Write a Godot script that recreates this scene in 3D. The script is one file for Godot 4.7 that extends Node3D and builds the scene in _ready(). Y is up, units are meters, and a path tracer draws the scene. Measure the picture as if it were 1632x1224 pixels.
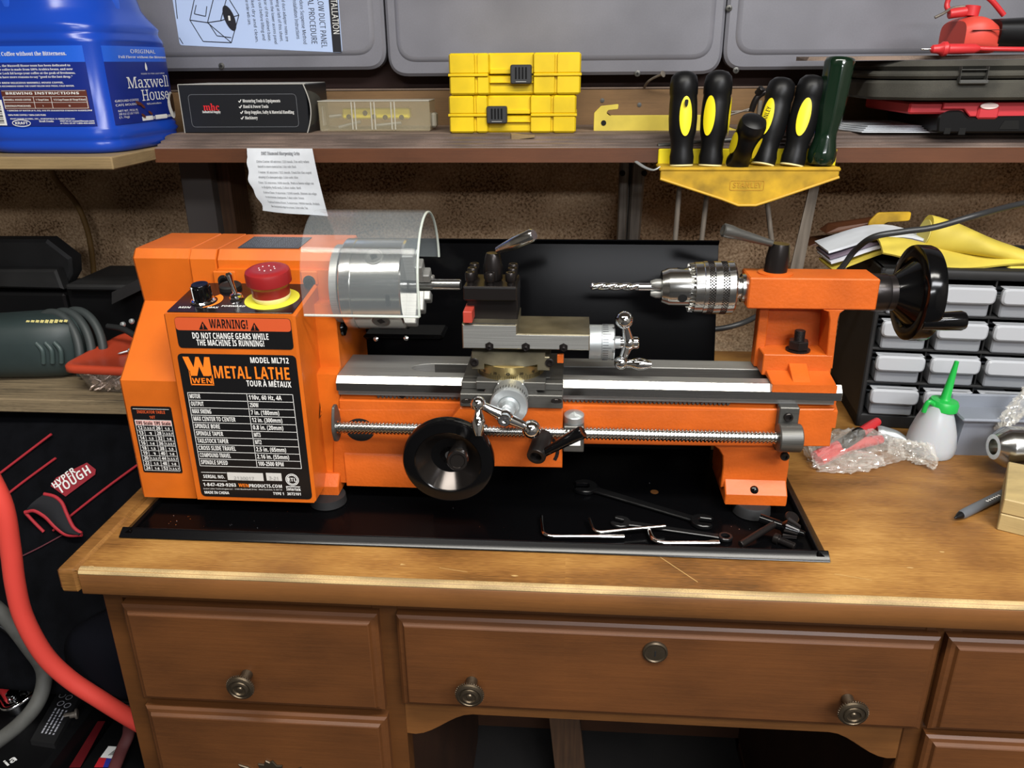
extends Node3D
# A wood-topped desk in a basement workshop with a small orange metal lathe. Metres; desk top at y = 0, floor at y = -0.76.

const FLAT := -1
var used := {}
var gid := 1
var M := {}
var fonts := {}
var text_ref := {}
var rng := RandomNumberGenerator.new()

# ------------------------------------------------------------ nodes
func numbered(called: String) -> String:
	if not used.has(called):
		used[called] = 0
		return called
	used[called] += 1
	return "%s_%03d" % [called, used[called]]

func tag(o: Node, label: String, category: String, group := "") -> Node:
	o.set_meta("label", label)
	o.set_meta("category", category)
	if group != "":
		o.set_meta("group", group)
	return o

func thing(called: String, label: String, category: String, at := Vector3.ZERO, group := "") -> Node3D:
	var o := Node3D.new()
	o.name = numbered(called)
	add_child(o, true)
	o.position = at
	tag(o, label, category, group)
	return o

# commits a SurfaceTool as one named mesh; shapes are given in scene coordinates, so a part of a thing is shifted back by the thing's base
func part(called: String, s: SurfaceTool, m: Material, parent: Node, label := "", own_axes := false) -> MeshInstance3D:
	var o := MeshInstance3D.new()
	s.generate_normals()
	s.set_material(m)
	o.mesh = s.commit()
	o.name = called
	parent.add_child(o, true)
	if not own_axes and parent != self and not (parent is MeshInstance3D):
		o.position = -(parent as Node3D).position
	if label != "":
		o.set_meta("label", label)
	return o

func single(called: String, s: SurfaceTool, m: Material, label: String, category: String, group := "") -> MeshInstance3D:
	var o := part(numbered(called), s, m, self)
	tag(o, label, category, group)
	return o

func struct(called: String, s: SurfaceTool, m: Material) -> MeshInstance3D:
	var o := part(called, s, m, self)
	o.set_meta("kind", "structure")
	return o

# ------------------------------------------------------------ shapes
func st() -> SurfaceTool:
	var s := SurfaceTool.new()
	s.begin(Mesh.PRIMITIVE_TRIANGLES)
	return s

func put(s: SurfaceTool, P: PackedVector3Array, G: PackedInt32Array, closed := true) -> void:
	var flip := true
	if closed:
		var vol := 0.0
		var o := P[0]
		for i in range(0, P.size(), 3):
			vol += (P[i] - o).dot((P[i + 1] - o).cross(P[i + 2] - o))
		flip = vol > 0.0
	for i in range(0, P.size(), 3):
		var a := P[i]
		var b := P[i + 1]
		var c := P[i + 2]
		if (b - a).cross(c - a).length_squared() < 1e-18:
			continue
		s.set_smooth_group(G[i / 3])
		s.add_vertex(a)
		if flip:
			s.add_vertex(c)
			s.add_vertex(b)
		else:
			s.add_vertex(b)
			s.add_vertex(c)

# rings of equal length joined into a skin; band_groups: smooth group per ring band (or none), side_groups per step round the ring
func skin(s: SurfaceTool, rings: Array, caps := true, band_g := [], side_g := [], cap_tris := PackedInt32Array(), closed_ring := true) -> void:
	var P := PackedVector3Array()
	var G := PackedInt32Array()
	var n: int = rings[0].size()
	gid += 1
	var g0 := gid
	var steps := n if closed_ring else n - 1
	var top := 0
	for k in rings.size() - 1:
		var a: PackedVector3Array = rings[k]
		var b: PackedVector3Array = rings[k + 1]
		for i in steps:
			var j := (i + 1) % n
			var g := g0
			if band_g.size() > 0:
				g = FLAT if band_g[k] < 0 else g0 + band_g[k] * 1000
			if side_g.size() > 0 and g != FLAT:
				g = FLAT if side_g[i] < 0 else g + side_g[i]
			top = maxi(top, g)
			P.append_array([a[i], a[j], b[j], a[i], b[j], b[i]])
			G.append(g)
			G.append(g)
	if caps:
		var t := cap_tris
		if t.is_empty():
			t = PackedInt32Array()
			for i in range(1, n - 1):
				t.append_array([0, i, i + 1])
		var first: PackedVector3Array = rings[0]
		var last: PackedVector3Array = rings[rings.size() - 1]
		for i in range(0, t.size(), 3):
			P.append_array([first[t[i]], first[t[i + 2]], first[t[i + 1]]])
			G.append(FLAT)
			P.append_array([last[t[i]], last[t[i + 1]], last[t[i + 2]]])
			G.append(FLAT)
	gid = maxi(gid, top) + 1
	put(s, P, G, closed_ring)

func convex(s: SurfaceTool, faces: Array, c: Vector3) -> void:
	var P := PackedVector3Array()
	var G := PackedInt32Array()
	for f in faces:
		var mid := Vector3.ZERO
		for p in f:
			mid += p
		mid /= f.size()
		var nrm: Vector3 = (f[1] - f[0]).cross(f[2] - f[0])
		var rev: bool = nrm.dot(mid - c) < 0
		for i in range(1, f.size() - 1):
			P.append_array([f[0], f[i + 1], f[i]] if rev else [f[0], f[i], f[i + 1]])
			G.append(FLAT)
	put(s, P, G, true)

# chamfered box by centre and size
func box(s: SurfaceTool, c: Vector3, size: Vector3, b := 0.001, basis := Basis.IDENTITY) -> void:
	var h := size / 2
	b = minf(b, minf(h.x, minf(h.y, h.z)) * 0.9)
	var F := []
	for ax in 3:
		for sg in [-1.0, 1.0]:
			var f := []
			for q in [[-1, -1], [1, -1], [1, 1], [-1, 1]]:
				var v := Vector3.ZERO
				v[ax] = sg * h[ax]
				v[(ax + 1) % 3] = q[0] * (h[(ax + 1) % 3] - b)
				v[(ax + 2) % 3] = q[1] * (h[(ax + 2) % 3] - b)
				f.append(c + basis * v)
			F.append(f)
	for ax in 3:
		var u := (ax + 1) % 3
		var w := (ax + 2) % 3
		for su in [-1.0, 1.0]:
			for sw in [-1.0, 1.0]:
				var f := []
				for q in [[-1, 0], [1, 0], [1, 1], [-1, 1]]:
					var v := Vector3.ZERO
					v[ax] = q[0] * (h[ax] - b)
					v[u] = su * (h[u] - (b if q[1] == 1 else 0.0))
					v[w] = sw * (h[w] - (0.0 if q[1] == 1 else b))
					f.append(c + basis * v)
				F.append(f)
	for sx in [-1.0, 1.0]:
		for sy in [-1.0, 1.0]:
			for sz in [-1.0, 1.0]:
				var k := Vector3(sx * h.x, sy * h.y, sz * h.z)
				F.append([c + basis * (k - Vector3(0, sy * b, sz * b)), c + basis * (k - Vector3(sx * b, 0, sz * b)), c + basis * (k - Vector3(sx * b, sy * b, 0))])
	convex(s, F, c)

func boxp(s: SurfaceTool, a: Vector3, b: Vector3, bevel := 0.001) -> void:
	box(s, (a + b) / 2, (b - a).abs(), bevel)

# eight corners: four of the back face, four of the front face in the same order
func hexa(s: SurfaceTool, p: Array) -> void:
	var c := Vector3.ZERO
	for q in p:
		c += q / 8.0
	convex(s, [[p[0], p[1], p[2], p[3]], [p[4], p[5], p[6], p[7]], [p[0], p[1], p[5], p[4]], [p[1], p[2], p[6], p[5]], [p[2], p[3], p[7], p[6]], [p[3], p[0], p[4], p[7]]], c)

func inset(poly: PackedVector2Array, b: float) -> PackedVector2Array:
	var n := poly.size()
	var area := 0.0
	for i in n:
		area += poly[i].cross(poly[(i + 1) % n])
	var sg := signf(area)
	var out := PackedVector2Array()
	for i in n:
		var e1 := (poly[i] - poly[(i + n - 1) % n]).normalized()
		var e2 := (poly[(i + 1) % n] - poly[i]).normalized()
		var n1 := Vector2(-e1.y, e1.x) * sg
		var n2 := Vector2(-e2.y, e2.x) * sg
		var d := maxf(1.0 + n1.dot(n2), 0.25)
		out.append(poly[i] + (n1 + n2) * b / d)
	return out

# polygon in the xy plane of xf, extruded along its z from d0 to d1 with bevelled rims
func prism(s: SurfaceTool, poly: PackedVector2Array, d0: float, d1: float, bevel := 0.0008, xf := Transform3D.IDENTITY) -> void:
	var n := poly.size()
	var side := []
	var g := 0
	var start_new := []
	for i in n:
		var e1 := (poly[i] - poly[(i + n - 1) % n]).normalized()
		var e2 := (poly[(i + 1) % n] - poly[i]).normalized()
		start_new.append(e1.dot(e2) < 0.8)
	var any: bool = start_new.has(true)
	for i in n:
		if start_new[i]:
			g += 1
		side.append(g)
	if any:
		for i in n:
			if start_new[i]:
				break
			side[i] = g
	else:
		for i in n:
			side[i] = 0
	var small := inset(poly, bevel) if bevel > 0 else poly
	var t := Geometry2D.triangulate_polygon(small)
	var rings := []
	var lay := [[small, d0], [poly, d0 + bevel], [poly, d1 - bevel], [small, d1]] if bevel > 0 else [[poly, d0], [poly, d1]]
	for l in lay:
		var r := PackedVector3Array()
		for p in l[0]:
			r.append(xf * Vector3(p.x, p.y, l[1]))
		rings.append(r)
	skin(s, rings, true, [0, 1, 2] if bevel > 0 else [0], side, t)

# profile given as (z, y) pairs, run along x
func run_x(s: SurfaceTool, prof: Array, x0: float, x1: float, bevel := 0.0008) -> void:
	var p := PackedVector2Array()
	for q in prof:
		p.append(Vector2(-q[0], q[1]))
	prism(s, p, x0, x1, bevel, Transform3D(Basis(Vector3(0, 0, -1), Vector3(0, 1, 0), Vector3(1, 0, 0)), Vector3.ZERO))

func v2(a: Array) -> PackedVector2Array:
	var p := PackedVector2Array()
	for q in a:
		p.append(Vector2(q[0], q[1]))
	return p

# points (Vector3 on a plane of constant z) to a polygon
func flat(a: Array) -> PackedVector2Array:
	var p := PackedVector2Array()
	for q in a:
		p.append(Vector2(q.x, q.y))
	return p

func frame_y(o: Vector3, d: Vector3) -> Transform3D:
	var y := d.normalized()
	var x := y.cross(Vector3(0, 0, 1) if absf(y.z) < 0.9 else Vector3(1, 0, 0)).normalized()
	return Transform3D(Basis(x, y, x.cross(y)), o)

# profile of (radius, height) turned about the line from o along d
func turn(s: SurfaceTool, prof: Array, o: Vector3, d: Vector3, n := 32, caps := true, squash := 1.0) -> void:
	var xf := frame_y(o, d)
	var rings := []
	var bands := []
	var g := 0
	for k in prof.size():
		var r := PackedVector3Array()
		for i in n:
			var a := TAU * i / n
			r.append(xf * Vector3(cos(a) * maxf(prof[k][0], 1e-5), prof[k][1], sin(a) * maxf(prof[k][0], 1e-5) * squash))
		rings.append(r)
		if k > 0:
			if k > 1:
				var e1 := Vector2(prof[k - 1][0] - prof[k - 2][0], prof[k - 1][1] - prof[k - 2][1]).normalized()
				var e2 := Vector2(prof[k][0] - prof[k - 1][0], prof[k][1] - prof[k - 1][1]).normalized()
				if e1.dot(e2) < 0.8:
					g += 1
			bands.append(g)
	skin(s, rings, caps, bands)

func rod(s: SurfaceTool, a: Vector3, b: Vector3, r: float, bevel := 0.0006, n := 24) -> void:
	var L := a.distance_to(b)
	bevel = minf(bevel, minf(r, L) * 0.4)
	turn(s, [[r - bevel, 0], [r, bevel], [r, L - bevel], [r - bevel, L]], a, b - a, n)

func spline(pts: Array, per := 8) -> PackedVector3Array:
	var out := PackedVector3Array()
	for i in pts.size() - 1:
		var p0: Vector3 = pts[maxi(i - 1, 0)]
		var p3: Vector3 = pts[mini(i + 2, pts.size() - 1)]
		for k in per:
			out.append((pts[i] as Vector3).cubic_interpolate(pts[i + 1], p0, p3, float(k) / per))
	out.append(pts[pts.size() - 1])
	return out

# section radius r (number or one per point) swept along the points
func tube(s: SurfaceTool, pts: PackedVector3Array, r, n := 10, flatten := 1.0) -> void:
	var rings := []
	var up := Vector3.UP
	var t0 := (pts[1] - pts[0]).normalized()
	if absf(t0.dot(up)) > 0.9:
		up = Vector3.BACK
	var nx := t0.cross(up).normalized()
	for k in pts.size():
		var t := (pts[mini(k + 1, pts.size() - 1)] - pts[maxi(k - 1, 0)]).normalized()
		nx = (nx - t * nx.dot(t)).normalized()
		var ny := t.cross(nx)
		var rr: float = r[k] if r is Array or r is PackedFloat32Array else r
		var ring := PackedVector3Array()
		for i in n:
			var a := TAU * i / n
			ring.append(pts[k] + nx * cos(a) * rr + ny * sin(a) * rr * flatten)
		rings.append(ring)
	skin(s, rings)

func circle(r: float, n := 24, c := Vector2.ZERO, ry := -1.0) -> PackedVector2Array:
	var p := PackedVector2Array()
	for i in n:
		p.append(c + Vector2(cos(TAU * i / n) * r, sin(TAU * i / n) * (r if ry < 0 else ry)))
	return p

# corners rounded with radius r
func rounded(pts: PackedVector2Array, r: float, k := 4) -> PackedVector2Array:
	var n := pts.size()
	var out := PackedVector2Array()
	for i in n:
		var p := pts[i]
		var a := pts[(i + n - 1) % n] - p
		var b := pts[(i + 1) % n] - p
		var q := minf(r, minf(a.length(), b.length()) * 0.45)
		var pa := p + a.normalized() * q
		var pb := p + b.normalized() * q
		for j in k + 1:
			var t := float(j) / k
			out.append(pa.lerp(p, t).lerp(p.lerp(pb, t), t))
	return out

func rrect(x0: float, y0: float, x1: float, y1: float, r: float, k := 4) -> PackedVector2Array:
	return rounded(PackedVector2Array([Vector2(x0, y0), Vector2(x1, y0), Vector2(x1, y1), Vector2(x0, y1)]), r, k)

# superellipse ring in the plane (x, y) of xf
func ring_of(xf: Transform3D, a: float, b: float, e := 2.0, n := 24) -> PackedVector3Array:
	var p := PackedVector3Array()
	for i in n:
		var t := TAU * i / n
		var cx := cos(t)
		var sy := sin(t)
		p.append(xf * Vector3(signf(cx) * pow(absf(cx), 2.0 / e) * a, signf(sy) * pow(absf(sy), 2.0 / e) * b, 0))
	return p

# a sheet f(u, v) with thickness th
func sheet(s: SurfaceTool, f: Callable, nu: int, nv: int, th := 0.0006) -> void:
	var A := []
	for j in nv + 1:
		var row := []
		for i in nu + 1:
			row.append(f.call(float(i) / nu, float(j) / nv))
		A.append(row)
	var N := []
	for j in nv + 1:
		var row := []
		for i in nu + 1:
			var du: Vector3 = A[j][mini(i + 1, nu)] - A[j][maxi(i - 1, 0)]
			var dv: Vector3 = A[mini(j + 1, nv)][i] - A[maxi(j - 1, 0)][i]
			row.append(du.cross(dv).normalized() * th)
		N.append(row)
	var P := PackedVector3Array()
	var G := PackedInt32Array()
	gid += 3
	for j in nv:
		for i in nu:
			var q := [A[j][i], A[j][i + 1], A[j + 1][i + 1], A[j + 1][i]]
			var w := [A[j][i] - N[j][i], A[j][i + 1] - N[j][i + 1], A[j + 1][i + 1] - N[j + 1][i + 1], A[j + 1][i] - N[j + 1][i]]
			P.append_array([q[0], q[1], q[2], q[0], q[2], q[3], w[0], w[2], w[1], w[0], w[3], w[2]])
			G.append_array([gid, gid, gid + 1, gid + 1])
			G[G.size() - 3] = gid
			var e := []
			if j == 0: e.append([0, 1])
			if j == nv - 1: e.append([2, 3])
			if i == 0: e.append([3, 0])
			if i == nu - 1: e.append([1, 2])
			for k in e:
				P.append_array([q[k[1]], q[k[0]], w[k[0]], q[k[1]], w[k[0]], w[k[1]]])
				G.append_array([FLAT, FLAT])
	gid += 2
	put(s, P, G, true)

# ------------------------------------------------------------ lettering
func font(kind: String) -> Font:
	if not fonts.has(kind):
		var f := SystemFont.new()
		f.font_names = PackedStringArray([{"s": "Droid Sans", "b": "Droid Sans", "r": "Droid Serif", "rb": "Droid Serif", "m": "Droid Sans Mono"}[kind]])
		f.font_weight = 700 if kind in ["b", "rb"] else 400
		f.allow_system_fallback = false
		fonts[kind] = f
	return fonts[kind]

func glyphs(t: String, kind: String) -> Array:
	var tm := TextMesh.new()
	tm.font = font(kind)
	tm.font_size = 40
	tm.pixel_size = 0.01
	tm.depth = 0.0
	tm.curve_step = 1.6
	tm.horizontal_alignment = HORIZONTAL_ALIGNMENT_LEFT
	tm.text = t
	var a := tm.get_mesh_arrays()
	var v: PackedVector3Array = a[Mesh.ARRAY_VERTEX]
	var idx: PackedInt32Array = a[Mesh.ARRAY_INDEX] if a[Mesh.ARRAY_INDEX] != null else PackedInt32Array()
	var out := PackedVector3Array()
	if idx.is_empty():
		out = v
	else:
		for i in idx:
			out.append(v[i])
	var lo := Vector2(1e9, 1e9)
	var hi := -lo
	for p in out:
		lo = lo.min(Vector2(p.x, p.y))
		hi = hi.max(Vector2(p.x, p.y))
	return [out, lo, hi]

# text from its left end to its right end, cap height h, on the plane whose outward normal is nrm; place: maps (along, up) of the label to a point
func write(s: SurfaceTool, t: String, left: Vector3, right: Vector3, h: float, kind := "b", nrm := Vector3(0, 0, 1), lift := 0.0003, place = null) -> void:
	if not text_ref.has(kind):
		var r := glyphs("H", kind)
		text_ref[kind] = [r[1].y, r[2].y]
	var g := glyphs(t, kind)
	var tris: PackedVector3Array = g[0]
	var base: float = text_ref[kind][0]
	var cap: float = text_ref[kind][1] - base
	var ux := right - left
	var uy := nrm.cross(ux).normalized() * h
	var w: float = maxf(g[2].x - g[1].x, 1e-6)
	for i in range(0, tris.size() - 2, 3):
		var q := []
		for k in 3:
			var p := tris[i + k]
			var a: float = (p.x - g[1].x) / w
			var b := (p.y - base) / cap
			var at := left + ux * a + uy * b + nrm * lift
			q.append(place.call(at) if place != null else at)
		var nn: Vector3 = (q[1] - q[0]).cross(q[2] - q[0])
		if nn.length_squared() < 1e-20:
			continue
		s.set_smooth_group(FLAT)
		var ref: Vector3 = nrm
		if place != null:
			ref = place.call(left + nrm * 0.01) - place.call(left)
		if nn.dot(ref) > 0:
			s.add_vertex(q[0]); s.add_vertex(q[2]); s.add_vertex(q[1])
		else:
			s.add_vertex(q[0]); s.add_vertex(q[1]); s.add_vertex(q[2])

# thin bar printed on a plane facing nrm
func stroke(s: SurfaceTool, a: Vector3, b: Vector3, w: float, nrm := Vector3(0, 0, 1), lift := 0.0003) -> void:
	var u := (b - a).normalized()
	var v := nrm.cross(u).normalized() * w / 2
	var P := PackedVector3Array()
	var q := [a - v + nrm * lift, b - v + nrm * lift, b + v + nrm * lift, a + v + nrm * lift]
	P.append_array([q[0], q[1], q[2], q[0], q[2], q[3]])
	put(s, P, PackedInt32Array([FLAT, FLAT]), false)

func poly_print(s: SurfaceTool, pts: Array, nrm := Vector3(0, 0, 1), lift := 0.0003) -> void:
	var u: Vector3 = (pts[1] - pts[0]).normalized()
	var v := nrm.cross(u).normalized()
	var p2 := PackedVector2Array()
	for p in pts:
		p2.append(Vector2((p - pts[0]).dot(u), (p - pts[0]).dot(v)))
	var t := Geometry2D.triangulate_polygon(p2)
	for i in range(0, t.size(), 3):
		var a: Vector3 = pts[t[i]] + nrm * lift
		var b: Vector3 = pts[t[i + 1]] + nrm * lift
		var c: Vector3 = pts[t[i + 2]] + nrm * lift
		s.set_smooth_group(FLAT)
		s.add_vertex(a)
		if (b - a).cross(c - a).dot(nrm) > 0:
			s.add_vertex(c); s.add_vertex(b)
		else:
			s.add_vertex(b); s.add_vertex(c)

# ------------------------------------------------------------ materials
func noise_image(w: int, h: int, seed_: int, freq: float, oct := 4, kind := FastNoiseLite.TYPE_SIMPLEX_SMOOTH) -> Image:
	var f := FastNoiseLite.new()
	f.noise_type = kind
	f.seed = seed_
	f.frequency = freq
	f.fractal_octaves = oct
	return f.get_seamless_image(w, h, false, false, 0.2, true)

# an image from up to three noise layers: colour = ramp(value)
func ramp_tex(layers: Array, ramp: Array, w := 512, h := 512) -> ImageTexture:
	var L := []
	for l in layers:
		var im: Image = l[0]
		im.resize(w, h, Image.INTERPOLATE_CUBIC)
		im.convert(Image.FORMAT_L8)
		L.append([im.get_data(), l[1]])
	var out := PackedByteArray()
	out.resize(w * h * 3)
	var lut := []
	for i in 256:
		var t := i / 255.0
		var c: Color = ramp[0][1]
		for k in ramp.size() - 1:
			if t >= ramp[k][0]:
				c = ramp[k][1].lerp(ramp[k + 1][1], clampf((t - ramp[k][0]) / (ramp[k + 1][0] - ramp[k][0]), 0, 1))
		lut.append(c)
	for i in w * h:
		var v := 0.0
		for l in L:
			v += l[0][i] * l[1]
		var c: Color = lut[clampi(int(v), 0, 255)]
		out[i * 3] = int(c.r * 255)
		out[i * 3 + 1] = int(c.g * 255)
		out[i * 3 + 2] = int(c.b * 255)
	return ImageTexture.create_from_image(Image.create_from_data(w, h, false, Image.FORMAT_RGB8, out))

func bump_tex(im: Image, strength := 2.0) -> ImageTexture:
	im.convert(Image.FORMAT_RGBA8)
	im.bump_map_to_normal_map(strength)
	return ImageTexture.create_from_image(im)

func mat(key: String, color: String, rough := 0.5, metal := 0.0, spec := 0.5) -> StandardMaterial3D:
	var m := StandardMaterial3D.new()
	m.resource_name = key
	m.albedo_color = Color(color)
	m.roughness = rough
	m.metallic = metal
	m.metallic_specular = spec
	M[key] = m
	return m

func tri(m: StandardMaterial3D, scale: Vector3, tex: Texture2D = null, normal: Texture2D = null, strength := 1.0, world := true) -> StandardMaterial3D:
	m.uv1_triplanar = true
	m.uv1_world_triplanar = world
	m.uv1_scale = scale
	if tex:
		m.albedo_texture = tex
	if normal:
		m.normal_enabled = true
		m.normal_texture = normal
		m.normal_scale = strength
	return m

# ------------------------------------------------------------ scene
func _ready() -> void:
	rng.seed = 7
	# camera
	var cam := Camera3D.new()
	cam.name = "camera"
	cam.position = Vector3(0, 0.42, 0)
	cam.rotation_order = EULER_ORDER_YXZ
	cam.rotation_degrees = Vector3(-21.8932, 4.4076, -0.5096)
	cam.fov = 51.375
	cam.near = 0.02
	cam.far = 30.0
	add_child(cam)
	cam.current = true
	# environment: a closed room, so the sky only ever shows through nothing
	var we := WorldEnvironment.new()
	we.name = "environment"
	var env := Environment.new()
	env.background_mode = Environment.BG_COLOR
	env.background_color = Color(0.02, 0.02, 0.025)
	env.tonemap_mode = Environment.TONE_MAPPER_LINEAR
	env.tonemap_exposure = 0.88
	env.sdfgi_enabled = true
	env.ssao_enabled = true
	env.ssil_enabled = true
	we.environment = env
	add_child(we)
	# ceiling fitting over the desk; two more behind the camera added as fill
	area_lamp(Vector3(0.12, 1.33, 0.0), Vector2(1.7, 0.2), 3.9, Color(1.0, 0.985, 0.95))
	area_lamp(Vector3(0.95, 1.33, 0.75), Vector2(1.1, 0.4), 5.0, Color(0.98, 0.985, 1.0))  # unseen fill lamp, added to soften the shadows
	area_lamp(Vector3(0.5, 1.33, 2.3), Vector2(1.25, 0.4), 9.0, Color(0.98, 0.985, 1.0))  # unseen fill lamp, added to light the wall under the shelf
	make_materials()
	build_room()
	build_desk()
	build_tray()
	build_lathe()
	build_tray_tools()
	build_desk_right()
	build_shelf()
	build_left()

func area_lamp(at: Vector3, size: Vector2, energy: float, color: Color) -> void:
	var l := AreaLight3D.new()
	l.name = "tube_light"
	l.area_size = size
	l.light_energy = energy
	l.light_color = color
	l.area_range = 8.0
	l.area_attenuation = 2.0
	l.shadow_enabled = true
	l.position = at - Vector3(0, 0.012, 0)
	l.rotation_degrees = Vector3(-90, 0, 0)
	add_child(l, true)
	var o := thing("ceiling_light", "white fluorescent ceiling fitting over the workbench" if at.z < 0.5 else ("added white ceiling fitting behind the camera that softens the shadows" if at.z < 1.5 else "added white ceiling fitting far behind the camera that lifts the shade below the shelf"), "lamp", at)
	var s := st()
	box(s, at + Vector3(0, 0.035, 0), Vector3(size.x + 0.06, 0.055, size.y + 0.05), 0.006)
	part("housing", s, mat("lamp_white", "dcdcd8", 0.5), o)
	s = st()
	box(s, at + Vector3(0, 0.002, 0), Vector3(size.x, 0.012, size.y), 0.003)
	var m := mat("lamp_glow", "ffffff", 0.6)
	m.emission_enabled = true
	m.emission = color
	m.emission_energy_multiplier = 2.0
	part("diffuser", s, m, o)

func make_materials() -> void:
	var W := Color.WHITE
	var grain := noise_image(40, 768, 3, 0.07, 5)
	var grain2 := noise_image(24, 1024, 4, 0.3, 3)
	var fleck := noise_image(128, 1024, 8, 0.5, 2)
	var blot := noise_image(256, 256, 5, 0.012, 4)
	var fine := noise_image(512, 512, 6, 0.35, 2)
	var g := func(a): return Color(a, a, a)
	# the worn golden top and the redder fronts of the desk
	var t_top := ramp_tex([[fleck.duplicate(), 0.3], [grain2.duplicate(), 0.24], [blot.duplicate(), 0.46]], [[0.0, Color("2b1b0b")], [0.3, Color("5c3d1b")], [0.46, Color("80562a")], [0.6, Color("976c36")], [0.8, Color("b3884b")], [1.0, Color("d3ad70")]], 1024, 1024)
	var t_wood := ramp_tex([[fleck.duplicate(), 0.22], [grain2.duplicate(), 0.26], [grain.duplicate(), 0.12], [blot.duplicate(), 0.4]], [[0.0, g.call(0.56)], [0.5, g.call(0.82)], [1.0, W]], 1024, 512)
	var turned := grain.duplicate() as Image
	turned.rotate_90(CLOCKWISE)
	var t_up := ramp_tex([[turned, 0.6], [blot.duplicate(), 0.4]], [[0.0, g.call(0.5)], [0.5, g.call(0.8)], [1.0, W]], 512, 512)
	var t_blot := ramp_tex([[blot.duplicate(), 0.75], [fine.duplicate(), 0.25]], [[0.0, g.call(0.55)], [0.5, g.call(0.82)], [1.0, W]])
	var t_soft := ramp_tex([[blot.duplicate(), 0.8], [fine.duplicate(), 0.2]], [[0.0, g.call(0.84)], [1.0, W]])
	var pits := noise_image(512, 512, 12, 0.19, 3)
	var t_wall := ramp_tex([[pits.duplicate(), 0.42], [blot.duplicate(), 0.36], [fine.duplicate(), 0.22]], [[0.0, Color("3a2d24")], [0.3, Color("5c4a3c")], [0.43, Color("a08b79")], [0.62, Color("c4b09e")], [0.8, Color("e0d2c2")], [1.0, Color("f6eee2")]], 1024, 1024)
	var brush := ramp_tex([[grain.duplicate(), 0.7], [fine.duplicate(), 0.3]], [[0.0, g.call(0.7)], [0.5, g.call(0.88)], [1.0, W]], 512, 512)
	var t_dust := ramp_tex([[blot.duplicate(), 0.6], [fine.duplicate(), 0.4]], [[0.0, g.call(0.6)], [0.45, g.call(0.75)], [0.7, W], [1.0, W]])
	var n_fine := bump_tex(noise_image(512, 512, 21, 0.09, 3), 1.5)
	var n_rough := bump_tex(noise_image(512, 512, 22, 0.05, 5), 6.0)
	var n_grain := bump_tex(grain.duplicate(), 1.0)
	# lathe
	tri(mat("orange", "d06017", 0.46), Vector3(5, 5, 5), t_soft, n_fine, 0.25)
	tri(mat("orange_plate", "d86a1b", 0.34), Vector3(4, 4, 4), t_soft, n_fine, 0.08)
	tri(mat("steel", "b4b4b0", 0.42, 0.65), Vector3(3, 20, 20), brush)
	tri(mat("steel_bright", "e2e2de", 0.2, 1.0), Vector3(5, 30, 30), brush)
	tri(mat("steel_dark", "686763", 0.42, 0.6), Vector3(6, 20, 20), brush)
	tri(mat("steel_oily", "958d76", 0.3, 0.7), Vector3(8, 8, 8), t_blot)
	mat("chrome", "e6e7e8", 0.06, 1.0)
	mat("satin", "b8bdbe", 0.42, 0.75)
	mat("brass_oil", "b3a06e", 0.3, 0.9)
	mat("blued", "2e2a29", 0.3, 0.7)
	mat("black_gloss", "080809", 0.14, 0.0, 0.4)
	mat("black_tray", "060607", 0.16, 0.0, 0.14)
	mat("black_plastic", "101011", 0.38, 0.0, 0.35)
	tri(mat("black_matte", "1b1b1c", 0.65), Vector3(6, 6, 6), t_blot)
	mat("black_print", "101012", 0.35)
	mat("hole", "040404", 0.9)
	mat("white_print", "e9e9e6", 0.5)
	mat("orange_print", "f57f20", 0.45)
	mat("warn_print", "c8532a", 0.45)
	mat("pink_print", "d9a7a0", 0.5)
	mat("red_button", "8c1c1e", 0.38)
	mat("cream", "e5d9a0", 0.5)
	mat("yellow_ring", "d8d33c", 0.45)
	mat("red_paint", "a83a2c", 0.5)
	mat("red_dip", "c92f33", 0.4)
	mat("green_plastic", "1fae46", 0.35)
	mat("rubber", "1a1a1b", 0.7)
	var gl := mat("clear_guard", "e8eef0", 0.05)
	gl.transparency = BaseMaterial3D.TRANSPARENCY_ALPHA
	gl.albedo_color = Color(0.9, 0.95, 0.97, 0.05)
	gl.metallic_specular = 0.2
	var film := mat("clear_film", "f4f2ea", 0.08)
	film.transparency = BaseMaterial3D.TRANSPARENCY_ALPHA
	film.albedo_color = Color(0.98, 0.97, 0.93, 0.16)
	film.metallic_specular = 0.9
	var tube_p := mat("clear_case", "cfc8b0", 0.12)
	tube_p.transparency = BaseMaterial3D.TRANSPARENCY_ALPHA
	tube_p.albedo_color = Color(0.78, 0.74, 0.62, 0.32)
	var tub := mat("clear_tub", "e8e4dc", 0.15)
	tub.transparency = BaseMaterial3D.TRANSPARENCY_ALPHA
	tub.albedo_color = Color(0.9, 0.86, 0.82, 0.12)
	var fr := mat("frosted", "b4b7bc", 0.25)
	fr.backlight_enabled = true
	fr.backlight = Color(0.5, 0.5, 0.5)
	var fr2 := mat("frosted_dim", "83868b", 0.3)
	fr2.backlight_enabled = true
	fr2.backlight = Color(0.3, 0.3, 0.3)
	var bo := mat("bottle", "c9cdd1", 0.3)
	bo.backlight_enabled = true
	bo.backlight = Color(0.7, 0.7, 0.7)
	bo.subsurf_scatter_enabled = true
	bo.subsurf_scatter_strength = 0.2
	# desk and shelves
	tri(mat("desk_top", "ffffff", 0.42), Vector3(1.6, 3.2, 3.2), t_top, n_grain, 0.15)
	tri(mat("desk_front", "6f421e", 0.48), Vector3(2, 4, 4), t_wood, n_grain, 0.2)
	tri(mat("desk_frame", "6b411d", 0.42), Vector3(2, 4, 4), t_wood)
	tri(mat("desk_edge", "86562a", 0.45), Vector3(2, 4, 4), t_wood)
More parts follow.
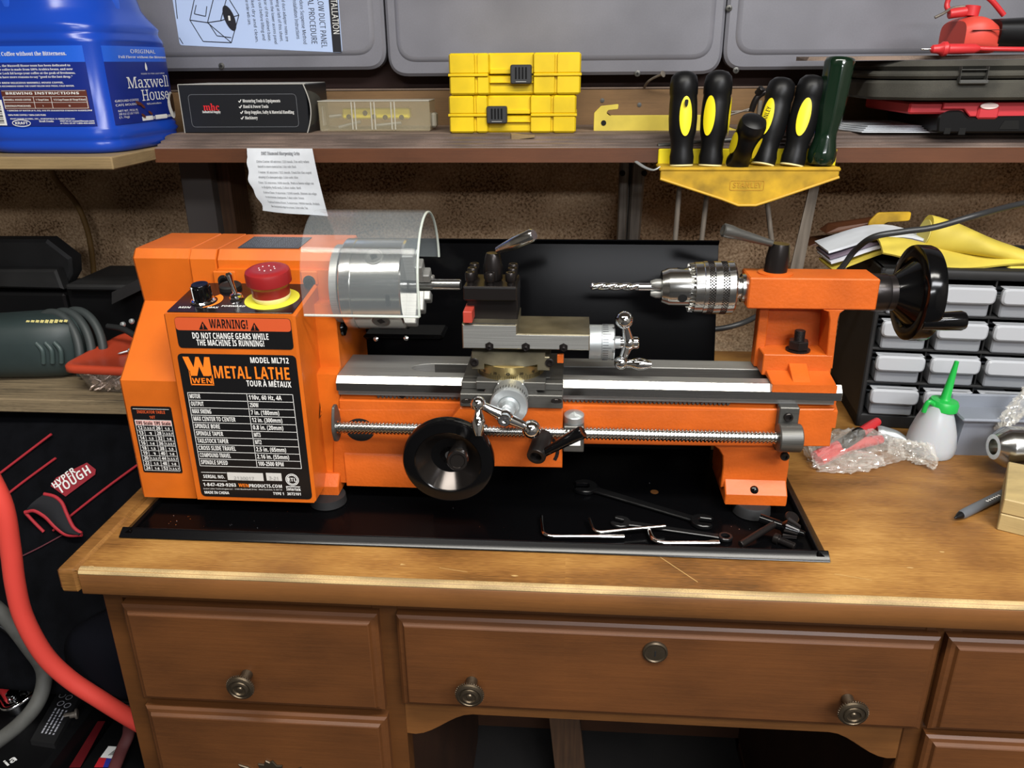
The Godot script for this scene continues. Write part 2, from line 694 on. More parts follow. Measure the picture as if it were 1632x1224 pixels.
	tri(mat("desk_inside", "4a2c18", 0.6), Vector3(2, 4, 4), t_wood)
	tri(mat("shelf_wood", "6e4126", 0.5), Vector3(2, 4, 4), t_wood)
	tri(mat("dusty_wood", "8a7566", 0.75), Vector3(3, 6, 6), t_dust)
	tri(mat("raw_wood", "a98f64", 0.75), Vector3(2, 6, 6), t_wood, n_grain, 0.5)
	var t_raw := ramp_tex([[grain.duplicate(), 0.36], [fleck.duplicate(), 0.3], [blot.duplicate(), 0.34]], [[0.0, g.call(0.22)], [0.35, g.call(0.5)], [0.55, g.call(0.8)], [1.0, W]], 1024, 512)
	tri(mat("weathered_wood", "9c8868", 0.85), Vector3(1.6, 5, 5), t_raw, n_grain, 0.8)
	tri(mat("ledger_wood", "8f6d47", 0.8), Vector3(2, 6, 6), t_wood)
	tri(mat("dark_wood", "4b3a2f", 0.8), Vector3(3, 3, 3), t_wood)
	tri(mat("brown_post", "5f4128", 0.7), Vector3(3, 3, 3), t_up)
	tri(mat("pale_box", "cdb37a", 0.6), Vector3(4, 10, 10), t_wood)
	tri(mat("old_metal", "968c80", 0.5, 0.35), Vector3(3, 3, 3), t_up)
	# room
	tri(mat("wall", "eee2cb", 0.95, 0.0, 0.2), Vector3(1.9, 1.9, 1.9), t_wall, n_rough, 0.55)
	tri(mat("plain_wall", "7f786f", 0.95), Vector3(1, 1, 1), t_blot)
	tri(mat("floor", "2c2927", 0.9), Vector3(1.5, 1.5, 1.5), t_blot)
	tri(mat("ceiling", "b4afa6", 0.95), Vector3(1, 1, 1), t_soft)
	tri(mat("grey_panel", "86868e", 0.24), Vector3(2, 2, 2), t_soft)
	mat("blue_sheet", "b9cdf2", 0.5)
	mat("ink", "1b1b22", 0.5)
	tri(mat("paper", "dfe4ea", 0.8), Vector3(6, 6, 6), t_soft)
	tri(mat("yellow_case", "f3cf12", 0.42), Vector3(5, 5, 5), t_soft)
	tri(mat("yellow_dirty", "dcae22", 0.5), Vector3(8, 8, 8), t_blot)
	mat("yellow_inlay", "f2dd1e", 0.4)
	tri(mat("yellow_soft", "dcc64e", 0.65), Vector3(6, 6, 6), t_soft)
	mat("blue_can", "1844b0", 0.25)
	mat("blue_label", "14287c", 0.3)
	mat("blue_band", "2460d4", 0.3)
	mat("brown_label", "5b2c22", 0.4)
	mat("cup_white", "eceae4", 0.4)
	mat("coffee", "2c150c", 0.4)
	tri(mat("dusty_black", "46443c", 0.8), Vector3(5, 5, 5), t_dust)
	mat("red_plastic", "c2323a", 0.45)
	mat("red_meter", "d94c3e", 0.5)
	mat("dark_green", "0d2114", 0.12, 0.0, 0.7)
	tri(mat("tool_green", "2f3c3c", 0.5), Vector3(6, 6, 6), t_soft)
	mat("lid_orange", "b5432a", 0.35)
	tri(mat("bag_cloth", "0e0f13", 0.95, 0.0, 0.2), Vector3(12, 12, 12), t_blot, n_fine, 0.6)
	mat("hose_red", "d8453a", 0.55)
	tri(mat("cable_grey", "5a5a56", 0.7), Vector3(10, 10, 10), t_blot)
	mat("brown_cord", "6b4f24", 0.7)
	mat("grey_plastic", "7d828c", 0.4)
	mat("marker_grey", "5c5f63", 0.4)
	tri(mat("bronze", "6e6150", 0.35, 0.85), Vector3(20, 20, 20), t_soft)
	mat("lid_tinted_screw", "d0bdb0", 0.35, 0.7)  # copper and steel mix; reddish light from the lid put into the colour

func t_dusty() -> Texture2D:
	return M.dusty_wood.albedo_texture

func build_room() -> void:
	var s := st()
	boxp(s, Vector3(-1.6, -0.86, -1.36), Vector3(1.7, 1.5, -1.24), 0.0)
	struct("wall_back", s, M.wall)
	s = st()
	boxp(s, Vector3(-1.7, -0.86, -1.36), Vector3(-1.6, 1.5, 3.4), 0.0)
	struct("wall_left", s, M.plain_wall)
	s = st()
	boxp(s, Vector3(1.7, -0.86, -1.36), Vector3(1.8, 1.5, 3.4), 0.0)
	struct("wall_right", s, M.plain_wall)
	s = st()
	boxp(s, Vector3(-1.7, -0.86, 3.4), Vector3(1.8, 1.5, 3.5), 0.0)
	struct("wall_front", s, mat("far_wall", "57524c", 0.95))
	s = st()
	boxp(s, Vector3(-1.7, -0.86, -1.36), Vector3(1.8, -0.76, 3.5), 0.0)
	struct("floor", s, M.floor)
	s = st()
	boxp(s, Vector3(-1.7, 1.4, -1.36), Vector3(1.8, 1.5, 3.5), 0.0)
	struct("ceiling", s, M.ceiling)

# ------------------------------------------------------------ desk
func knob(at: Vector3, parent: Node) -> void:
	var s := st()
	turn(s, [[0.0055, 0], [0.005, 0.008], [0.005, 0.013], [0.0125, 0.0155], [0.0132, 0.0172], [0.0125, 0.019], [0.0105, 0.0198], [0.0098, 0.0186], [0.0088, 0.0186], [0.0082, 0.02], [0.0062, 0.0206], [0.0056, 0.0192], [0.003, 0.0192], [0.0022, 0.0202], [0.0, 0.0205]], at, Vector3(0, -0.06, 1), 32)
	for i in 36:
		var a := TAU * i / 36
		box(s, at + Vector3(cos(a) * 0.0129, sin(a) * 0.0129, 0.0172), Vector3(0.001, 0.001, 0.0022), 0.0002, Basis(Vector3(0, 0, 1), a))
	part("knob", s, M.bronze, parent)

func drawer(desk: Node, x0: float, x1: float, y0: float, y1: float, called := "drawer") -> MeshInstance3D:
	var s := st()
	var c := Vector3((x0 + x1) / 2, (y0 + y1) / 2, 0)
	var w := (x1 - x0) / 2
	var h := (y1 - y0) / 2
	var rings := []
	for k in [[0.0, -0.60], [0.0, -0.589], [0.0025, -0.5868], [0.006, -0.586], [0.0075, -0.583], [0.0085, -0.5825]]:
		var r := PackedVector3Array()
		for q in [[-1, -1], [1, -1], [1, 1], [-1, 1]]:
			r.append(Vector3(c.x + q[0] * (w - k[0]), c.y + q[1] * (h - k[0]), k[1]))
		rings.append(r)
	skin(s, rings, true, [-1, -1, -1, -1, -1])
	return part(called, s, M.desk_front, desk)

func build_desk() -> void:
	var d := thing("desk", "old wooden desk with worn golden top and reddish-brown drawer fronts under the lathe", "desk", Vector3(0.3, -0.76, -0.85))
	var s := st()
	var prof := rounded(v2([[0.5737, -0.0255], [0.5737, 0.0], [1.2, 0.0], [1.2, -0.0255]]), 0.004, 4)
	var pr := []
	for p in prof:
		pr.append([-p.x, p.y])
	run_x(s, pr, -0.438, 1.25, 0.0)
	part("desktop", s, M.desk_top, d)
	s = st()
	run_x(s, [[-0.58, -0.0259], [-0.5739, -0.0259], [-0.5733, -0.025], [-0.5733, -0.0056], [-0.5738, -0.0048], [-0.58, -0.0048]], -0.4382, 1.25, 0.0002)
	part("front_edge", s, M.desk_edge, d, "darker worn front edge")
	s = st()
	run_x(s, [[-0.5795, -0.0047], [-0.5736, -0.0047], [-0.5732, -0.0038], [-0.5742, -0.0014], [-0.576, -0.0001], [-0.5785, 0.0004], [-0.5795, 0.0002]], -0.4382, 1.25, 0.0002)
	part("worn_arris", s, tri(mat("worn_wood", "c3a673", 0.7), Vector3(3, 8, 8), t_dusty()), d, "pale worn top arris of the front edge")
	s = st()
	run_x(s, pr, -0.4605, -0.4395, 0.004)
	part("edge_strip", s, M.desk_top, d)
	s = st()
	# scratches and paint specks of years of use
	for q in [[Vector3(0.086, 0, -0.626), Vector3(0.1149, 0, -0.5897), 0.0007], [Vector3(0.3791, 0, -0.9631), Vector3(0.3991, 0, -0.8907), 0.0005], [Vector3(0.2365, 0, -0.6092), Vector3(0.2662, 0, -0.6019), 0.0005], [Vector3(-0.113, 0, -0.597), Vector3(-0.0869, 0, -0.592), 0.0005]]:
		stroke(s, q[0], q[1], q[2], Vector3.UP, 0.0002)
	for q in [Vector3(-0.4281, 0, -0.5795), Vector3(-0.4235, 0, -0.5778), Vector3(0.3059, 0, -0.6229), Vector3(-0.1478, 0, -0.5997), Vector3(-0.0447, 0, -0.589), Vector3(0.3439, 0, -0.6499)]:
		var fl := []
		for i in 7:
			var an := TAU * i / 7
			fl.append(q + Vector3(cos(an) * rng.randf_range(0.001, 0.004), 0, sin(an) * rng.randf_range(0.0006, 0.0014)))
		poly_print(s, fl, Vector3.UP, 0.0002)
	var marks := part("scratches", s, mat("bare_wood", "bd9d66", 0.6), d)
	marks.set_meta("kind", "stuff")
	s = st()
	var zf := -0.597
	var yt := -0.0255
	# stiles and rails of the front frame
	var zb := -0.62
	var L0 := -0.4371
	var L1 := -0.423
	var C0 := -0.1748
	var C1 := -0.1577
	var R0 := 0.3217
	var R1 := 0.3459
	var end := 1.2
	for q in [[L0, L1 + 0.004], [C0 - 0.004, C1 + 0.004], [R0 - 0.004, R1 + 0.004], [end - 0.03, end]]:
		s = st()
		boxp(s, Vector3(q[0], -0.74, zb), Vector3(q[1], yt, zf), 0.001)
		part("stile", s, M.desk_frame, d)
	var yd1 := -0.1637
	var yc0 := -0.1579
	s = st()
	boxp(s, Vector3(L0, yt - 0.022, zb), Vector3(end, yt, zf - 0.0008), 0.0005)
	part("rail", s, M.desk_frame, d)
	for q in [[L1, C0], [R1, end - 0.03]]:
		s = st()
		boxp(s, Vector3(q[0], yd1 - 0.012, zb), Vector3(q[1], yd1 + 0.012, zf - 0.0008), 0.0005)
		part("rail", s, M.desk_frame, d)
	# scalloped apron under the long drawer
	var ya := yc0 + 0.006
	var yb := yc0 - 0.0125
	var ap := [Vector2(C1, ya), Vector2(C1, yb - 0.03)]
	for i in 9:
		var t := i / 8.0
		ap.append(Vector2(C1 + 0.004 + 0.066 * t, yb - 0.028 + 0.028 * smoothstep(0.0, 1.0, t) - 0.006 * sin(t * PI) * (1 - t)))
	for i in 9:
		var t := 1.0 - i / 8.0
		ap.append(Vector2(R0 - 0.004 - 0.066 * t, yb - 0.028 + 0.028 * smoothstep(0.0, 1.0, t) - 0.006 * sin(t * PI) * (1 - t)))
	ap.append_array([Vector2(R0, yb - 0.03), Vector2(R0, ya)])
	s = st()
	prism(s, PackedVector2Array(ap), zb, zf - 0.0012, 0.0008)
	part("apron", s, M.desk_edge, d)
	# carcass
	for q in [L0 + 0.002, C1 - 0.018, R0 + 0.002, end - 0.02]:
		s = st()
		boxp(s, Vector3(q, -0.74, -1.15), Vector3(q + 0.018, yt, zb), 0.001)
		part("side_panel", s, M.desk_inside, d)
	s = st()
	boxp(s, Vector3(L0 + 0.02, -0.74, -1.165), Vector3(end - 0.02, yt, -1.15), 0.001)
	part("back_panel", s, M.desk_inside, d)
	s = st()
	boxp(s, Vector3(C1, yc0 - 0.004, -1.15), Vector3(R0, yc0 + 0.004, zb), 0.001)
	part("drawer_floor", s, M.desk_inside, d)
	for q in [[L0, C1], [R0, end]]:
		s = st()
		boxp(s, Vector3(q[0], -0.76, -1.14), Vector3(q[1], -0.735, zb + 0.005), 0.003)
		part("plinth", s, M.desk_inside, d)
	# drawers
	var a := Vector3(-0.4145, -0.047, -0.585)
	var b := Vector3(-0.1711, -0.1601, -0.585)
	var dr := drawer(d, a.x, b.x, b.y, a.y)
	knob(Vector3(-0.3004, -0.118, -0.5825), dr)
	dr = drawer(d, a.x + 0.0005, b.x + 0.001, -0.345, -0.1693)
	# pressed leaf-shaped pull plate of the lower drawer, its top just in view
	s = st()
	var lf := []
	var lc := Vector3(-0.2917, -0.2366, -0.582)
	for q in [[-0.032, -0.03], [0.032, -0.03], [0.027, -0.008], [0.032, 0.006], [0.023, 0.0015], [0.018, -0.003], [0.0115, 0.0005], [0.0125, 0.007], [0.007, 0.0065], [0.003, 0.0125], [0.0, 0.0105], [-0.004, 0.0125], [-0.0065, 0.007], [-0.0125, 0.0075], [-0.0115, 0.0005], [-0.018, -0.003], [-0.0235, 0.002], [-0.033, 0.0055], [-0.027, -0.008]]:
		lf.append(Vector2(lc.x + q[0], lc.y + q[1] - 0.002))
	prism(s, PackedVector2Array(lf), -0.5828, -0.5805, 0.0006)
	part("pull_plate", s, M.bronze, dr)
	a = Vector3(-0.1535, -0.0469, -0.585)
	b = Vector3(0.3277, -0.1514, -0.585)
	dr = drawer(d, a.x, b.x, b.y, a.y, "long_drawer")
	knob(Vector3(-0.0849, -0.1137, -0.5825), dr)
	knob(Vector3(0.2555, -0.1138, -0.5825), dr)
	s = st()
	var lk := Vector3(0.0816, -0.0704, -0.5825)
	turn(s, [[0.0112, 0], [0.0112, 0.0022], [0.0098, 0.003], [0.0088, 0.0022], [0.0, 0.0024]], lk, Vector3(0, 0, 1), 32)
	var lock := part("lock", s, M.bronze, dr)
	s = st()
	box(s, lk + Vector3(0, -0.0008, 0.0024), Vector3(0.0014, 0.006, 0.0006), 0.0002)
	part("keyhole", s, M.hole, lock)
	dr = drawer(d, 0.3342, 1.165, b.y + 0.001, a.y)
	dr = drawer(d, 0.3346, 1.165, -0.345, b.y - 0.006)
	# a board leaning in the dark knee hole
	s = st()
	hexa(s, [Vector3(0.0, -0.76, -1.0), Vector3(0.05, -0.76, -1.0), Vector3(-0.02, -0.2, -1.13), Vector3(-0.07, -0.2, -1.13), Vector3(0.0, -0.76, -0.98), Vector3(0.05, -0.76, -0.98), Vector3(-0.02, -0.2, -1.11), Vector3(-0.07, -0.2, -1.11)])
	single("board", s, M.brown_post, "narrow brown board leaning in the dark knee hole of the desk", "board")

# ------------------------------------------------------------ chip tray
func build_tray() -> void:
	var x0 := -0.4276
	var x1 := 0.2376
	var z0 := -0.6252
	var z1 := -0.845
	var t := thing("chip_tray", "shiny black metal chip tray with tall splash guard under the orange lathe", "tray", Vector3(-0.095, 0, -0.735))
	var s := st()
	boxp(s, Vector3(x0 + 0.002, 0.0004, z1), Vector3(x1 - 0.002, 0.0026, z0 - 0.002), 0.0004)
	part("floor_plate", s, M.black_tray, t)
	s = st()
	var pr := [[z0 - 0.0115, 0.0006], [z0 - 0.001, 0.0006], [z0, 0.0014], [z0 - 0.0008, 0.0024], [z0 - 0.0074, 0.0062], [z0 - 0.0082, 0.0069], [z0 - 0.0089, 0.0072], [z0 - 0.0098, 0.0072], [z0 - 0.011, 0.006], [z0 - 0.0115, 0.0052]]
	run_x(s, pr, x0, x1, 0.0003)
	part("front_lip", s, mat("tray_lip", "08080a", 0.2, 0.0, 0.4), t)
	for q in [[x0, 1.0], [x1, -1.0]]:
		s = st()
		var side := []
		for p in pr:
			side.append(Vector2(q[0] + q[1] * (z0 - p[0]), p[1]))
		prism(s, PackedVector2Array(side), z1, z0 - 0.004, 0.0004)
		part("side_lip", s, M.black_tray, t)
	s = st()
	var g := [[z1, 0.0006], [z1 + 0.002, 0.0026], [z1 + 0.0005, 0.008], [-0.9085, 0.2275], [-0.9045, 0.2325], [-0.9065, 0.2335], [-0.9115, 0.2285], [z1 - 0.0018, 0.008]]
	run_x(s, g, -0.405, 0.1652, 0.0003)
	part("splash_guard", s, M.black_tray, t)
	s = st()
	var h := Vector3(0.0912, 0.0027, -0.7414)
	turn(s, [[0.0042, 0], [0.0042, 0.0004], [0.0, 0.0004]], h - Vector3(0, 0.0002, 0), Vector3.UP, 24)
	part("bolt_hole", s, M.desk_edge, t, "round bolt hole showing the wood below")

# ------------------------------------------------------------ lathe
const SPY := 0.2205
const SPZ := -0.75

func socket_screw(s: SurfaceTool, at: Vector3, d: Vector3, r: float, h: float) -> void:
	turn(s, [[r * 0.86, 0], [r, h * 0.12], [r, h * 0.85], [r * 0.86, h], [r * 0.55, h], [r * 0.5, h * 0.45], [0.0, h * 0.4]], at, d, 20)

func ball(s: SurfaceTool, c: Vector3, r: float) -> void:
	var p := []
	for i in 13:
		var a := -PI / 2 + PI * i / 12
		p.append([cos(a) * r, sin(a) * r])
	turn(s, p, c, Vector3.UP, 20)

func build_lathe() -> void:
	var L := thing("metal_lathe", "orange bench metal lathe with steel bed and chuck standing on the black tray", "lathe", Vector3(-0.09, 0.003, -0.74))
	lathe_bed(L)
	lathe_head(L)
	lathe_labels(L)
	lathe_spindle(L)
	lathe_carriage(L)
	lathe_tailstock(L)

func lathe_bed(L: Node) -> void:
	var s := st()
	# deck with its slot, open towards the tailstock
	var sl := -0.1575
	var zf := -0.7247
	var zr := -0.7488
	var zm := (zf + zr) / 2
	var rr := (zf - zr) / 2
	var deck := PackedVector2Array([Vector2(-0.226, 0.711), Vector2(-0.226, 0.7716), Vector2(0.249, 0.7716), Vector2(0.249, -zr)])
	for i in 13:
		var a := PI / 2 + PI * i / 12
		deck.append(Vector2(sl + 2.2 * rr + cos(a) * rr * 2.2, -zm + sin(a) * rr))
	deck.append_array([Vector2(0.249, -zf), Vector2(0.249, 0.711)])
	var down := Transform3D(Basis(Vector3(1, 0, 0), Vector3(0, 0, -1), Vector3(0, 1, 0)), Vector3.ZERO)
	prism(s, deck, 0.1185, 0.1388, 0.0003, down)
	part("bed_deck", s, M.steel, L)
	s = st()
	boxp(s, Vector3(sl + 0.006, 0.119, zr - 0.0002), Vector3(0.22, 0.1378, zr + 0.0003), 0.0)  # dark strip stands for the shade inside the slot
	part("rail_shade_strip", s, M.steel_dark, L, "dark steel strip on the rear rail with the slot shade put into its colour")
	s = st()
	run_x(s, [[-0.7112, 0.1255], [-0.7045, 0.1255], [-0.7045, 0.1333], [-0.7102, 0.1392], [-0.7112, 0.1392]], -0.226, 0.2535, 0.0004)
	part("front_way", s, M.steel_bright, L)
	# orange casting below the ways
	s = st()
	run_x(s, [[-0.7178, 0.1262], [-0.7178, 0.1165], [-0.7095, 0.1125], [-0.7095, 0.0955], [-0.719, 0.0955], [-0.719, 0.1262]], -0.226, 0.2535, 0.0004)
	run_x(s, [[-0.757, 0.0955], [-0.757, 0.1262], [-0.768, 0.1262], [-0.768, 0.0955]], -0.226, 0.2535, 0.0006)
	var web := [Vector3(-0.2326, 0.1034, -0.7095), Vector3(0.2499, 0.115, -0.7095), Vector3(0.2512, 0.0756, -0.7095), Vector3(0.1308, 0.0729, -0.7095), Vector3(-0.0652, 0.0708, -0.7095), Vector3(-0.0848, 0.0322, -0.7095), Vector3(-0.0933, 0.0233, -0.7095), Vector3(-0.2404, 0.02, -0.7095)]
	prism(s, flat(web), -0.764, -0.7094, 0.001)
	run_x(s, [[-0.7097, 0.056], [-0.7077, 0.053], [-0.7077, 0.0185], [-0.7097, 0.0175]], -0.226, -0.137, 0.0006)
	part("bed_casting", s, M.orange, L)
	# dark oval recess behind the leadscrew
	s = st()
	prism(s, circle(0.0145, 28, Vector2(-0.2072, 0.0815), 0.0125), -0.7098, -0.7092, 0.0)
	part("recess", s, M.hole, L)
	s = st()
	var x0 := -0.1886
	var x1 := 0.1539
	var tp := PackedVector2Array([Vector2(x0, 0.1255)])
	var n := 84
	for i in n:
		var a := x0 + (x1 - x0) * i / n
		var w := (x1 - x0) / n
		tp.append_array([Vector2(a, 0.1178), Vector2(a + w * 0.3, 0.1152), Vector2(a + w * 0.62, 0.1152), Vector2(a + w * 0.92, 0.1178)])
	tp.append_array([Vector2(x1, 0.1178), Vector2(x1, 0.1255)])
	prism(s, tp, -0.718, -0.7125, 0.0)
	part("rack", s, M.steel_dark, L)
	for q in [Vector3(-0.163, 0.1187, -0.7122), Vector3(0.0298, 0.1204, -0.7122), Vector3(0.1262, 0.1207, -0.7122)]:
		s = st()
		socket_screw(s, q - Vector3(0, 0, 0.001), Vector3(0, 0, 1), 0.0032, 0.0016)
		part("screw", s, M.blued, L)
	# right foot
	s = st()
	var fx0 := 0.1552
	var fx1 := 0.2149
	var up := [Vector3(0.1406, 0.0738, -0.711), Vector3(0.1471, 0.0685, -0.711), Vector3(0.1513, 0.0618, -0.711), Vector3(0.1524, 0.0494, -0.711), Vector3(0.1525, 0.027, -0.711), Vector3(0.2154, 0.0269, -0.711), Vector3(0.2155, 0.0513, -0.711), Vector3(0.2138, 0.0758, -0.711)]
	prism(s, flat(up), -0.766, -0.711, 0.001)
	run_x(s, [[-0.7, 0.0145], [-0.7, 0.0255], [-0.711, 0.0365], [-0.766, 0.0365], [-0.776, 0.0255], [-0.776, 0.0145]], fx0, fx1, 0.001)
	part("foot", s, M.orange, L)
	s = st()
	turn(s, [[0.0, 0.004], [0.003, 0.0037], [0.0052, 0.0025], [0.0062, 0.0]].map(func(q): return [q[0] * 0.7, -q[1] * 0.9]), Vector3(0.1834, 0.0288, -0.7045), Vector3(0, -0.4, -1), 20)
	part("foot_screw", s, M.black_gloss, L)
	s = st()
	var dc := Vector3(0.1835, 0.003, -0.7065)
	turn(s, [[0.0172, 0], [0.0185, 0.0008], [0.0182, 0.0035], [0.0178, 0.0095], [0.0168, 0.0115], [0, 0.0115]], dc, Vector3.UP, 36)
	part("rubber_foot", s, M.rubber, L)
	# left foot under the headstock
	s = st()
	run_x(s, [[-0.699, 0.012], [-0.699, 0.0215], [-0.708, 0.032], [-0.768, 0.032], [-0.777, 0.0215], [-0.777, 0.012]], -0.33, -0.232, 0.001)
	part("foot", s, M.orange, L)
	s = st()
	turn(s, [[0.0172, 0], [0.0185, 0.0008], [0.0182, 0.0035], [0.0178, 0.009], [0.0, 0.009]], Vector3(-0.244, 0.003, -0.7), Vector3.UP, 36)
	part("rubber_foot", s, M.rubber, L)
	# leadscrew: a turned thread
	var zl := -0.692
	s = st()
	var la := Vector3(-0.2251, 0.0899, -0.692)
	var lb := Vector3(0.1961, 0.0945, -0.692)
	var r := 0.0062
	var prof := []
	var turns := 118
	var len := lb.x - la.x
	for i in turns:
		prof.append([r, len * i / turns])
		prof.append([r, len * (i + 0.3) / turns])
		prof.append([r * 0.8, len * (i + 0.45) / turns])
		prof.append([r * 0.8, len * (i + 0.8) / turns])
	turn(s, prof, Vector3(la.x, (la.y + lb.y) / 2, zl), Vector3(1, 0, 0), 18)
	part("leadscrew", s, M.steel_bright, L)
	var ly := (la.y + lb.y) / 2
	# left bearing plate
	s = st()
	prism(s, rounded(v2([[0.0, -0.016], [0.008, -0.013], [0.0125, 0.0], [0.0095, 0.012], [0.004, 0.0225], [-0.004, 0.0225], [-0.009, 0.012], [-0.0125, 0.0], [-0.008, -0.013]]), 0.003), 0, 0.003, 0.0005, Transform3D(Basis(Vector3(0, 0, -1), Vector3(0, 1, 0), Vector3(1, 0, 0)), Vector3(la.x - 0.0025, ly, zl - 0.002)))
	part("bearing_plate", s, M.steel_dark, L)
	# right bearing bracket
	s = st()
	var b0 := 0.1958
	var b1 := 0.2169
	turn(s, [[0.006, -0.0005], [0.0125, 0], [0.0135, 0.001], [0.0135, b1 - b0 - 0.001], [0.0125, b1 - b0], [0, b1 - b0]], Vector3(b0, ly, zl), Vector3(1, 0, 0), 32)
	boxp(s, Vector3(0.1971, ly - 0.018, -0.712), Vector3(0.2157, 0.1193, -0.7005), 0.001)
	var br := part("bearing_bracket", s, M.steel_dark, L)
	for q in [Vector3(0.2054, 0.1102, -0.7005), Vector3(0.2066, 0.0697, -0.7)]:
		s = st()
		socket_screw(s, q, Vector3(0, 0, 1), 0.0042, 0.0035)
		part("screw", s, M.blued, br)

func lathe_head(L: Node) -> void:
	var s := st()
	# headstock casting
	run_x(s, [[-0.742, 0.1388], [-0.742, 0.2355], [-0.7462, 0.236], [-0.7462, 0.2438], [-0.754, 0.253], [-0.826, 0.253], [-0.832, 0.246], [-0.832, 0.1]], -0.346, -0.2265, 0.001)
	run_x(s, [[-0.712, 0.03], [-0.712, 0.139], [-0.7255, 0.142], [-0.7255, 0.206], [-0.742, 0.206], [-0.80, 0.2], [-0.80, 0.03]], -0.25, -0.2262, 0.0008)
	part("headstock", s, M.orange_plate, L)
	# motor housing seen dark behind the bed
	s = st()
	boxp(s, Vector3(-0.222, 0.145, -0.84), Vector3(-0.135, 0.1514, -0.80), 0.003)
	var mh := part("motor_cover", s, M.black_gloss, L)
	for q in [Vector3(-0.2071, 0.1467, -0.8), Vector3(-0.1743, 0.148, -0.8)]:
		s = st()
		turn(s, [[0.0026, 0], [0.0026, 0.003], [0.0, 0.0034]], q, Vector3(0, 0.3, 1), 14)
		part("screw", s, M.chrome, mh)
	# raised screw lands on the headstock front, above the control panel
	for q in [[Vector3(-0.3392, 0.2242, -0.7405), Vector3(-0.3497, 0.2341, -0.7405), Vector3(-0.327, 0.2343, -0.7405)], [Vector3(-0.2538, 0.2245, -0.7405), Vector3(-0.262, 0.235, -0.7405), Vector3(-0.2453, 0.2339, -0.7405)]]:
		s = st()
		boxp(s, Vector3(q[1].x, 0.221, -0.743), Vector3(q[2].x, q[1].y, -0.7402), 0.0012)
		var land := part("screw_land", s, M.orange_plate, L)
		s = st()
		turn(s, [[0.0062, 0.0], [0.0062, 0.0004], [0.0, 0.0004]], q[0], Vector3(0, 0, 1), 24)
		part("screw_hole", s, M.hole, land)
		s = st()
		socket_screw(s, q[0] + Vector3(0, -0.0008, 0), Vector3(0, 0, 1), 0.0042, 0.0012)
		part("screw", s, M.black_gloss, land)
	# gear cover on the left end
	s = st()
	run_x(s, [[-0.683, 0.0125], [-0.683, 0.1405], [-0.7515, 0.2], [-0.7455, 0.245], [-0.7525, 0.2535], [-0.828, 0.2535], [-0.834, 0.246], [-0.834, 0.0125]], -0.4325, -0.372, 0.003)
	run_x(s, [[-0.7445, 0.15], [-0.7445, 0.2448], [-0.7515, 0.2534], [-0.827, 0.2534], [-0.833, 0.246], [-0.833, 0.15]], -0.373, -0.3465, 0.0008)
	part("gear_cover", s, M.orange_plate, L)
	# control box
	s = st()
	run_x(s, [[-0.67, 0.0195], [-0.67, 0.212], [-0.742, 0.222], [-0.742, 0.0195]], -0.3688, -0.2465, 0.002)
	part("control_box", s, M.orange_plate, L)
	# control panel on the sloping top
	var P0 := Vector3(-0.3672, 0.2123, -0.6715)
	var U := Vector3(0.1192, 0, 0)
	var V := Vector3(0, 0.0096, -0.0691)
	var N := U.cross(V).normalized()
	var pt := func(u: float, v: float) -> Vector3: return P0 + U * u + V * v
	s = st()
	var px := Transform3D(Basis(Vector3(1, 0, 0), V.normalized(), N), P0)
	prism(s, rrect(0.001, 0.001, 0.1182, 0.0688, 0.002), 0.0, 0.0008, 0.0002, px)
	var panel := part("control_panel", s, mat("panel_black", "141113", 0.22), L)
	# speed knob
	s = st()
	var kb: Vector3 = pt.call(0.215, 0.36)
	turn(s, [[0.0102, 0.0], [0.0102, 0.0012], [0.0088, 0.002], [0.0088, 0.004], [0.0082, 0.0165], [0.0074, 0.018], [0, 0.0178]], kb, N, 32)
	for i in 18:
		var a := TAU * i / 18
		box(s, kb + N * 0.01 + (U.normalized() * cos(a) + V.normalized() * sin(a)) * 0.0084, Vector3(0.0012, 0.0012, 0.0115), 0.0003, Basis(U.normalized(), V.normalized(), N).rotated(N, a))
	var kn := part("speed_knob", s, M.black_gloss, panel)
	s = st()
	turn(s, [[0.0108, 0], [0.0116, 0.001], [0.0104, 0.0022], [0.009, 0.0024]], kb + N * 0.0006, N, 32)
	part("knob_ring", s, M.chrome, panel)
	s = st()
	box(s, kb + N * 0.0105 + (-U.normalized() * 0.55 - V.normalized() * 0.8) * 0.009, Vector3(0.0011, 0.0014, 0.013), 0.0003, Basis(U.normalized(), V.normalized(), N))
	part("pointer_mark", s, M.white_print, panel)
	# fuse cap
	s = st()
	turn(s, [[0.0105, 0], [0.0105, 0.004], [0.0095, 0.0052], [0.008, 0.0056], [0.0072, 0.0048], [0, 0.0048]], pt.call(0.335, 0.80), N, 28)
	part("fuse_cap", s, M.black_matte, panel)
	# toggle switch
	s = st()
	var tb: Vector3 = pt.call(0.46, 0.46)
	var hx := PackedVector2Array()
	for i in 6:
		hx.append(Vector2(cos(TAU * i / 6), sin(TAU * i / 6)) * 0.0072)
	prism(s, hx, 0, 0.0022, 0.0004, Transform3D(Basis(Vector3(1, 0, 0), V.normalized(), N), tb))
	turn(s, [[0.0052, 0.002], [0.0052, 0.0048], [0.0035, 0.0058], [0.0, 0.006]], tb, N, 20)
	turn(s, [[0.002, 0.0], [0.0023, 0.012], [0.0034, 0.0175], [0.0036, 0.0195], [0.0022, 0.0218], [0.0, 0.0222]], tb + N * 0.004, N + Vector3(-0.28, 0.0, -0.25), 16)
	part("toggle_switch", s, M.chrome, panel)
	# fault lamp
	s = st()
	turn(s, [[0.0032, 0], [0.003, 0.0022], [0.0018, 0.0036], [0.0, 0.004]], pt.call(0.47, 0.93), N, 16)
	part("fault_lamp", s, M.yellow_ring, panel)
	# emergency stop
	var eb: Vector3 = pt.call(0.745, 0.47)
	s = st()
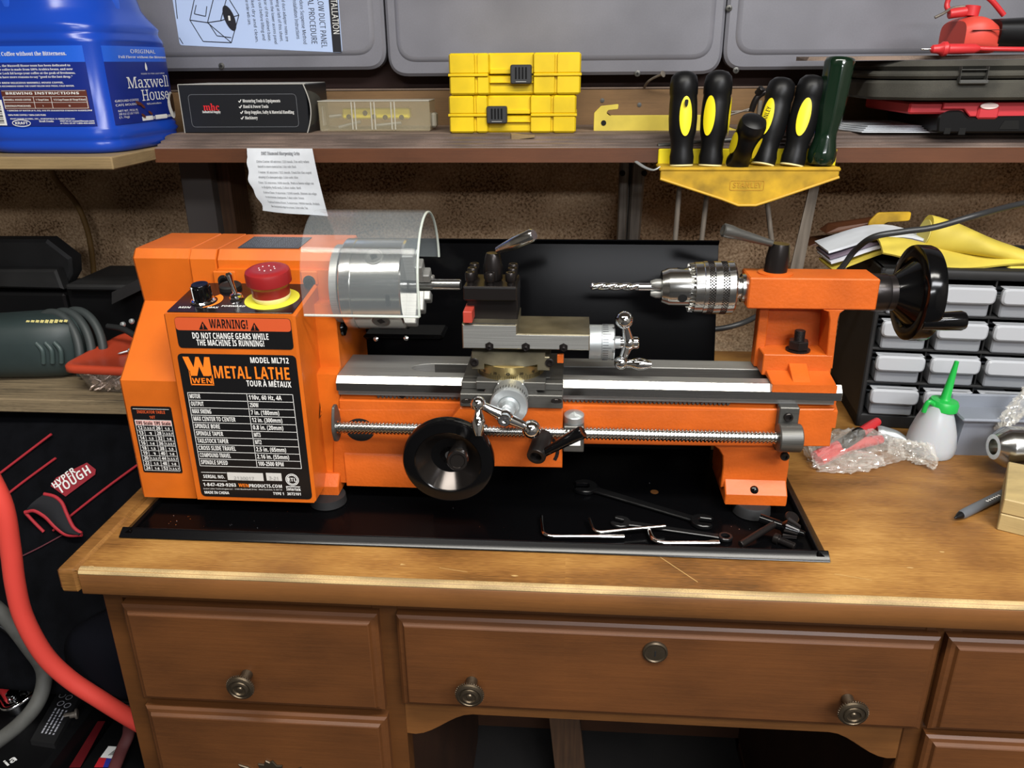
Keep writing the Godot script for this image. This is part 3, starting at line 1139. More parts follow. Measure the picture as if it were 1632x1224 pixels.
	turn(s, [[0.0252, 0], [0.0252, 0.0009], [0.0, 0.0009]], eb, N, 48)
	part("warning_ring", s, M.yellow_ring, panel)
	s = st()
	turn(s, [[0.0158, 0.0008], [0.0162, 0.0016], [0.0175, 0.004], [0.0175, 0.006], [0.0158, 0.0062]], eb, N, 40)
	part("stop_collar", s, M.cream, panel)
	s = st()
	turn(s, [[0.0162, 0.0052], [0.0172, 0.006], [0.0176, 0.014], [0.0188, 0.0165], [0.0206, 0.018], [0.0207, 0.0265], [0.0198, 0.0292], [0.0175, 0.0306], [0.013, 0.0312], [0.0118, 0.0309], [0.0, 0.0309]], eb, N, 48)
	var stop := part("stop_button", s, M.red_button, panel)
	s = st()
	for i in 8:
		var a := TAU * i / 8
		turn(s, [[0.0007, 0], [0.0005, 0.0003], [0, 0.0003]], eb + N * 0.0309 + (U.normalized() * cos(a) * 1.2 + V.normalized() * sin(a)) * 0.0062, N, 8)
	part("dots", s, M.white_print, stop)
	# print on the panel
	s = st()
	for q in [["MIN", 0.075, 0.165, 0.12], ["MAX", 0.3, 0.385, 0.13], ["FORWARD", 0.4, 0.585, 0.18], ["REVERSE", 0.54, 0.675, 0.64]]:
		write(s, q[0], pt.call(q[1], q[3]), pt.call(q[2], q[3]), 0.0034, "b", N, 0.0011)
	for q in [[0.475, 0.27], [0.62, 0.47]]:
		var p: Vector3 = pt.call(q[0], q[1])
		poly_print(s, [p + U * 0.012, p - U * 0.012, p + V * 0.05], N, 0.0011)
	part("lettering", s, M.white_print, panel)
	s = st()
	write(s, "FAULT", pt.call(0.52, 0.87), pt.call(0.63, 0.87), 0.0034, "b", N, 0.0011)
	part("fault_lettering", s, M.orange_print, panel)
	s = st()
	for i in 14:
		var a0 := -1.2 + 2.2 * i / 14.0
		var a1 := -1.2 + 2.2 * (i + 1) / 14.0
		var w0 := 0.0009 + 0.0022 * i / 14.0
		var w1 := 0.0009 + 0.0022 * (i + 1) / 14.0
		var e := func(a: float, r: float) -> Vector3: return kb + (U.normalized() * cos(a) + V.normalized() * sin(a)) * r
		poly_print(s, [e.call(a0, 0.0155 - w0), e.call(a0, 0.0155 + w0), e.call(a1, 0.0155 + w1), e.call(a1, 0.0155 - w1)], N, 0.0011)
	part("speed_arc", s, M.orange_print, panel)
	# data plate on the headstock roof
	s = st()
	var t := [Vector3(-0.3278, 0.2533, -0.7553), Vector3(-0.2665, 0.2533, -0.7547), Vector3(-0.2696, 0.2533, -0.8089), Vector3(-0.3316, 0.2533, -0.81)]
	for i in 4:
		t[i].z = clampf(t[i].z, -0.825, -0.757)
	hexa(s, [t[0], t[1], t[2], t[3], t[0] + Vector3(0, 0.0006, 0), t[1] + Vector3(0, 0.0006, 0), t[2] + Vector3(0, 0.0006, 0), t[3] + Vector3(0, 0.0006, 0)])
	var plate := part("notice_plate", s, mat("plate_grey", "3a3c42", 0.4), L)
	s = st()
	for i in 9:
		var f := (i + 0.7) / 9.6
		var a: Vector3 = t[0].lerp(t[3], f)
		var b: Vector3 = t[1].lerp(t[2], f)
		write(s, ["lllll ll llll lllll lll", "llll lllll ll lll llll l", "ll llll llll lll lllll"][i % 3], a.lerp(b, 0.05), a.lerp(b, 0.9), 0.0022, "s", Vector3.UP, 0.0009)
	part("small_print", s, mat("print_grey", "8c919c", 0.5), plate)

func lathe_labels(L: Node) -> void:
	var z := -0.67
	# warning label
	var a := Vector3(-0.3586, 0.2096, -0.67)
	var b := Vector3(-0.2561, 0.1795, -0.67)
	var xr := maxf(b.x, -0.2505)
	var mid := 0.1967
	var s := st()
	prism(s, rrect(a.x, b.y, xr, a.y - 0.0005, 0.004), z, z + 0.0005, 0.0)
	var w := part("warning_label", s, M.black_print, L)
	s = st()
	prism(s, rrect(a.x + 0.0003, mid, xr - 0.0003, a.y - 0.0008, 0.0035), z + 0.0002, z + 0.0007, 0.0)
	part("warning_band", s, M.warn_print, w)
	s = st()
	write(s, "WARNING!", Vector3(-0.3262, 0.1994, -0.67), Vector3(-0.2905, 0.1988, -0.67), 0.0085, "b", Vector3(0, 0, 1), 0.001)
	for q in [Vector3(-0.3322, 0.1987, -0.67), Vector3(-0.2842, 0.1983, -0.67)]:
		poly_print(s, [q + Vector3(-0.0042, -0.001, 0), q + Vector3(0.0042, -0.001, 0), q + Vector3(0, 0.0068, 0)], Vector3(0, 0, 1), 0.001)
	part("lettering", s, M.black_print, w)
	s = st()
	for q in [Vector3(-0.3322, 0.1987, -0.67), Vector3(-0.2842, 0.1983, -0.67)]:
		stroke(s, q + Vector3(0, 0.0012, 0), q + Vector3(0, 0.0044, 0), 0.0009, Vector3(0, 0, 1), 0.0012)
		stroke(s, q + Vector3(0, -0.0002, 0), q + Vector3(0, 0.0006, 0), 0.0009, Vector3(0, 0, 1), 0.0012)
	part("exclamation_marks", s, M.warn_print, w)
	s = st()
	write(s, "DO NOT CHANGE GEARS WHILE", Vector3(-0.3438, 0.1889, -0.67), Vector3(-0.2726, 0.1889, -0.67), 0.0058, "b", Vector3(0, 0, 1), 0.0009)
	write(s, "THE MACHINE IS RUNNING!", Vector3(-0.3407, 0.1823, -0.67), Vector3(-0.2775, 0.1822, -0.67), 0.0058, "b", Vector3(0, 0, 1), 0.0009)
	part("lettering", s, M.white_print, w, "white lettering")
	# data label
	a = Vector3(-0.3617, 0.1739, -0.67)
	b = Vector3(-0.2528, 0.0225, -0.67)
	xr = -0.2495
	s = st()
	prism(s, rrect(a.x, b.y + 0.001, xr, a.y, 0.005), z, z + 0.0005, 0.0)
	var d := part("data_label", s, M.black_print, L)
	s = st()
	var lift := 0.0008
	var F := Vector3(0, 0, 1)
	write(s, "MODEL ML712", Vector3(-0.2926, 0.166, -0.67), Vector3(-0.2565, 0.1661, -0.67), 0.0056, "b", F, lift)
	write(s, "TOUR À MÉTAUX", Vector3(-0.2993, 0.1428, -0.67), Vector3(-0.2568, 0.1424, -0.67), 0.0058, "b", F, lift)
	# table of data
	var rows := [["MOTOR", "110v, 60 Hz, 4A"], ["OUTPUT", "250W"], ["MAX SWING", "7 in. (180mm)"], ["MAX CENTER TO CENTER", "12 in. (300mm)"], ["SPINDLE BORE", "0.8 in. (20mm)"], ["SPINDLE TAPER", "MT3"], ["TAILSTOCK TAPER", "MT2"], ["CROSS SLIDE TRAVEL", "2.5 in. (65mm)"], ["COMPOUND TRAVEL", "2.16 in. (55mm)"], ["SPINDLE SPEED", "100-2500 RPM"]]
	var tl := Vector3(-0.3574, 0.1352, -0.67)
	var tr := Vector3(-0.2566, 0.1342, -0.67)
	var bl := Vector3(-0.358, 0.0582, -0.67)
	var x0 := (tl.x + bl.x) / 2
	var x1 := tr.x
	var xm := -0.3006
	var y0: float = tl.y
	var y1: float = bl.y - 0.0005
	var rh := (y0 - y1) / 10.0
	for i in 11:
		stroke(s, Vector3(x0, y0 - rh * i, z), Vector3(x1, y0 - rh * i, z), 0.0005, F, lift)
	for x in [x0, xm, x1]:
		stroke(s, Vector3(x, y0, z), Vector3(x, y1, z), 0.0005, F, lift)
	for i in 10:
		var y := y0 - rh * (i + 0.76)
		for k in 2:
			var t: String = rows[i][k]
			var xs: float = (x0 if k == 0 else xm) + 0.0015
			write(s, t, Vector3(xs, y, z), Vector3(xs + t.length() * (0.00205 if k == 0 else 0.0021), y, z), rh * 0.58, "b", F, lift)
	write(s, "SERIAL NO.", Vector3(-0.3564, 0.0443, -0.67), Vector3(-0.3348, 0.0443, -0.67), 0.0036, "b", F, lift)
	stroke(s, Vector3(-0.3579, 0.0506, -0.67), Vector3(-0.3326, 0.0507, -0.67), 0.0005, F, lift)
	stroke(s, Vector3(-0.3581, 0.0415, -0.67), Vector3(-0.3333, 0.0416, -0.67), 0.0005, F, lift)
	write(s, "1-847-429-9263", Vector3(-0.3578, 0.0352, -0.67), Vector3(-0.3246, 0.0356, -0.67), 0.0036, "b", F, lift)
	write(s, "PRODUCTS.COM", Vector3(-0.3113, 0.0353, -0.67), Vector3(-0.2784, 0.0357, -0.67), 0.0036, "b", F, lift)
	write(s, "MADE IN CHINA", Vector3(-0.3579, 0.0267, -0.67), Vector3(-0.3329, 0.0268, -0.67), 0.003, "b", F, lift)
	write(s, "TYPE 1   3072101", Vector3(-0.2882, 0.0276, -0.67), Vector3(-0.2604, 0.0279, -0.67), 0.003, "b", F, lift)
	write(s, "Intertek", Vector3(-0.2743, 0.033, -0.67), Vector3(-0.2599, 0.0328, -0.67), 0.0034, "b", F, lift)
	write(s, "Great Lakes Technologies LLC - 5160 Blackhawk Drive - West Dundee, IL 60118", Vector3(-0.3584, 0.0316, -0.67), Vector3(-0.2787, 0.0329, -0.67), 0.0013, "s", F, lift)
	# certification ring with its letters
	var ec := Vector3(-0.2673, 0.0451, -0.67)
	for i in 32:
		var p0 := Vector3(cos(TAU * i / 32), sin(TAU * i / 32), 0)
		var p1 := Vector3(cos(TAU * (i + 1) / 32), sin(TAU * (i + 1) / 32), 0)
		for r in [0.0062, 0.0048]:
			stroke(s, ec + p0 * r, ec + p1 * r, 0.0008, F, lift)
	write(s, "ETL", ec + Vector3(-0.0039, -0.0018, 0), ec + Vector3(0.0039, -0.0018, 0), 0.0038, "b", F, lift)
	stroke(s, ec + Vector3(-0.007, -0.0078, 0), ec + Vector3(0.007, -0.0078, 0), 0.0009, F, lift)
	part("lettering", s, M.white_print, d, "white lettering and table")
	s = st()
	for q in [[Vector3(-0.3319, 0.0514, -0.67), Vector3(-0.2958, 0.0428, -0.67)], [Vector3(-0.2928, 0.0519, -0.67), Vector3(-0.2775, 0.0434, -0.67)]]:
		poly_print(s, [Vector3(q[0].x, q[1].y, z), Vector3(q[1].x, q[1].y, z), Vector3(q[1].x, q[0].y, z), Vector3(q[0].x, q[0].y, z)], F, lift)
	part("serial_plate", s, mat("serial_white", "c9c7c2", 0.5), d)
	s = st()
	write(s, "METAL LATHE", Vector3(-0.3289, 0.1503, -0.67), Vector3(-0.2572, 0.15, -0.67), 0.0122, "b", F, lift)
	part("title", s, M.orange_print, d, "orange title lettering")
	s = st()
	write(s, "WEN", Vector3(-0.3221, 0.0357, -0.67), Vector3(-0.312, 0.0353, -0.67), 0.0036, "b", F, lift)
	part("site_name", s, M.orange_print, d)
	s = st()
	# the square emblem: a broad W over the word in a frame
	var q0 := Vector3(-0.3568, 0.171, -0.67)
	var q1 := Vector3(-0.3306, 0.1434, -0.67)
	var wd: float = q1.x - q0.x
	var ht: float = q0.y - q1.y
	var em := func(u: float, v: float) -> Vector3: return Vector3(q0.x + u * wd, q1.y + v * ht, z)
	var wp := []
	for q in [[0.0, 1.0], [0.22, 1.0], [0.35, 0.62], [0.47, 1.0], [0.59, 1.0], [0.7, 0.62], [0.79, 1.0], [0.98, 1.0], [0.98, 0.35], [0.86, 0.32], [0.66, 0.32], [0.55, 0.66], [0.43, 0.32], [0.17, 0.32], [0.17, 0.45]]:
		wp.append(em.call(q[0], q[1]))
	poly_print(s, wp, F, lift)
	stroke(s, em.call(0.17, 0.5), em.call(0.17, 0.0), 0.0012, F, lift)
	stroke(s, em.call(0.98, 0.38), em.call(0.98, 0.0), 0.0012, F, lift)
	stroke(s, em.call(0.15, 0.0), em.call(1.0, 0.0), 0.0012, F, lift)
	write(s, "WEN", em.call(0.22, 0.06), em.call(0.95, 0.06), 0.0052, "b", F, lift * 1.6)
	var emb := part("emblem", s, M.orange_print, d, "orange square emblem")
	s = st()
	write(s, "2130017", Vector3(-0.3253, 0.0439, -0.67), Vector3(-0.3051, 0.0439, -0.67), 0.0034, "s", F, lift * 1.8)
	write(s, "3-21", Vector3(-0.2899, 0.0451, -0.67), Vector3(-0.2811, 0.0447, -0.67), 0.0034, "s", F, lift * 1.8)
	part("stamped_number", s, mat("stamp", "8e8d8b", 0.5), d)
	# indicator table on the gear cover
	var zg := -0.683
	var ia := Vector3(-0.4249, 0.1138, -0.683)
	var ib := Vector3(-0.3847, 0.0414, -0.683)
	var ix1: float = -0.3843
	s = st()
	prism(s, rrect(ia.x, ib.y, ix1, ia.y, 0.002), zg, zg + 0.0005, 0.0)
	var it := part("indicator_label", s, M.black_print, L)
	var iw := ix1 - ia.x
	var ih: float = ia.y - ib.y
	var ip := func(u: float, v: float) -> Vector3: return Vector3(ia.x + u * iw, ia.y - v * ih, zg)
	s = st()
	for i in 11:
		var v := 0.2 + 0.0765 * i
		stroke(s, ip.call(0.05, v), ip.call(0.95, v), 0.0004, F, lift)
	for u in [0.05, 0.24, 0.5, 0.69, 0.95]:
		stroke(s, ip.call(u, 0.2), ip.call(u, 0.965), 0.0004, F, lift)
	stroke(s, ip.call(0.05, 0.035), ip.call(0.95, 0.035), 0.0004, F, lift)
	var tb := [["12", "1.3.5.7", "26", "1.5"], ["13", "1", "28", "1.3.5.7"], ["14", "1.5", "32", "1-8"], ["16", "1-8", "36", "1.3.5.7"], ["18", "1.5", "38", "1.5"], ["19", "1", "40", "1-8"], ["20", "1.3.5.7", "44", "1.3.5.7"], ["22", "1.5", "48", "1-8"], ["24", "1-8", "52", "1.3.5.7"]]
	for i in 9:
		for k in 4:
			var t: String = tb[i][k]
			var uc: float = [0.145, 0.37, 0.595, 0.82][k]
			var half := 0.02 + 0.013 * t.length() if k % 2 else 0.055
			write(s, t, ip.call(uc - half, 0.2 + 0.0765 * (i + 1.82)), ip.call(uc + half, 0.2 + 0.0765 * (i + 1.82)), 0.0036 if k % 2 == 0 else 0.0026, "b", F, lift)
	part("lettering", s, M.white_print, it, "white table")
	s = st()
	write(s, "INDICATOR TABLE", ip.call(0.14, 0.1), ip.call(0.84, 0.1), 0.0032, "b", F, lift)
	part("table_title", s, M.warn_print, it)
	s = st()
	write(s, "16T", ip.call(0.43, 0.175), ip.call(0.57, 0.175), 0.003, "b", F, lift)
	part("gear_size", s, M.warn_print, it)
	s = st()
	poly_print(s, [ip.call(0.05, 0.2765), ip.call(0.95, 0.2765), ip.call(0.95, 0.2), ip.call(0.05, 0.2)], F, lift * 0.8)
	part("heading_band", s, M.pink_print, it)
	s = st()
	for q in [["TPI", 0.07, 0.22], ["Scale", 0.26, 0.48], ["TPI", 0.52, 0.67], ["Scale", 0.71, 0.93]]:
		write(s, q[0], ip.call(q[1], 0.265), ip.call(q[2], 0.265), 0.0036, "b", F, lift * 1.6)
	part("heading", s, M.black_print, it)
	# voltage triangle on the right cheek of the control box
	var xs := -0.2465
	var v0 := Vector3(-0.2465, 0.1184, -0.7164)
	var v1 := Vector3(-0.2465, 0.0945, -0.7043)
	var v2_ := Vector3(-0.2465, 0.0969, -0.7332)
	var R := Vector3(1, 0, 0)
	s = st()
	poly_print(s, [v0, v1, v2_], R, 0.0004)
	var vt := part("voltage_sign", s, M.black_print, L)
	var c: Vector3 = (v0 + v1 + v2_) / 3
	s = st()
	poly_print(s, [c.lerp(v0, 0.76), c.lerp(v1, 0.76), c.lerp(v2_, 0.76)], R, 0.0007)
	part("sign_face", s, M.orange_print, vt)
	s = st()
	stroke(s, c.lerp(v0, 0.5), c + Vector3(0, -0.001, 0.003), 0.0016, R, 0.001)
	stroke(s, c + Vector3(0, -0.0008, 0.003), c + Vector3(0, 0.001, -0.003), 0.0012, R, 0.001)
	stroke(s, c + Vector3(0, 0.001, -0.003), c.lerp(v1, 0.5), 0.0016, R, 0.001)
	part("lightning_flash", s, M.black_print, vt)

func lathe_spindle(L: Node) -> void:
	var X := Vector3(1, 0, 0)
	var c := Vector3(0, SPY, SPZ)
	var s := st()
	# spindle flange, then the chuck body
	turn(s, [[0.038, 0], [0.038, 0.007], [0.03, 0.0075], [0.03, 0.012], [0, 0.012]], c + X * -0.2265, X, 48)
	part("spindle_flange", s, M.steel, L)
	s = st()
	var r := 0.044
	var xb := -0.2165
	turn(s, [[r - 0.001, 0], [r, 0.001], [r, 0.0105], [r - 0.0008, 0.0112], [r, 0.012], [r, 0.0575], [r - 0.0015, 0.059], [0.012, 0.059], [0.0115, 0.05], [0, 0.05]], c + X * xb, X, 72)
	var ch := part("chuck_body", s, M.steel_bright, L)
	for q in [[50.0, 0.033, 0.0085], [-38.0, 0.037, 0.0085], [170.0, 0.034, 0.0085]]:
		var a: float = deg_to_rad(q[0])
		var d := Vector3(0, sin(a), cos(a))
		s = st()
		turn(s, [[0.0088, -0.003], [0.0088, 0.0003], [0.0072, 0.0006], [0.0068, 0.0002], [0.0, 0.0002]], c + X * (xb + q[1]) + d * r, d, 28)
		var sock := part("key_socket", s, M.steel_dark, ch)
		s = st()
		box(s, c + X * (xb + q[1]) + d * (r + 0.0002), Vector3(0.0058, 0.0008, 0.0058), 0.0002, Basis(X, d, X.cross(d)).rotated(d, 0.5))
		part("square_hole", s, M.hole, sock)
	# slot in the flank
	s = st()
	box(s, c + Vector3(xb + 0.047, -0.004, 0.0435), Vector3(0.004, 0.011, 0.002), 0.0002)
	part("slot", s, M.hole, ch)
	for k in 3:
		var a := deg_to_rad(62.0 + 120.0 * k)
		var d := Vector3(0, sin(a), cos(a))
		var B := Basis(X, d, X.cross(d))
		s = st()
		var x0 := xb + 0.0575
		box(s, c + X * (x0 + 0.0055) + d * 0.0255, Vector3(0.012, 0.031, 0.0125), 0.001, B)
		box(s, c + X * (x0 + 0.0145) + d * 0.018, Vector3(0.0075, 0.02, 0.0135), 0.001, B)
		box(s, c + X * (x0 + 0.0205) + d * 0.0125, Vector3(0.007, 0.0095, 0.0125), 0.001, B)
		part("jaw", s, M.steel, L)
	# clear guard over the chuck
	s = st()
	var x0 := -0.243
	var x1: float = -0.1366
	var yb := 0.2073
	var path := []
	for i in 6:
		path.append(Vector3(0, lerpf(yb, SPY + 0.01, i / 5.0), -0.686))
	for i in 25:
		var a := PI * i / 24 * 0.985
		path.append(Vector3(0, SPY + 0.012 + sin(a) * 0.058, -0.746 + cos(a) * 0.06))
	sheet(s, func(u, v): 
		var q: float = v * (path.size() - 1)
		var i := mini(int(q), path.size() - 2)
		var p: Vector3 = path[i].lerp(path[i + 1], q - i)
		return Vector3(lerpf(x1, x0, u), p.y, p.z), 2, 60, 0.002)
	part("chuck_guard", s, M.clear_guard, L, "clear curved guard over the chuck")
	s = st()
	var rp := PackedVector3Array()
	for p in path:
		rp.append(Vector3(x1, p.y, p.z))
	tube(s, rp, 0.0013, 6)
	tube(s, PackedVector3Array([Vector3(x0, yb, -0.686), Vector3(x1, yb, -0.686)]), 0.0013, 6)
	var ed := mat("guard_edge", "cfd6cf", 0.2)
	ed.transparency = BaseMaterial3D.TRANSPARENCY_ALPHA
	ed.albedo_color = Color(0.85, 0.88, 0.84, 0.6)
	part("guard_edge", s, ed, L)
	# pivot screw of the guard
	s = st()
	turn(s, [[0.007, 0], [0.0085, 0.001], [0.008, 0.003], [0.004, 0.0045], [0, 0.005]], Vector3(-0.2262, 0.1776, -0.7425), X, 24)
	part("guard_pivot", s, M.black_gloss, L)

# lever with two balls and a grip, about centre c: p the arm's direction, q the grip's
func ball_crank(s: SurfaceTool, c: Vector3, axis: Vector3, a: Vector3, b: Vector3, grip: Vector3, k := 1.0) -> void:
	ball(s, c, 0.0075 * k)
	turn(s, [[0.0058 * k, -0.012 * k], [0.0058 * k, 0.0085 * k], [0.005 * k, 0.0095 * k], [0.0034 * k, 0.0095 * k], [0.003 * k, 0.005 * k], [0, 0.005 * k]], c, axis, 20)
	for q in [a, b]:
		var d: Vector3 = q - c
		turn(s, [[0.0052 * k, 0.004 * k], [0.0042 * k, d.length() * 0.5], [0.0036 * k, d.length() * 0.8], [0.0042 * k, d.length()]], c, d, 18)
	ball(s, a, 0.0085 * k)
	ball(s, b, 0.0068 * k)
	turn(s, [[0.0035 * k, 0.0], [0.0036 * k, 0.008 * k], [0.0052 * k, 0.012 * k], [0.0062 * k, 0.0165 * k], [0.0055 * k, 0.0215 * k], [0.0034 * k, 0.027 * k], [0.003 * k, 0.0285 * k], [0, 0.029 * k]], b, grip, 20)

func lathe_carriage(L: Node) -> void:
	var F := Vector3(0, 0, 1)
	var X := Vector3(1, 0, 0)
	var s := st()
	# saddle riding on the ways
	var zs := -0.688
	var xa: float = -0.1025
	var xe: float = -0.0055
	var yb: float = 0.1185
	var yt: float = 0.1319
	boxp(s, Vector3(xa, yb, -0.71), Vector3(xe, yt, zs), 0.0008)
	boxp(s, Vector3(xa, 0.1392, -0.785), Vector3(xe, yt, -0.7), 0.0008)
	part("saddle", s, M.steel_dark, L)
	for q in [Vector3(-0.0938, 0.1425, -0.6709), Vector3(-0.0113, 0.1425, -0.6753), Vector3(-0.0959, 0.1425, -0.7207)]:
		s = st()
		var p := Vector3(q.x, yt - 0.0004, q.z)
		turn(s, [[0.0052, 0], [0.005, 0.0008], [0.0034, 0.0008], [0.003, 0.0003], [0, 0.0003]], p, Vector3.UP, 20)
		part("screw", s, M.blued, L)
	# cross slide: dovetailed front block
	s = st()
	var c0: float = -0.0873
	var c1: float = -0.0221
	var y0 := yt
	var y1: float = 0.143
	var dv := (c1 - c0)
	prism(s, v2([[c0, y1], [c0, y0 + 0.003], [c0 + dv * 0.13, y0 + 0.003], [c0 + dv * 0.08, y0 - 0.004], [c1 - dv * 0.08, y0 - 0.004], [c1 - dv * 0.13, y0 + 0.003], [c1, y0 + 0.003], [c1, y1]]), -0.8, -0.692, 0.0006)
	boxp(s, Vector3(c1 - 0.001, y0 + 0.004, -0.72), Vector3(c1 + 0.004, y0 + 0.008, -0.714), 0.0006)
	part("cross_slide", s, M.steel_dark, L)
	# bronze-looking protractor ring of the swivel
	s = st()
	var sc := Vector3(-0.0572, y1, -0.7275)
	var pr := 0.033
	turn(s, [[pr, 0], [pr, 0.013], [pr - 0.002, 0.0137], [0, 0.0137]], sc, Vector3.UP, 64)
	var ring := part("protractor_ring", s, M.brass_oil, L)
	s = st()
	for i in 41:
		var a := deg_to_rad(-60.0 + 3.0 * i)
		var d := Vector3(sin(a), 0, cos(a))
		box(s, sc + d * (pr + 0.00005) + Vector3(0, 0.0026 if i % 5 else 0.0034, 0), Vector3(0.0004, 0.004 if i % 5 else 0.0056, 0.0004), 0.0, Basis(Vector3.UP, a))
	part("graduations", s, M.black_print, ring)
	s = st()
	for k in 5:
		var a := deg_to_rad(-44.0 + 22.0 * k)
		var d := Vector3(sin(a), 0, cos(a))
		var t := d.cross(Vector3.UP) * -1.0
		var p := sc + d * (pr + 0.0002) + Vector3(0, 0.0056, 0)
		write(s, ["40", "20", "0", "20", "40"][k], p - t * 0.0018, p + t * 0.0018, 0.0024, "b", d, 0.0002)
	part("numerals", s, M.black_print, ring)
	# compound base over the swivel, with a bolt at each end
	s = st()
	var b0: float = -0.0916
	var b1: float = -0.0186
	var by0: float = 0.1525
	var by1: float = 0.1701
	var arc := [Vector2(b0, by0), Vector2(b0 + 0.0115, by0)]
	for i in 13:
		var t := i / 12.0
		arc.append(Vector2(lerpf(b0 + 0.0115, b1 - 0.0115, t), by0 + 0.0055 - 0.0035 * sin(t * PI)))
	arc.append_array([Vector2(b1 - 0.0115, by0), Vector2(b1, by0), Vector2(b1, by1 - 0.004), Vector2(b1 - 0.004, by1 - 0.004), Vector2(b1 - 0.004, by1), Vector2(b0, by1)])
	var arc2 := PackedVector2Array(arc)
	prism(s, arc2, -0.755, -0.6985, 0.0006)
	var cb := part("compound_base", s, M.steel_oily, L)
	for q in [Vector3(-0.0891, 0.1599, -0.6985), Vector3(-0.0185, 0.1607, -0.6985)]:
		s = st()
		socket_screw(s, q - F * 0.0008, F, 0.0042, 0.0022)
		part("screw", s, M.blued, cb)
	s = st()
	box(s, Vector3(-0.0086, 0.1646, -0.7) , Vector3(0.006, 0.0085, 0.004), 0.0005)
	part("orange_tab", s, M.orange, L)
	# compound slide: higher on the left, lower on the right
	s = st()
	var zc := -0.695
	var m0: float = -0.0993
	var m1: float = -0.0485
	var m2: float = 0.0182
	var my0: float = 0.1744
	var my1: float = 0.1982
	var my2: float = 0.1895
	var ell := v2([[m0, my0], [m2, my0], [m2, my2], [m1, my2], [m1, my1], [m0, my1]])
	prism(s, ell, -0.752, zc, 0.0008)
	var cs := part("compound_slide", s, M.steel_oily, L)
	s = st()
	prism(s, inset(ell, 0.0009), zc - 0.001, zc + 0.0004, 0.0002)
	part("ground_face", s, M.steel, cs, "bright ground front face")
	for q in [Vector3(-0.0742, 0.1772, -0.6945), Vector3(-0.0405, 0.1771, -0.6945), Vector3(-0.0058, 0.1771, -0.6945)]:
		s = st()
		turn(s, [[0.0045, 0], [0.0042, 0.001], [0.0034, 0.001]], q - F * 0.0005, F, 6)
		turn(s, [[0.0022, 0], [0.0022, 0.0045], [0.0012, 0.0048], [0.0009, 0.003], [0, 0.003]], q, F, 16)
		part("gib_screw", s, M.blued, cs)
	# neck and four-way tool post
	s = st()
	var tz := -0.703
	var t0: float = -0.0984
	var t1: float = -0.0489
	var ty0: float = 0.218
	var ty1: float = 0.2315
	boxp(s, Vector3(t0 + 0.002, my1 - 0.001, -0.748), Vector3(t1, ty0 + 0.001, -0.712), 0.001)
	part("post_neck", s, M.blued, L)
	s = st()
	boxp(s, Vector3(t0, ty0, -0.75), Vector3(t1, ty1, tz), 0.0012)
	var tp := part("tool_post", s, M.blued, L)
	s = st()
	stroke(s, Vector3(t0 + 0.001, ty1 - 0.0012, tz), Vector3(t1 - 0.001, ty1 - 0.0012, tz), 0.0014, F, 0.0002)
	stroke(s, Vector3(t0 + 0.006, my1 + 0.0008, zc), Vector3(t1 - 0.001, my1 + 0.0008, zc), 0.001, F, 0.0004)
	part("bright_edge", s, M.chrome, tp)
	var cx := (t0 + t1) / 2
	var cz := (-0.75 + tz) / 2
	for q in [[-0.0185, 0.017], [0.0, 0.0185], [0.0185, 0.017], [0.019, 0.0], [-0.0185, 0.0], [0.0185, -0.017], [-0.0185, -0.0175]]:
		s = st()
		var p := Vector3(cx + q[0], ty1 - 0.001, cz + q[1])
		rod(s, p, p + Vector3(0, 0.006, 0), 0.0032, 0.0003, 16)
		socket_screw(s, p + Vector3(0, 0.0045, 0), Vector3.UP, 0.0048, 0.0085)
		part("clamp_screw", s, M.blued, tp)
	s = st()
	turn(s, [[0.0072, 0], [0.0088, 0.002], [0.0092, 0.013], [0.0078, 0.021], [0.0068, 0.0245], [0.006, 0.026], [0, 0.0262]], Vector3(cx + 0.001, ty1, cz), Vector3.UP, 28)
	var nut := part("clamp_hub", s, M.blued, tp)
	s = st()
	var ha := Vector3(-0.0676, 0.2613, -0.72)
	var hb := Vector3(-0.0334, 0.2799, -0.7)
	turn(s, [[0.0034, 0], [0.0042, 0.006], [0.0056, 0.018], [0.006, 0.022], [0.006, (hb - ha).length() - 0.002], [0.0045, (hb - ha).length()], [0, (hb - ha).length()]], ha, hb - ha, 20)
	part("clamp_handle", s, M.steel_bright, tp)
	# red-painted tool bit
	s = st()
	boxp(s, Vector3(-0.0977, 0.2, -0.692) + Vector3(0, 0, -0.03), Vector3(-0.0893, 0.2109, -0.692), 0.0006)
	part("tool_bit", s, M.red_paint, tp, "red painted square tool bit")
	# compound dial and its crank
	s = st()
	var dc := Vector3(m2, 0.1737, -0.722)
	var dl: float = 0.0419 - m2
	turn(s, [[0.0165, 0], [0.0165, dl * 0.48], [0.016, dl * 0.49], [0.0168, dl * 0.5], [0.0172, dl - 0.001], [0.016, dl], [0.006, dl], [0.006, dl + 0.0055], [0.0045, dl + 0.006], [0.0045, dl + 0.02], [0.0, dl + 0.02]], dc, X, 48)
	var dial := part("compound_dial", s, M.satin, L)
	s = st()
	for i in 40:
		var a := TAU * i / 40
		var d := Vector3(0, sin(a), cos(a))
		box(s, dc + X * (dl * 0.52 + (0.004 if i % 5 == 0 else 0.0027)) + d * 0.01705, Vector3(0.008 if i % 5 == 0 else 0.0052, 0.0004, 0.0004), 0.0, Basis(X, -a))
	for k in 4:
		var a := deg_to_rad(70.0 - 40.0 * k)
		var d := Vector3(0, sin(a), cos(a))
		var u := X.cross(d)
		var p := dc + X * (dl * 0.9) + d * 0.0173
		write(s, str(5 * (k + 1)), p - u * 0.0014, p + u * 0.0014, 0.0024, "b", d, 0.0002)
	part("graduations", s, M.black_print, dial)
	s = st()
	var kc := dc + X * (dl + 0.0135)
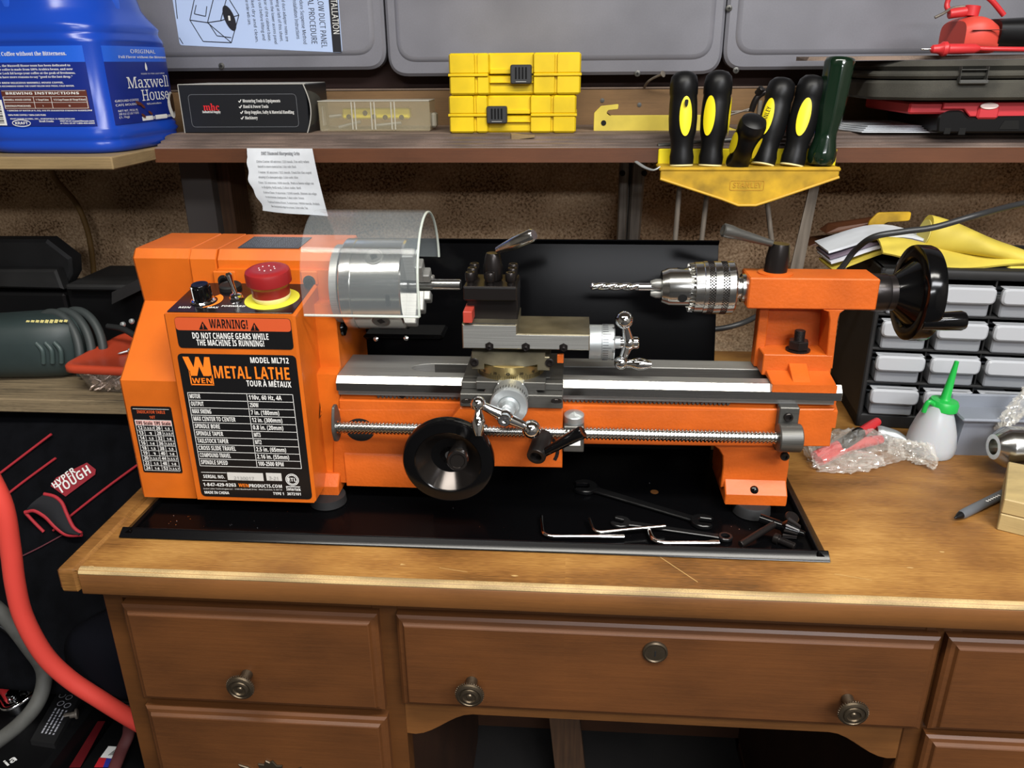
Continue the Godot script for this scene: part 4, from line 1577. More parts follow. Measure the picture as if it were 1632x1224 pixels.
	ball_crank(s, kc, X, Vector3(0.05, 0.1977, -0.716), Vector3(0.0489, 0.1554, -0.716), Vector3(1, -0.02, 0.1))
	part("compound_crank", s, M.chrome, L)
	# cross-slide dial and its crank, towards the viewer
	s = st()
	var dz := -0.6885
	var q := Vector3(-0.0543, 0.1311, dz)
	var D := Vector3(0, -0.02, 1)
	boxp(s, q + Vector3(-0.0125, -0.006, -0.01), q + Vector3(0.0125, 0.0125, 0.002), 0.0008)
	turn(s, [[0.0165, 0], [0.0165, 0.0145], [0.0172, 0.016], [0.0176, 0.0255], [0.0168, 0.0268], [0.0108, 0.0268], [0.0092, 0.0255], [0.0068, 0.0265], [0.006, 0.034], [0, 0.034]], q, D, 48)
	var xd := part("cross_dial", s, M.satin, L)
	s = st()
	for i in 40:
		var a := TAU * i / 40
		var d := Vector3(cos(a), sin(a), 0)
		box(s, q + F * 0.0188 + d * 0.0173, Vector3(0.0004, 0.0004, 0.0045 if i % 5 else 0.007), 0.0, Basis(F, a))
	part("graduations", s, M.black_print, xd)
	s = st()
	var zk := -0.65
	ball_crank(s, Vector3(-0.0566, 0.1264, -0.65), F, Vector3(-0.033, 0.1137, -0.652), Vector3(-0.0804, 0.1391, -0.649), Vector3(0.05, -1, 0.55), 1.02)
	part("cross_crank", s, M.chrome, L)
	# orange apron
	s = st()
	var za := -0.6905
	var ap := [Vector3(-0.1031, 0.1162, -0.6905), Vector3(-0.0054, 0.1185, -0.6905), Vector3(-0.0051, 0.0547, -0.6905), Vector3(-0.107, 0.0537, -0.6905), Vector3(-0.1152, 0.0828, -0.6905), Vector3(-0.112, 0.1042, -0.6905)]
	prism(s, flat(ap), -0.709, za, 0.001)
	var apron := part("apron", s, M.orange, L)
	s = st()
	turn(s, [[0.0036, 0], [0.0036, 0.0008], [0.003, 0.001], [0, 0.001]], Vector3(-0.0801, 0.0964, -0.6905), F, 20)
	part("plug", s, mat("plug_grey", "55504c", 0.5), apron)
	# black arc scale by the lever
	s = st()
	var lc := Vector3(-0.0283, 0.0731, -0.6905)
	for i in 12:
		var a0 := deg_to_rad(82.0 - 9.5 * i)
		var a1 := deg_to_rad(82.0 - 9.5 * (i + 1))
		stroke(s, lc + Vector3(cos(a0), sin(a0), 0) * 0.0185, lc + Vector3(cos(a1), sin(a1), 0) * 0.0185, 0.0034, F, 0.0004)
	part("lever_scale", s, M.black_print, apron)
	# apron handwheel: deep polished cone inside a black rim
	s = st()
	var hw := Vector3(-0.1091, 0.0814, -0.645)
	var R: float = (-0.0681 - -0.1528) / 2
	var H := Vector3(0.0, -0.04, 1).normalized()
	turn(s, [[0.0, -0.013], [R - 0.004, -0.013], [R - 0.001, -0.011], [R, -0.008], [R, -0.0015], [R - 0.001, 0.0], [R - 0.003, 0.0006], [R * 0.73, 0.0006], [R * 0.71, -0.0002]], hw, H, 72, false)
	var wh := part("handwheel", s, M.black_gloss, L)
	s = st()
	turn(s, [[R * 0.715, -0.0001], [R * 0.7, -0.001], [R * 0.34, -0.0165], [R * 0.32, -0.0165]], hw, H, 72, false)
	part("dish", s, mat("polished_black", "3b3735", 0.2, 0.85), wh, "polished conical dish")
	s = st()
	turn(s, [[R * 0.34, -0.0168], [R * 0.34, -0.0152], [0.0055, -0.0152], [0.005, -0.013], [0, -0.013]], hw, H, 40, false)
	rod(s, hw + H * -0.03, hw + H * -0.013, 0.01)
	part("hub", s, M.black_plastic, wh)
	s = st()
	turn(s, [[0.0046, 0], [0.0046, 0.0016], [0.0, 0.0022]], hw + H * -0.0145, H, 20)
	part("hub_screw", s, M.chrome, wh)
	s = st()
	var g0 := hw + Vector3(0.0115, 0.0165, -0.0005)
	var gd := (Vector3(-0.0934, 0.1065, -0.6) - g0)
	var gl: float = gd.length()
	turn(s, [[0.0056, 0], [0.0062, 0.003], [0.0068, 0.012], [0.0094, gl - 0.012], [0.0094, gl - 0.003], [0.0084, gl], [0.0066, gl], [0.006, gl - 0.0015], [0, gl - 0.0015]], g0, gd, 32)
	part("grip", s, M.polished_black, wh)
	# half-nut lever
	s = st()
	var hc := Vector3(-0.0278, 0.0838, -0.664)
	var hd := Vector3(-0.22, -0.3, 1)
	turn(s, [[0.009, -0.022], [0.009, 0.006], [0.0085, 0.007], [0.0055, 0.007], [0.005, 0.001], [0, 0.001]], hc + Vector3(0, 0.001, 0), hd, 28)
	part("lever_hub", s, M.blued, apron)
	s = st()
	var e0 := hc + Vector3(0.004, 0.0, 0.002)
	var e1 := Vector3(0.0133, 0.111, -0.655)
	turn(s, [[0.0038, 0], [0.004, 0.006], [0.0058, (e1 - e0).length() - 0.008], [0.0062, (e1 - e0).length() - 0.002], [0.0054, (e1 - e0).length()], [0.0, (e1 - e0).length() - 0.0004]], e0, e1 - e0, 22)
	part("lever_handle", s, M.black_gloss, apron)
	# thread dial on the right flank of the apron
	s = st()
	var tx0: float = -0.0044
	var tx1: float = 0.0152
	boxp(s, Vector3(tx0, 0.0733, -0.712), Vector3(tx1, 0.1005, -0.688), 0.001)
	var td := part("thread_dial", s, M.steel_dark, L)
	s = st()
	var tc := Vector3((tx0 + tx1) / 2, 0.0998, -0.7)
	turn(s, [[0.0094, 0], [0.0096, 0.001], [0.0096, 0.0085], [0.0088, 0.0092], [0.0084, 0.0094], [0.0, 0.0118]], tc, Vector3(0, 1, 0.12), 32)
	part("dial_cap", s, M.satin, td)
	s = st()
	poly_print(s, [Vector3(0, 0.0805, -0.688), Vector3(0.0119, 0.0808, -0.688), Vector3(0.0117, 0.0914, -0.688), Vector3(-0.0002, 0.0911, -0.688)], F, 0.0004)
	part("dial_tag", s, M.white_print, td)
	s = st()
	write(s, "F", Vector3(0.0029, 0.0832, -0.688), Vector3(0.0071, 0.0834, -0.688), 0.0042, "b", F, 0.0008)
	part("lettering", s, M.black_print, td)

func lathe_tailstock(L: Node) -> void:
	var F := Vector3(0, 0, 1)
	var X := Vector3(1, 0, 0)
	var s := st()
	var zf := SPZ + 0.019
	var zb := SPZ - 0.019
	# barrel
	var bx := [Vector3(0.1637, 0.2063, -0.731), Vector3(0.2809, 0.2049, -0.731), Vector3(0.2806, 0.2351, -0.731), Vector3(0.1642, 0.2351, -0.731)]
	var y1: float = bx[3].y
	var y0: float = (bx[0].y + bx[1].y) / 2
	var x0: float = (bx[0].x + bx[3].x) / 2
	var x1: float = (bx[1].x + bx[2].x) / 2
	boxp(s, Vector3(x0, y0, zb), Vector3(x1, y1, zf), 0.0012)
	turn(s, [[0.016, -0.004], [0.016, 0.0012], [0.014, 0.002], [0.0, 0.002]], Vector3(0.1908, y1, SPZ), Vector3.UP, 32)
	# column: rear web, right leg with filleted top, front left rib
	var wx0: float = 0.1853
	var wx1: float = 0.2492
	var ym: float = 0.1607
	boxp(s, Vector3(wx0 - 0.004, 0.14, zb + 0.001), Vector3(wx1 - 0.001, y0 + 0.001, zb + 0.008), 0.0006)
	var leg := [Vector3(0.2435, 0.1472, -0.731), Vector3(0.2499, 0.1474, -0.731), Vector3(0.2483, 0.196, -0.731), Vector3(0.2492, 0.2021, -0.731), Vector3(0.2532, 0.2057, -0.731), Vector3(0.2334, 0.2055, -0.731), Vector3(0.2388, 0.2031, -0.731), Vector3(0.241, 0.1959, -0.731)]
	prism(s, flat(leg), zb + 0.002, zf - 0.0003, 0.0008)
	boxp(s, Vector3(wx0 - 0.004, 0.14, zb + 0.002), Vector3(wx0 + 0.005, y0 + 0.001, zf - 0.022), 0.0008)
	# base block
	boxp(s, Vector3(wx0 - 0.001, 0.1395, zb), Vector3(0.2486, ym, zf), 0.0008)
	# sloping shoe over the front way
	run_x(s, [[zf - 0.002, 0.1395], [zf - 0.002, 0.1453], [-0.7062, 0.1412], [-0.7022, 0.1415], [-0.7022, 0.134], [-0.7042, 0.1335], [-0.7104, 0.1395]], 0.1881, 0.2471, 0.0006)
	var ts := part("tailstock", s, M.orange, L)
	# wedge-shaped lug
	s = st()
	var w0: float = 0.2084
	var w1: float = 0.2251
	run_x(s, [[zf - 0.002, 0.142], [zf - 0.002, 0.1524], [zf + 0.001, 0.1522], [-0.709, 0.1415], [-0.712, 0.14]], w0, w1, 0.0005)
	part("lug", s, M.orange, ts)
	# clamping nut in the window
	s = st()
	var nc := Vector3(0.2193, ym, -0.745)
	turn(s, [[0.0115, 0], [0.0115, 0.0016], [0.0, 0.0016]], nc, Vector3.UP, 24)
	var hx := PackedVector2Array()
	for i in 6:
		hx.append(Vector2(cos(TAU * i / 6 + 0.3), sin(TAU * i / 6 + 0.3)) * 0.0098)
	prism(s, hx, 0.0016, 0.0105, 0.0008, Transform3D(Basis(Vector3(1, 0, 0), Vector3(0, 0, -1), Vector3(0, 1, 0)), nc))
	var stud := []
	for i in 8:
		stud.append([0.0052, 0.0105 + i * 0.0013])
		stud.append([0.0045, 0.0105 + i * 0.0013 + 0.00065])
	turn(s, stud, nc, Vector3.UP, 18)
	part("clamp_nut", s, M.blued, ts)
	# quill lock post and handle
	s = st()
	var pb := Vector3(0.1906, y1, SPZ)
	var ph: float = 0.2632 - y1
	turn(s, [[0.0098, 0.0], [0.0106, 0.001], [0.0105, ph * 0.55], [0.0092, ph * 0.92], [0.0085, ph], [0.0, ph]], pb, Vector3(0.06, 1, 0), 28)
	part("lock_post", s, M.blued, ts)
	s = st()
	var la := Vector3(0.1833, 0.2642, -0.745)
	var lb := Vector3(0.1361, 0.2785, -0.735)
	var ll := (lb - la).length()
	turn(s, [[0.0032, 0], [0.0034, 0.006], [0.0052, ll - 0.014], [0.0062, ll - 0.008], [0.0062, ll - 0.001], [0.005, ll], [0, ll - 0.0005]], la, lb - la, 22)
	part("lock_handle", s, M.steel_dark, ts)
	# quill
	s = st()
	var qx: float = 0.1545
	turn(s, [[0.0105, 0], [0.0125, 0.001], [0.0125, 0.0022], [0.0105, 0.003], [0.0105, 0.005], [0.0135, 0.006], [0.0135, x0 - qx], [0, x0 - qx]], Vector3(qx, SPY, SPZ), X, 40)
	part("quill", s, M.steel_bright, ts)
	# collar and handwheel of the quill
	s = st()
	turn(s, [[0.0175, 0], [0.0178, 0.0015], [0.0178, 0.013], [0.0172, 0.0145], [0.0168, 0.0145], [0.0165, 0.026], [0, 0.026]], Vector3(x1 - 0.001, SPY - 0.003, SPZ), X, 40)
	part("quill_collar", s, M.blued, ts)
	s = st()
	var hw := Vector3(0.3139, SPY - 0.003, SPZ)
	var R := 0.0448
	var B := Vector3(1, -0.03, 0.0)
	turn(s, [[0.015, -0.018], [0.0158, -0.0155], [0.017, -0.0125], [R * 0.66, 0.0015], [R * 0.7, 0.0035], [R * 0.72, 0.0015], [R * 0.75, 0.0003], [R - 0.003, 0.0003], [R - 0.0006, 0.0016], [R, 0.004], [R, 0.014], [R - 0.001, 0.0168], [R - 0.004, 0.0178], [0.0, 0.0178]], hw, B, 72)
	var wh := part("tailstock_handwheel", s, M.black_gloss, ts)
	s = st()
	var g0 := Vector3(0.3159, 0.2002, -0.715)
	var g1 := Vector3(0.3532, 0.2019, -0.715)
	g0.z = g1.z
	turn(s, [[0.007, 0], [0.0082, (g1 - g0).length() * 0.4], [0.009, (g1 - g0).length() - 0.003], [0.0078, (g1 - g0).length()], [0, (g1 - g0).length()]], g0, g1 - g0, 28)
	part("grip", s, M.black_gloss, ts)
	s = st()
	turn(s, [[0.0025, 0], [0.0022, 0.0006], [0.0, 0.0006]], Vector3(x1 + 0.022, SPY + 0.006, SPZ + 0.0137), Vector3(0, 0.4, 1), 14)
	part("set_screw", s, M.blued, ts)

# ------------------------------------------------------------ workpiece, drill chuck and the tools on the tray
func twist_drill(s: SurfaceTool, tip: Vector3, d: Vector3, r: float, flute: float, total: float) -> void:
	# two-lobed section twisted along the axis
	var xf := frame_y(tip, d)
	var rings := []
	var n := 20
	for k in 61:
		var h := flute * k / 60.0
		var ring := PackedVector3Array()
		var rr := r * clampf(0.15 + k / 3.0, 0.0, 1.0)
		for i in n:
			var a := TAU * i / n
			var lobe := 0.42 + 0.58 * pow(absf(cos(a)), 0.55)
			var b := a + h / flute * TAU * 2.1
			ring.append(xf * Vector3(cos(b) * rr * lobe, h, sin(b) * rr * lobe))
		rings.append(ring)
	skin(s, rings)
	rod(s, xf * Vector3(0, flute - 0.002, 0), xf * Vector3(0, total, 0), r, 0.0004, 20)

func chuck_parts(o: Node, at: Vector3, d: Vector3, k: float, own := false) -> void:
	# tapered nose, sleeve with teeth and two knurled bands, along d from the nose
	var xf := frame_y(at, d)
	var s := st()
	turn(s, [[0.0115 * k, 0.0], [0.0155 * k, 0.0008 * k], [0.0178 * k, 0.0065 * k], [0.0182 * k, 0.0075 * k], [0.0184 * k, 0.034 * k], [0.0, 0.034 * k]], at, d, 48)
	var nose := part("nose", s, M.steel_bright, o)
	for i in 3:
		var a := TAU * i / 3 + 1.25
		var e := (xf.basis * Vector3(cos(a), 0, sin(a)))
		s = st()
		turn(s, [[0.0044 * k, -0.001], [0.0044 * k, 0.0006], [0, 0.0006]], at + d.normalized() * 0.0195 * k + e * 0.0183 * k, e, 20)
		part("key_hole", s, M.hole, nose)
	for i in 3:
		var a := TAU * i / 3 + 0.2
		var e := (xf.basis * Vector3(cos(a), 0, sin(a)))
		s = st()
		turn(s, [[0.0025 * k, -0.009 * k], [0.0045 * k, -0.004 * k], [0.0048 * k, 0.006 * k], [0, 0.006 * k]], at + e * 0.0062 * k, d, 12)
		part("jaw", s, M.steel, o)
	s = st()
	var h0 := 0.03 * k
	turn(s, [[0.0184 * k, h0 - 0.0005], [0.0222 * k, h0 - 0.0003], [0.0242 * k, h0 + 0.0012], [0.0246 * k, h0 + 0.009 * k], [0.0252 * k, h0 + 0.0095 * k], [0.0252 * k, h0 + 0.013 * k], [0.0246 * k, h0 + 0.0135 * k], [0.0246 * k, h0 + 0.0185 * k], [0.0252 * k, h0 + 0.019 * k], [0.0252 * k, h0 + 0.0255 * k], [0.0246 * k, h0 + 0.026 * k], [0.0246 * k, h0 + 0.031 * k], [0.0252 * k, h0 + 0.0315 * k], [0.0252 * k, h0 + 0.0375 * k], [0.024 * k, h0 + 0.039 * k], [0.017 * k, h0 + 0.0405 * k], [0.0, h0 + 0.0405 * k]], at, d, 64)
	var sl := part("sleeve", s, M.steel_bright, o)
	s = st()
	for i in 36:
		var a := TAU * i / 36
		var e := xf.basis * Vector3(cos(a), 0, sin(a))
		var t := d.normalized().cross(e)
		var p := at + e * 0.0228 * k
		var w := 0.0013 * k
		hexa(s, [p + d.normalized() * (h0 + 0.003) - t * w - e * 0.001, p + d.normalized() * (h0 + 0.003) + t * w - e * 0.001, p + d.normalized() * (h0 - 0.0035 * k) + t * w * 0.3 - e * 0.0012, p + d.normalized() * (h0 - 0.0035 * k) - t * w * 0.3 - e * 0.0012, p + d.normalized() * (h0 + 0.003) - t * w + e * 0.001, p + d.normalized() * (h0 + 0.003) + t * w + e * 0.001, p + d.normalized() * (h0 - 0.0035 * k) + t * w * 0.3 + e * 0.0004, p + d.normalized() * (h0 - 0.0035 * k) - t * w * 0.3 + e * 0.0004])
	part("teeth", s, M.steel_bright, sl)
	# knurled bands: rows of small raised studs
	for band in [0.0135, 0.026]:
		s = st()
		for row in 4:
			for i in 56:
				var a := TAU * (i + 0.5 * (row % 2)) / 56
				var e := xf.basis * Vector3(cos(a), 0, sin(a))
				var t := d.normalized().cross(e)
				var p = at + d.normalized() * (h0 + (band + 0.0003 + 0.00145 * row) * k) + e * 0.0246 * k
				var w := 0.00105 * k
				convex(s, [[p - t * w, p + d.normalized() * w, p + e * 0.0008], [p + d.normalized() * w, p + t * w, p + e * 0.0008], [p + t * w, p - d.normalized() * w, p + e * 0.0008], [p - d.normalized() * w, p - t * w, p + e * 0.0008]], p - e * 0.0005)
		part("knurl", s, M.blued, sl)

func hex_key(bend: Vector3, long_end: Vector3, short_end: Vector3, w: float, label: String, m: Material) -> void:
	var s := st()
	var u := (long_end - bend).normalized()
	var v := (short_end - bend).normalized()
	var pts := [long_end, long_end.lerp(bend, 0.5), bend + u * w * 3.0]
	var path := PackedVector3Array([long_end, long_end.lerp(bend, 0.5), bend + u * w * 2.6])
	for i in range(1, 6):
		var t := i / 6.0
		path.append((bend + u * w * 2.6).lerp(bend, t).lerp(bend.lerp(bend + v * w * 2.6, t), t))
	path.append_array([bend + v * w * 2.6, short_end.lerp(bend, 0.3), short_end])
	tube(s, path, w / 2 * 1.12, 6)
	single("hex_key", s, m, label, "hex key", "")

func wrench_poly(k: float) -> PackedVector2Array:
	# one open jaw at the origin, opening towards -x, shank towards +x
	var p := PackedVector2Array()
	for q in [[-0.4, 0.42], [-1.25, 0.6], [-1.45, 0.95], [-0.9, 1.35], [0.0, 1.45], [0.9, 1.1], [1.6, 0.62], [2.4, 0.5]]:
		p.append(Vector2(q[0], q[1]) * k)
	return p

func build_tray_tools() -> void:
	var X := Vector3(1, 0, 0)
	# steel rod held in the three-jaw chuck
	var s := st()
	var rx: float = -0.1065
	turn(s, [[0.0048, 0], [0.0055, 0.0008], [0.0055, rx + 0.165 - 0.0008], [0.0048, rx + 0.165], [0, rx + 0.165]], Vector3(-0.165, SPY, SPZ), X, 28)
	single("steel_rod", s, M.steel_bright, "short bright steel rod held in the jaws of the large lathe chuck", "rod")
	# keyed drill chuck on the tailstock quill
	var nx: float = 0.0849
	var k: float = (0.1549 - nx) / 0.0705
	var o := thing("drill_chuck", "keyed drill chuck with toothed knurled sleeve mounted in the tailstock", "drill chuck", Vector3(nx + 0.035, SPY - 0.02, SPZ))
	chuck_parts(o, Vector3(nx, SPY, SPZ), X, k)
	s = st()
	var tx: float = 0.018
	twist_drill(s, Vector3(tx, SPY, SPZ), X, 0.0038, 0.048, nx - tx + 0.01)
	single("drill_bit", s, M.chrome, "long bright twist drill bit gripped in the tailstock drill chuck", "drill bit")
	# large open-ended wrench
	var y := 0.0032
	var a := Vector3(0.0199, 0.005, -0.7424)
	var b := Vector3(0.1309, 0.005, -0.6809)
	s = st()
	open_wrench(s, a, b, 0.0098, 0.0085, 0.5, 0.3, y, 0.0045)
	single("wrench", s, mat("wrench_black", "1b1b1c", 0.22, 0.6), "large black double open-ended wrench lying on the black tray", "wrench")
	# small combination-like wrench: open jaw at the left, small ring at the right
	s = st()
	var c := Vector3(0.0532, 0.005, -0.6762)
	var d := Vector3(0.1493, 0.005, -0.6554)
	open_wrench(s, c, d, 0.0072, 0.0, -0.2, 0.0, y, 0.003)
	ring_end(s, d, 0.0068, 0.0042, y, 0.0035)
	single("wrench", s, mat("wrench_grey", "2d2d2e", 0.25, 0.7), "small dark wrench with one ring end lying beneath the hex keys", "wrench")
	# hex keys
	hex_key(Vector3(-0.0213, 0.006, -0.6446), Vector3(0.0546, 0.006, -0.6492), Vector3(-0.0245, 0.006, -0.6792), 0.004, "leftmost of the three bright hex keys, long arm along the tray lip", M.chrome)
	hex_key(Vector3(0.027, 0.0085, -0.6501), Vector3(0.094, 0.0095, -0.6646), Vector3(0.022, 0.009, -0.6736), 0.0032, "thinner hex key lying across the small wrench", M.steel_bright)
	hex_key(Vector3(0.0811, 0.0065, -0.6384), Vector3(0.1413, 0.0065, -0.6431), Vector3(0.0783, 0.0065, -0.6596), 0.0048, "thickest hex key, lying right of the others near the tray lip", M.chrome)
	# chuck key with toothed head
	o = thing("chuck_key", "black chuck key with a toothed cone head lying by the right foot of the lathe", "chuck key", Vector3(0.2109, 0.003, -0.6855))
	s = st()
	var kb := Vector3(0.1954, 0.0125, -0.6715)
	var ke := Vector3(0.2217, 0.009, -0.6589)
	var kd := (ke - kb).normalized()
	var kl := (ke - kb).length()
	turn(s, [[0.0045, -0.012], [0.0045, kl * 0.3], [0.0075, kl * 0.4], [0.0085, kl * 0.45], [0.005, kl * 0.86], [0.0028, kl * 0.88], [0.0028, kl], [0.002, kl + 0.001], [0, kl + 0.001]], kb, kd, 28)
	part("shank", s, M.black_gloss, o)
	s = st()
	var kx := frame_y(kb, kd)
	for i in 11:
		var an := TAU * i / 11
		var e := kx.basis * Vector3(cos(an), 0, sin(an))
		var t := kd.cross(e) * 0.0011
		var p0 := kb + kd * kl * 0.43
		var p1 := kb + kd * kl * 0.84
		hexa(s, [p0 + e * 0.008 - t, p0 + e * 0.008 + t, p1 + e * 0.0045 + t * 0.6, p1 + e * 0.0045 - t * 0.6, p0 + e * 0.0104 - t * 0.6, p0 + e * 0.0104 + t * 0.6, p1 + e * 0.0066 + t * 0.4, p1 + e * 0.0066 - t * 0.4])
	part("teeth", s, M.blued, o)
	s = st()
	var h0 := Vector3(0.1602, 0.007, -0.6404)
	var h1 := Vector3(0.214, 0.019, -0.6767)
	h1 = Vector3(0.1958, 0.0125, -0.6682)
	turn(s, [[0.0028, 0], [0.0034, 0.0008], [0.0034, (h1 - h0).length()], [0.0, (h1 - h0).length()]], h0, h1 - h0, 18)
	var h2 := Vector3(0.2139, 0.0125, -0.6828)
	turn(s, [[0.003, 0], [0.003, 0.005], [0.0068, 0.006], [0.0068, 0.0085], [0.006, 0.0095], [0, 0.0097]], h2 - Vector3(0, 0.006, 0), Vector3(0.2, 0.9, 0.35), 22)
	part("cross_handle", s, M.blued, o)
	# bolt
	s = st()
	var b0 := Vector3(0.1938, 0.007, -0.654)
	var b1 := Vector3(0.2098, 0.006, -0.6418)
	var bl := (b1 - b0).length()
	var th := [[0.0, 0.0], [0.005, 0.0002], [0.0052, 0.002], [0.0052, 0.0045], [0.0034, 0.0046]]
	var n := 14
	for i in n:
		th.append([0.0034, 0.006 + (bl - 0.006) * i / n])
		th.append([0.0029, 0.006 + (bl - 0.006) * (i + 0.5) / n])
	th.append([0.0025, bl])
	turn(s, th, b0, b1 - b0, 20)
	single("bolt", s, M.blued, "short dark threaded bolt lying beside the chuck key", "bolt")
	# metal chips on the tray
	s = st()
	for i in 70:
		var p := Vector3(rng.randf_range(-0.41, 0.22), 0.0029, rng.randf_range(-0.8, -0.635))
		if i < 26:
			p = Vector3(rng.randf_range(-0.40, -0.28), 0.0029, rng.randf_range(-0.665, -0.635))
		elif i < 44:
			p = Vector3(rng.randf_range(0.06, 0.2), 0.0029, rng.randf_range(-0.69, -0.64))
		box(s, p, Vector3(rng.randf_range(0.0004, 0.0011), 0.0004, rng.randf_range(0.0004, 0.001)), 0.0, Basis(Vector3.UP, rng.randf() * TAU))
	var ch := single("metal_chips", s, M.chrome, "tiny bright metal chips scattered over the black tray", "chips")
	ch.set_meta("kind", "stuff")

# double open-ended wrench from jaw centre a to jaw centre b on the plane y; k0/k1 jaw sizes (0 = no jaw)
func open_wrench(s: SurfaceTool, a: Vector3, b: Vector3, k0: float, k1: float, turn0: float, turn1: float, y: float, th: float) -> void:
	var A := Vector2(a.x, -a.z)
	var B := Vector2(b.x, -b.z)
	var d := (B - A).normalized()
	var nrm := Vector2(-d.y, d.x)
	var down := Transform3D(Basis(Vector3(1, 0, 0), Vector3(0, 0, -1), Vector3(0, 1, 0)), Vector3.ZERO)
	for e in [[A, d, k0, turn0], [B, -d, k1, turn1]]:
		var k: float = e[2]
		if k <= 0:
			continue
		var f: Vector2 = (e[1] as Vector2).rotated(e[3])
		var g := Vector2(-f.y, f.x)
		var p := PackedVector2Array()
		for q in [[0.15, 0.48], [-1.05, 0.5], [-1.25, 0.8], [-0.95, 1.15], [-0.3, 1.38], [0.4, 1.3], [0.95, 0.9], [1.25, 0.3], [1.25, -0.3], [0.95, -0.9], [0.4, -1.3], [-0.3, -1.38], [-0.95, -1.15], [-1.25, -0.8], [-1.05, -0.5], [0.15, -0.48], [0.33, -0.2], [0.33, 0.2]]:
			p.append(e[0] + f * q[0] * k + g * q[1] * k)
		prism(s, p, y, y + th, th * 0.16, down)
	var w := k0 * 0.52
	var h := PackedVector2Array([A + d * k0 * 0.8 + nrm * w * 1.25, A + d * k0 * 1.8 + nrm * w, B - d * k0 * 1.4 + nrm * w * 0.85, B - d * k0 * 0.6 + nrm * w, B - d * k0 * 0.6 - nrm * w, B - d * k0 * 1.4 - nrm * w * 0.85, A + d * k0 * 1.8 - nrm * w, A + d * k0 * 0.8 - nrm * w * 1.25])
	prism(s, h, y + th * 0.15, y + th * 0.85, th * 0.2, down)

func ring_end(s: SurfaceTool, c: Vector3, ro: float, ri: float, y: float, th: float) -> void:
	turn(s, [[ri, 0], [ro - 0.0006, 0], [ro, 0.0006], [ro, th - 0.0006], [ro - 0.0006, th], [ri, th], [ri, 0.0001]], Vector3(c.x, y, c.z), Vector3.UP, 28, false)

# ------------------------------------------------------------ right side of the desk
func crumple(s: SurfaceTool, c: Vector3, a: Vector3, b: Vector3, up: float, seed_: int, rough: float, shape: Callable) -> void:
	var f := FastNoiseLite.new()
	f.seed = seed_
	f.frequency = 2.8
	f.fractal_octaves = 3
	f.noise_type = FastNoiseLite.TYPE_CELLULAR
	f.cellular_return_type = FastNoiseLite.RETURN_DISTANCE
	var n := 46
	var rings := []
	for k in 37:
		var t := k / 36.0
		var ring := PackedVector3Array()
		var w: Vector2 = shape.call(t)
		for i in n:
			var an := TAU * i / n
			var e := Vector3(0, sin(an), cos(an))
			var nz := f.get_noise_3d(t * 3.0, cos(an) * 0.9, sin(an) * 0.9)
			var r := 1.0 + rough * nz
			var p := a.lerp(b, t) + Vector3(0, 0, cos(an) * w.x * r) + Vector3(0, maxf(sin(an) * w.y * r, -w.y * 0.6) + w.y * 0.6, 0)
			p.x += (f.get_noise_3d(an, t * 4.0, 7.0)) * rough * 0.02
			ring.append(p)
		rings.append(ring)
	var bands := []
	for k in 36:
		bands.append(-1)
	skin(s, rings, true, bands)

func organizer_drawer(s0: Array, w: float, h: float) -> Array:
	# built about its front bottom-left corner, front facing +z
	var s := st()
	# tray body
	prism(s, rrect(0.003, 0.0, w - 0.003, h * 0.6, 0.003), -0.09, 0.001, 0.0016)
	var lip := st()
	prism(lip, rrect(0.0, h * 0.46, w, h, 0.007, 5), 0.0, 0.0085, 0.0022)
	boxp(lip, Vector3(0.001, h * 0.97, -0.006), Vector3(w - 0.001, h, 0.004), 0.0005)
	return [s, lip]


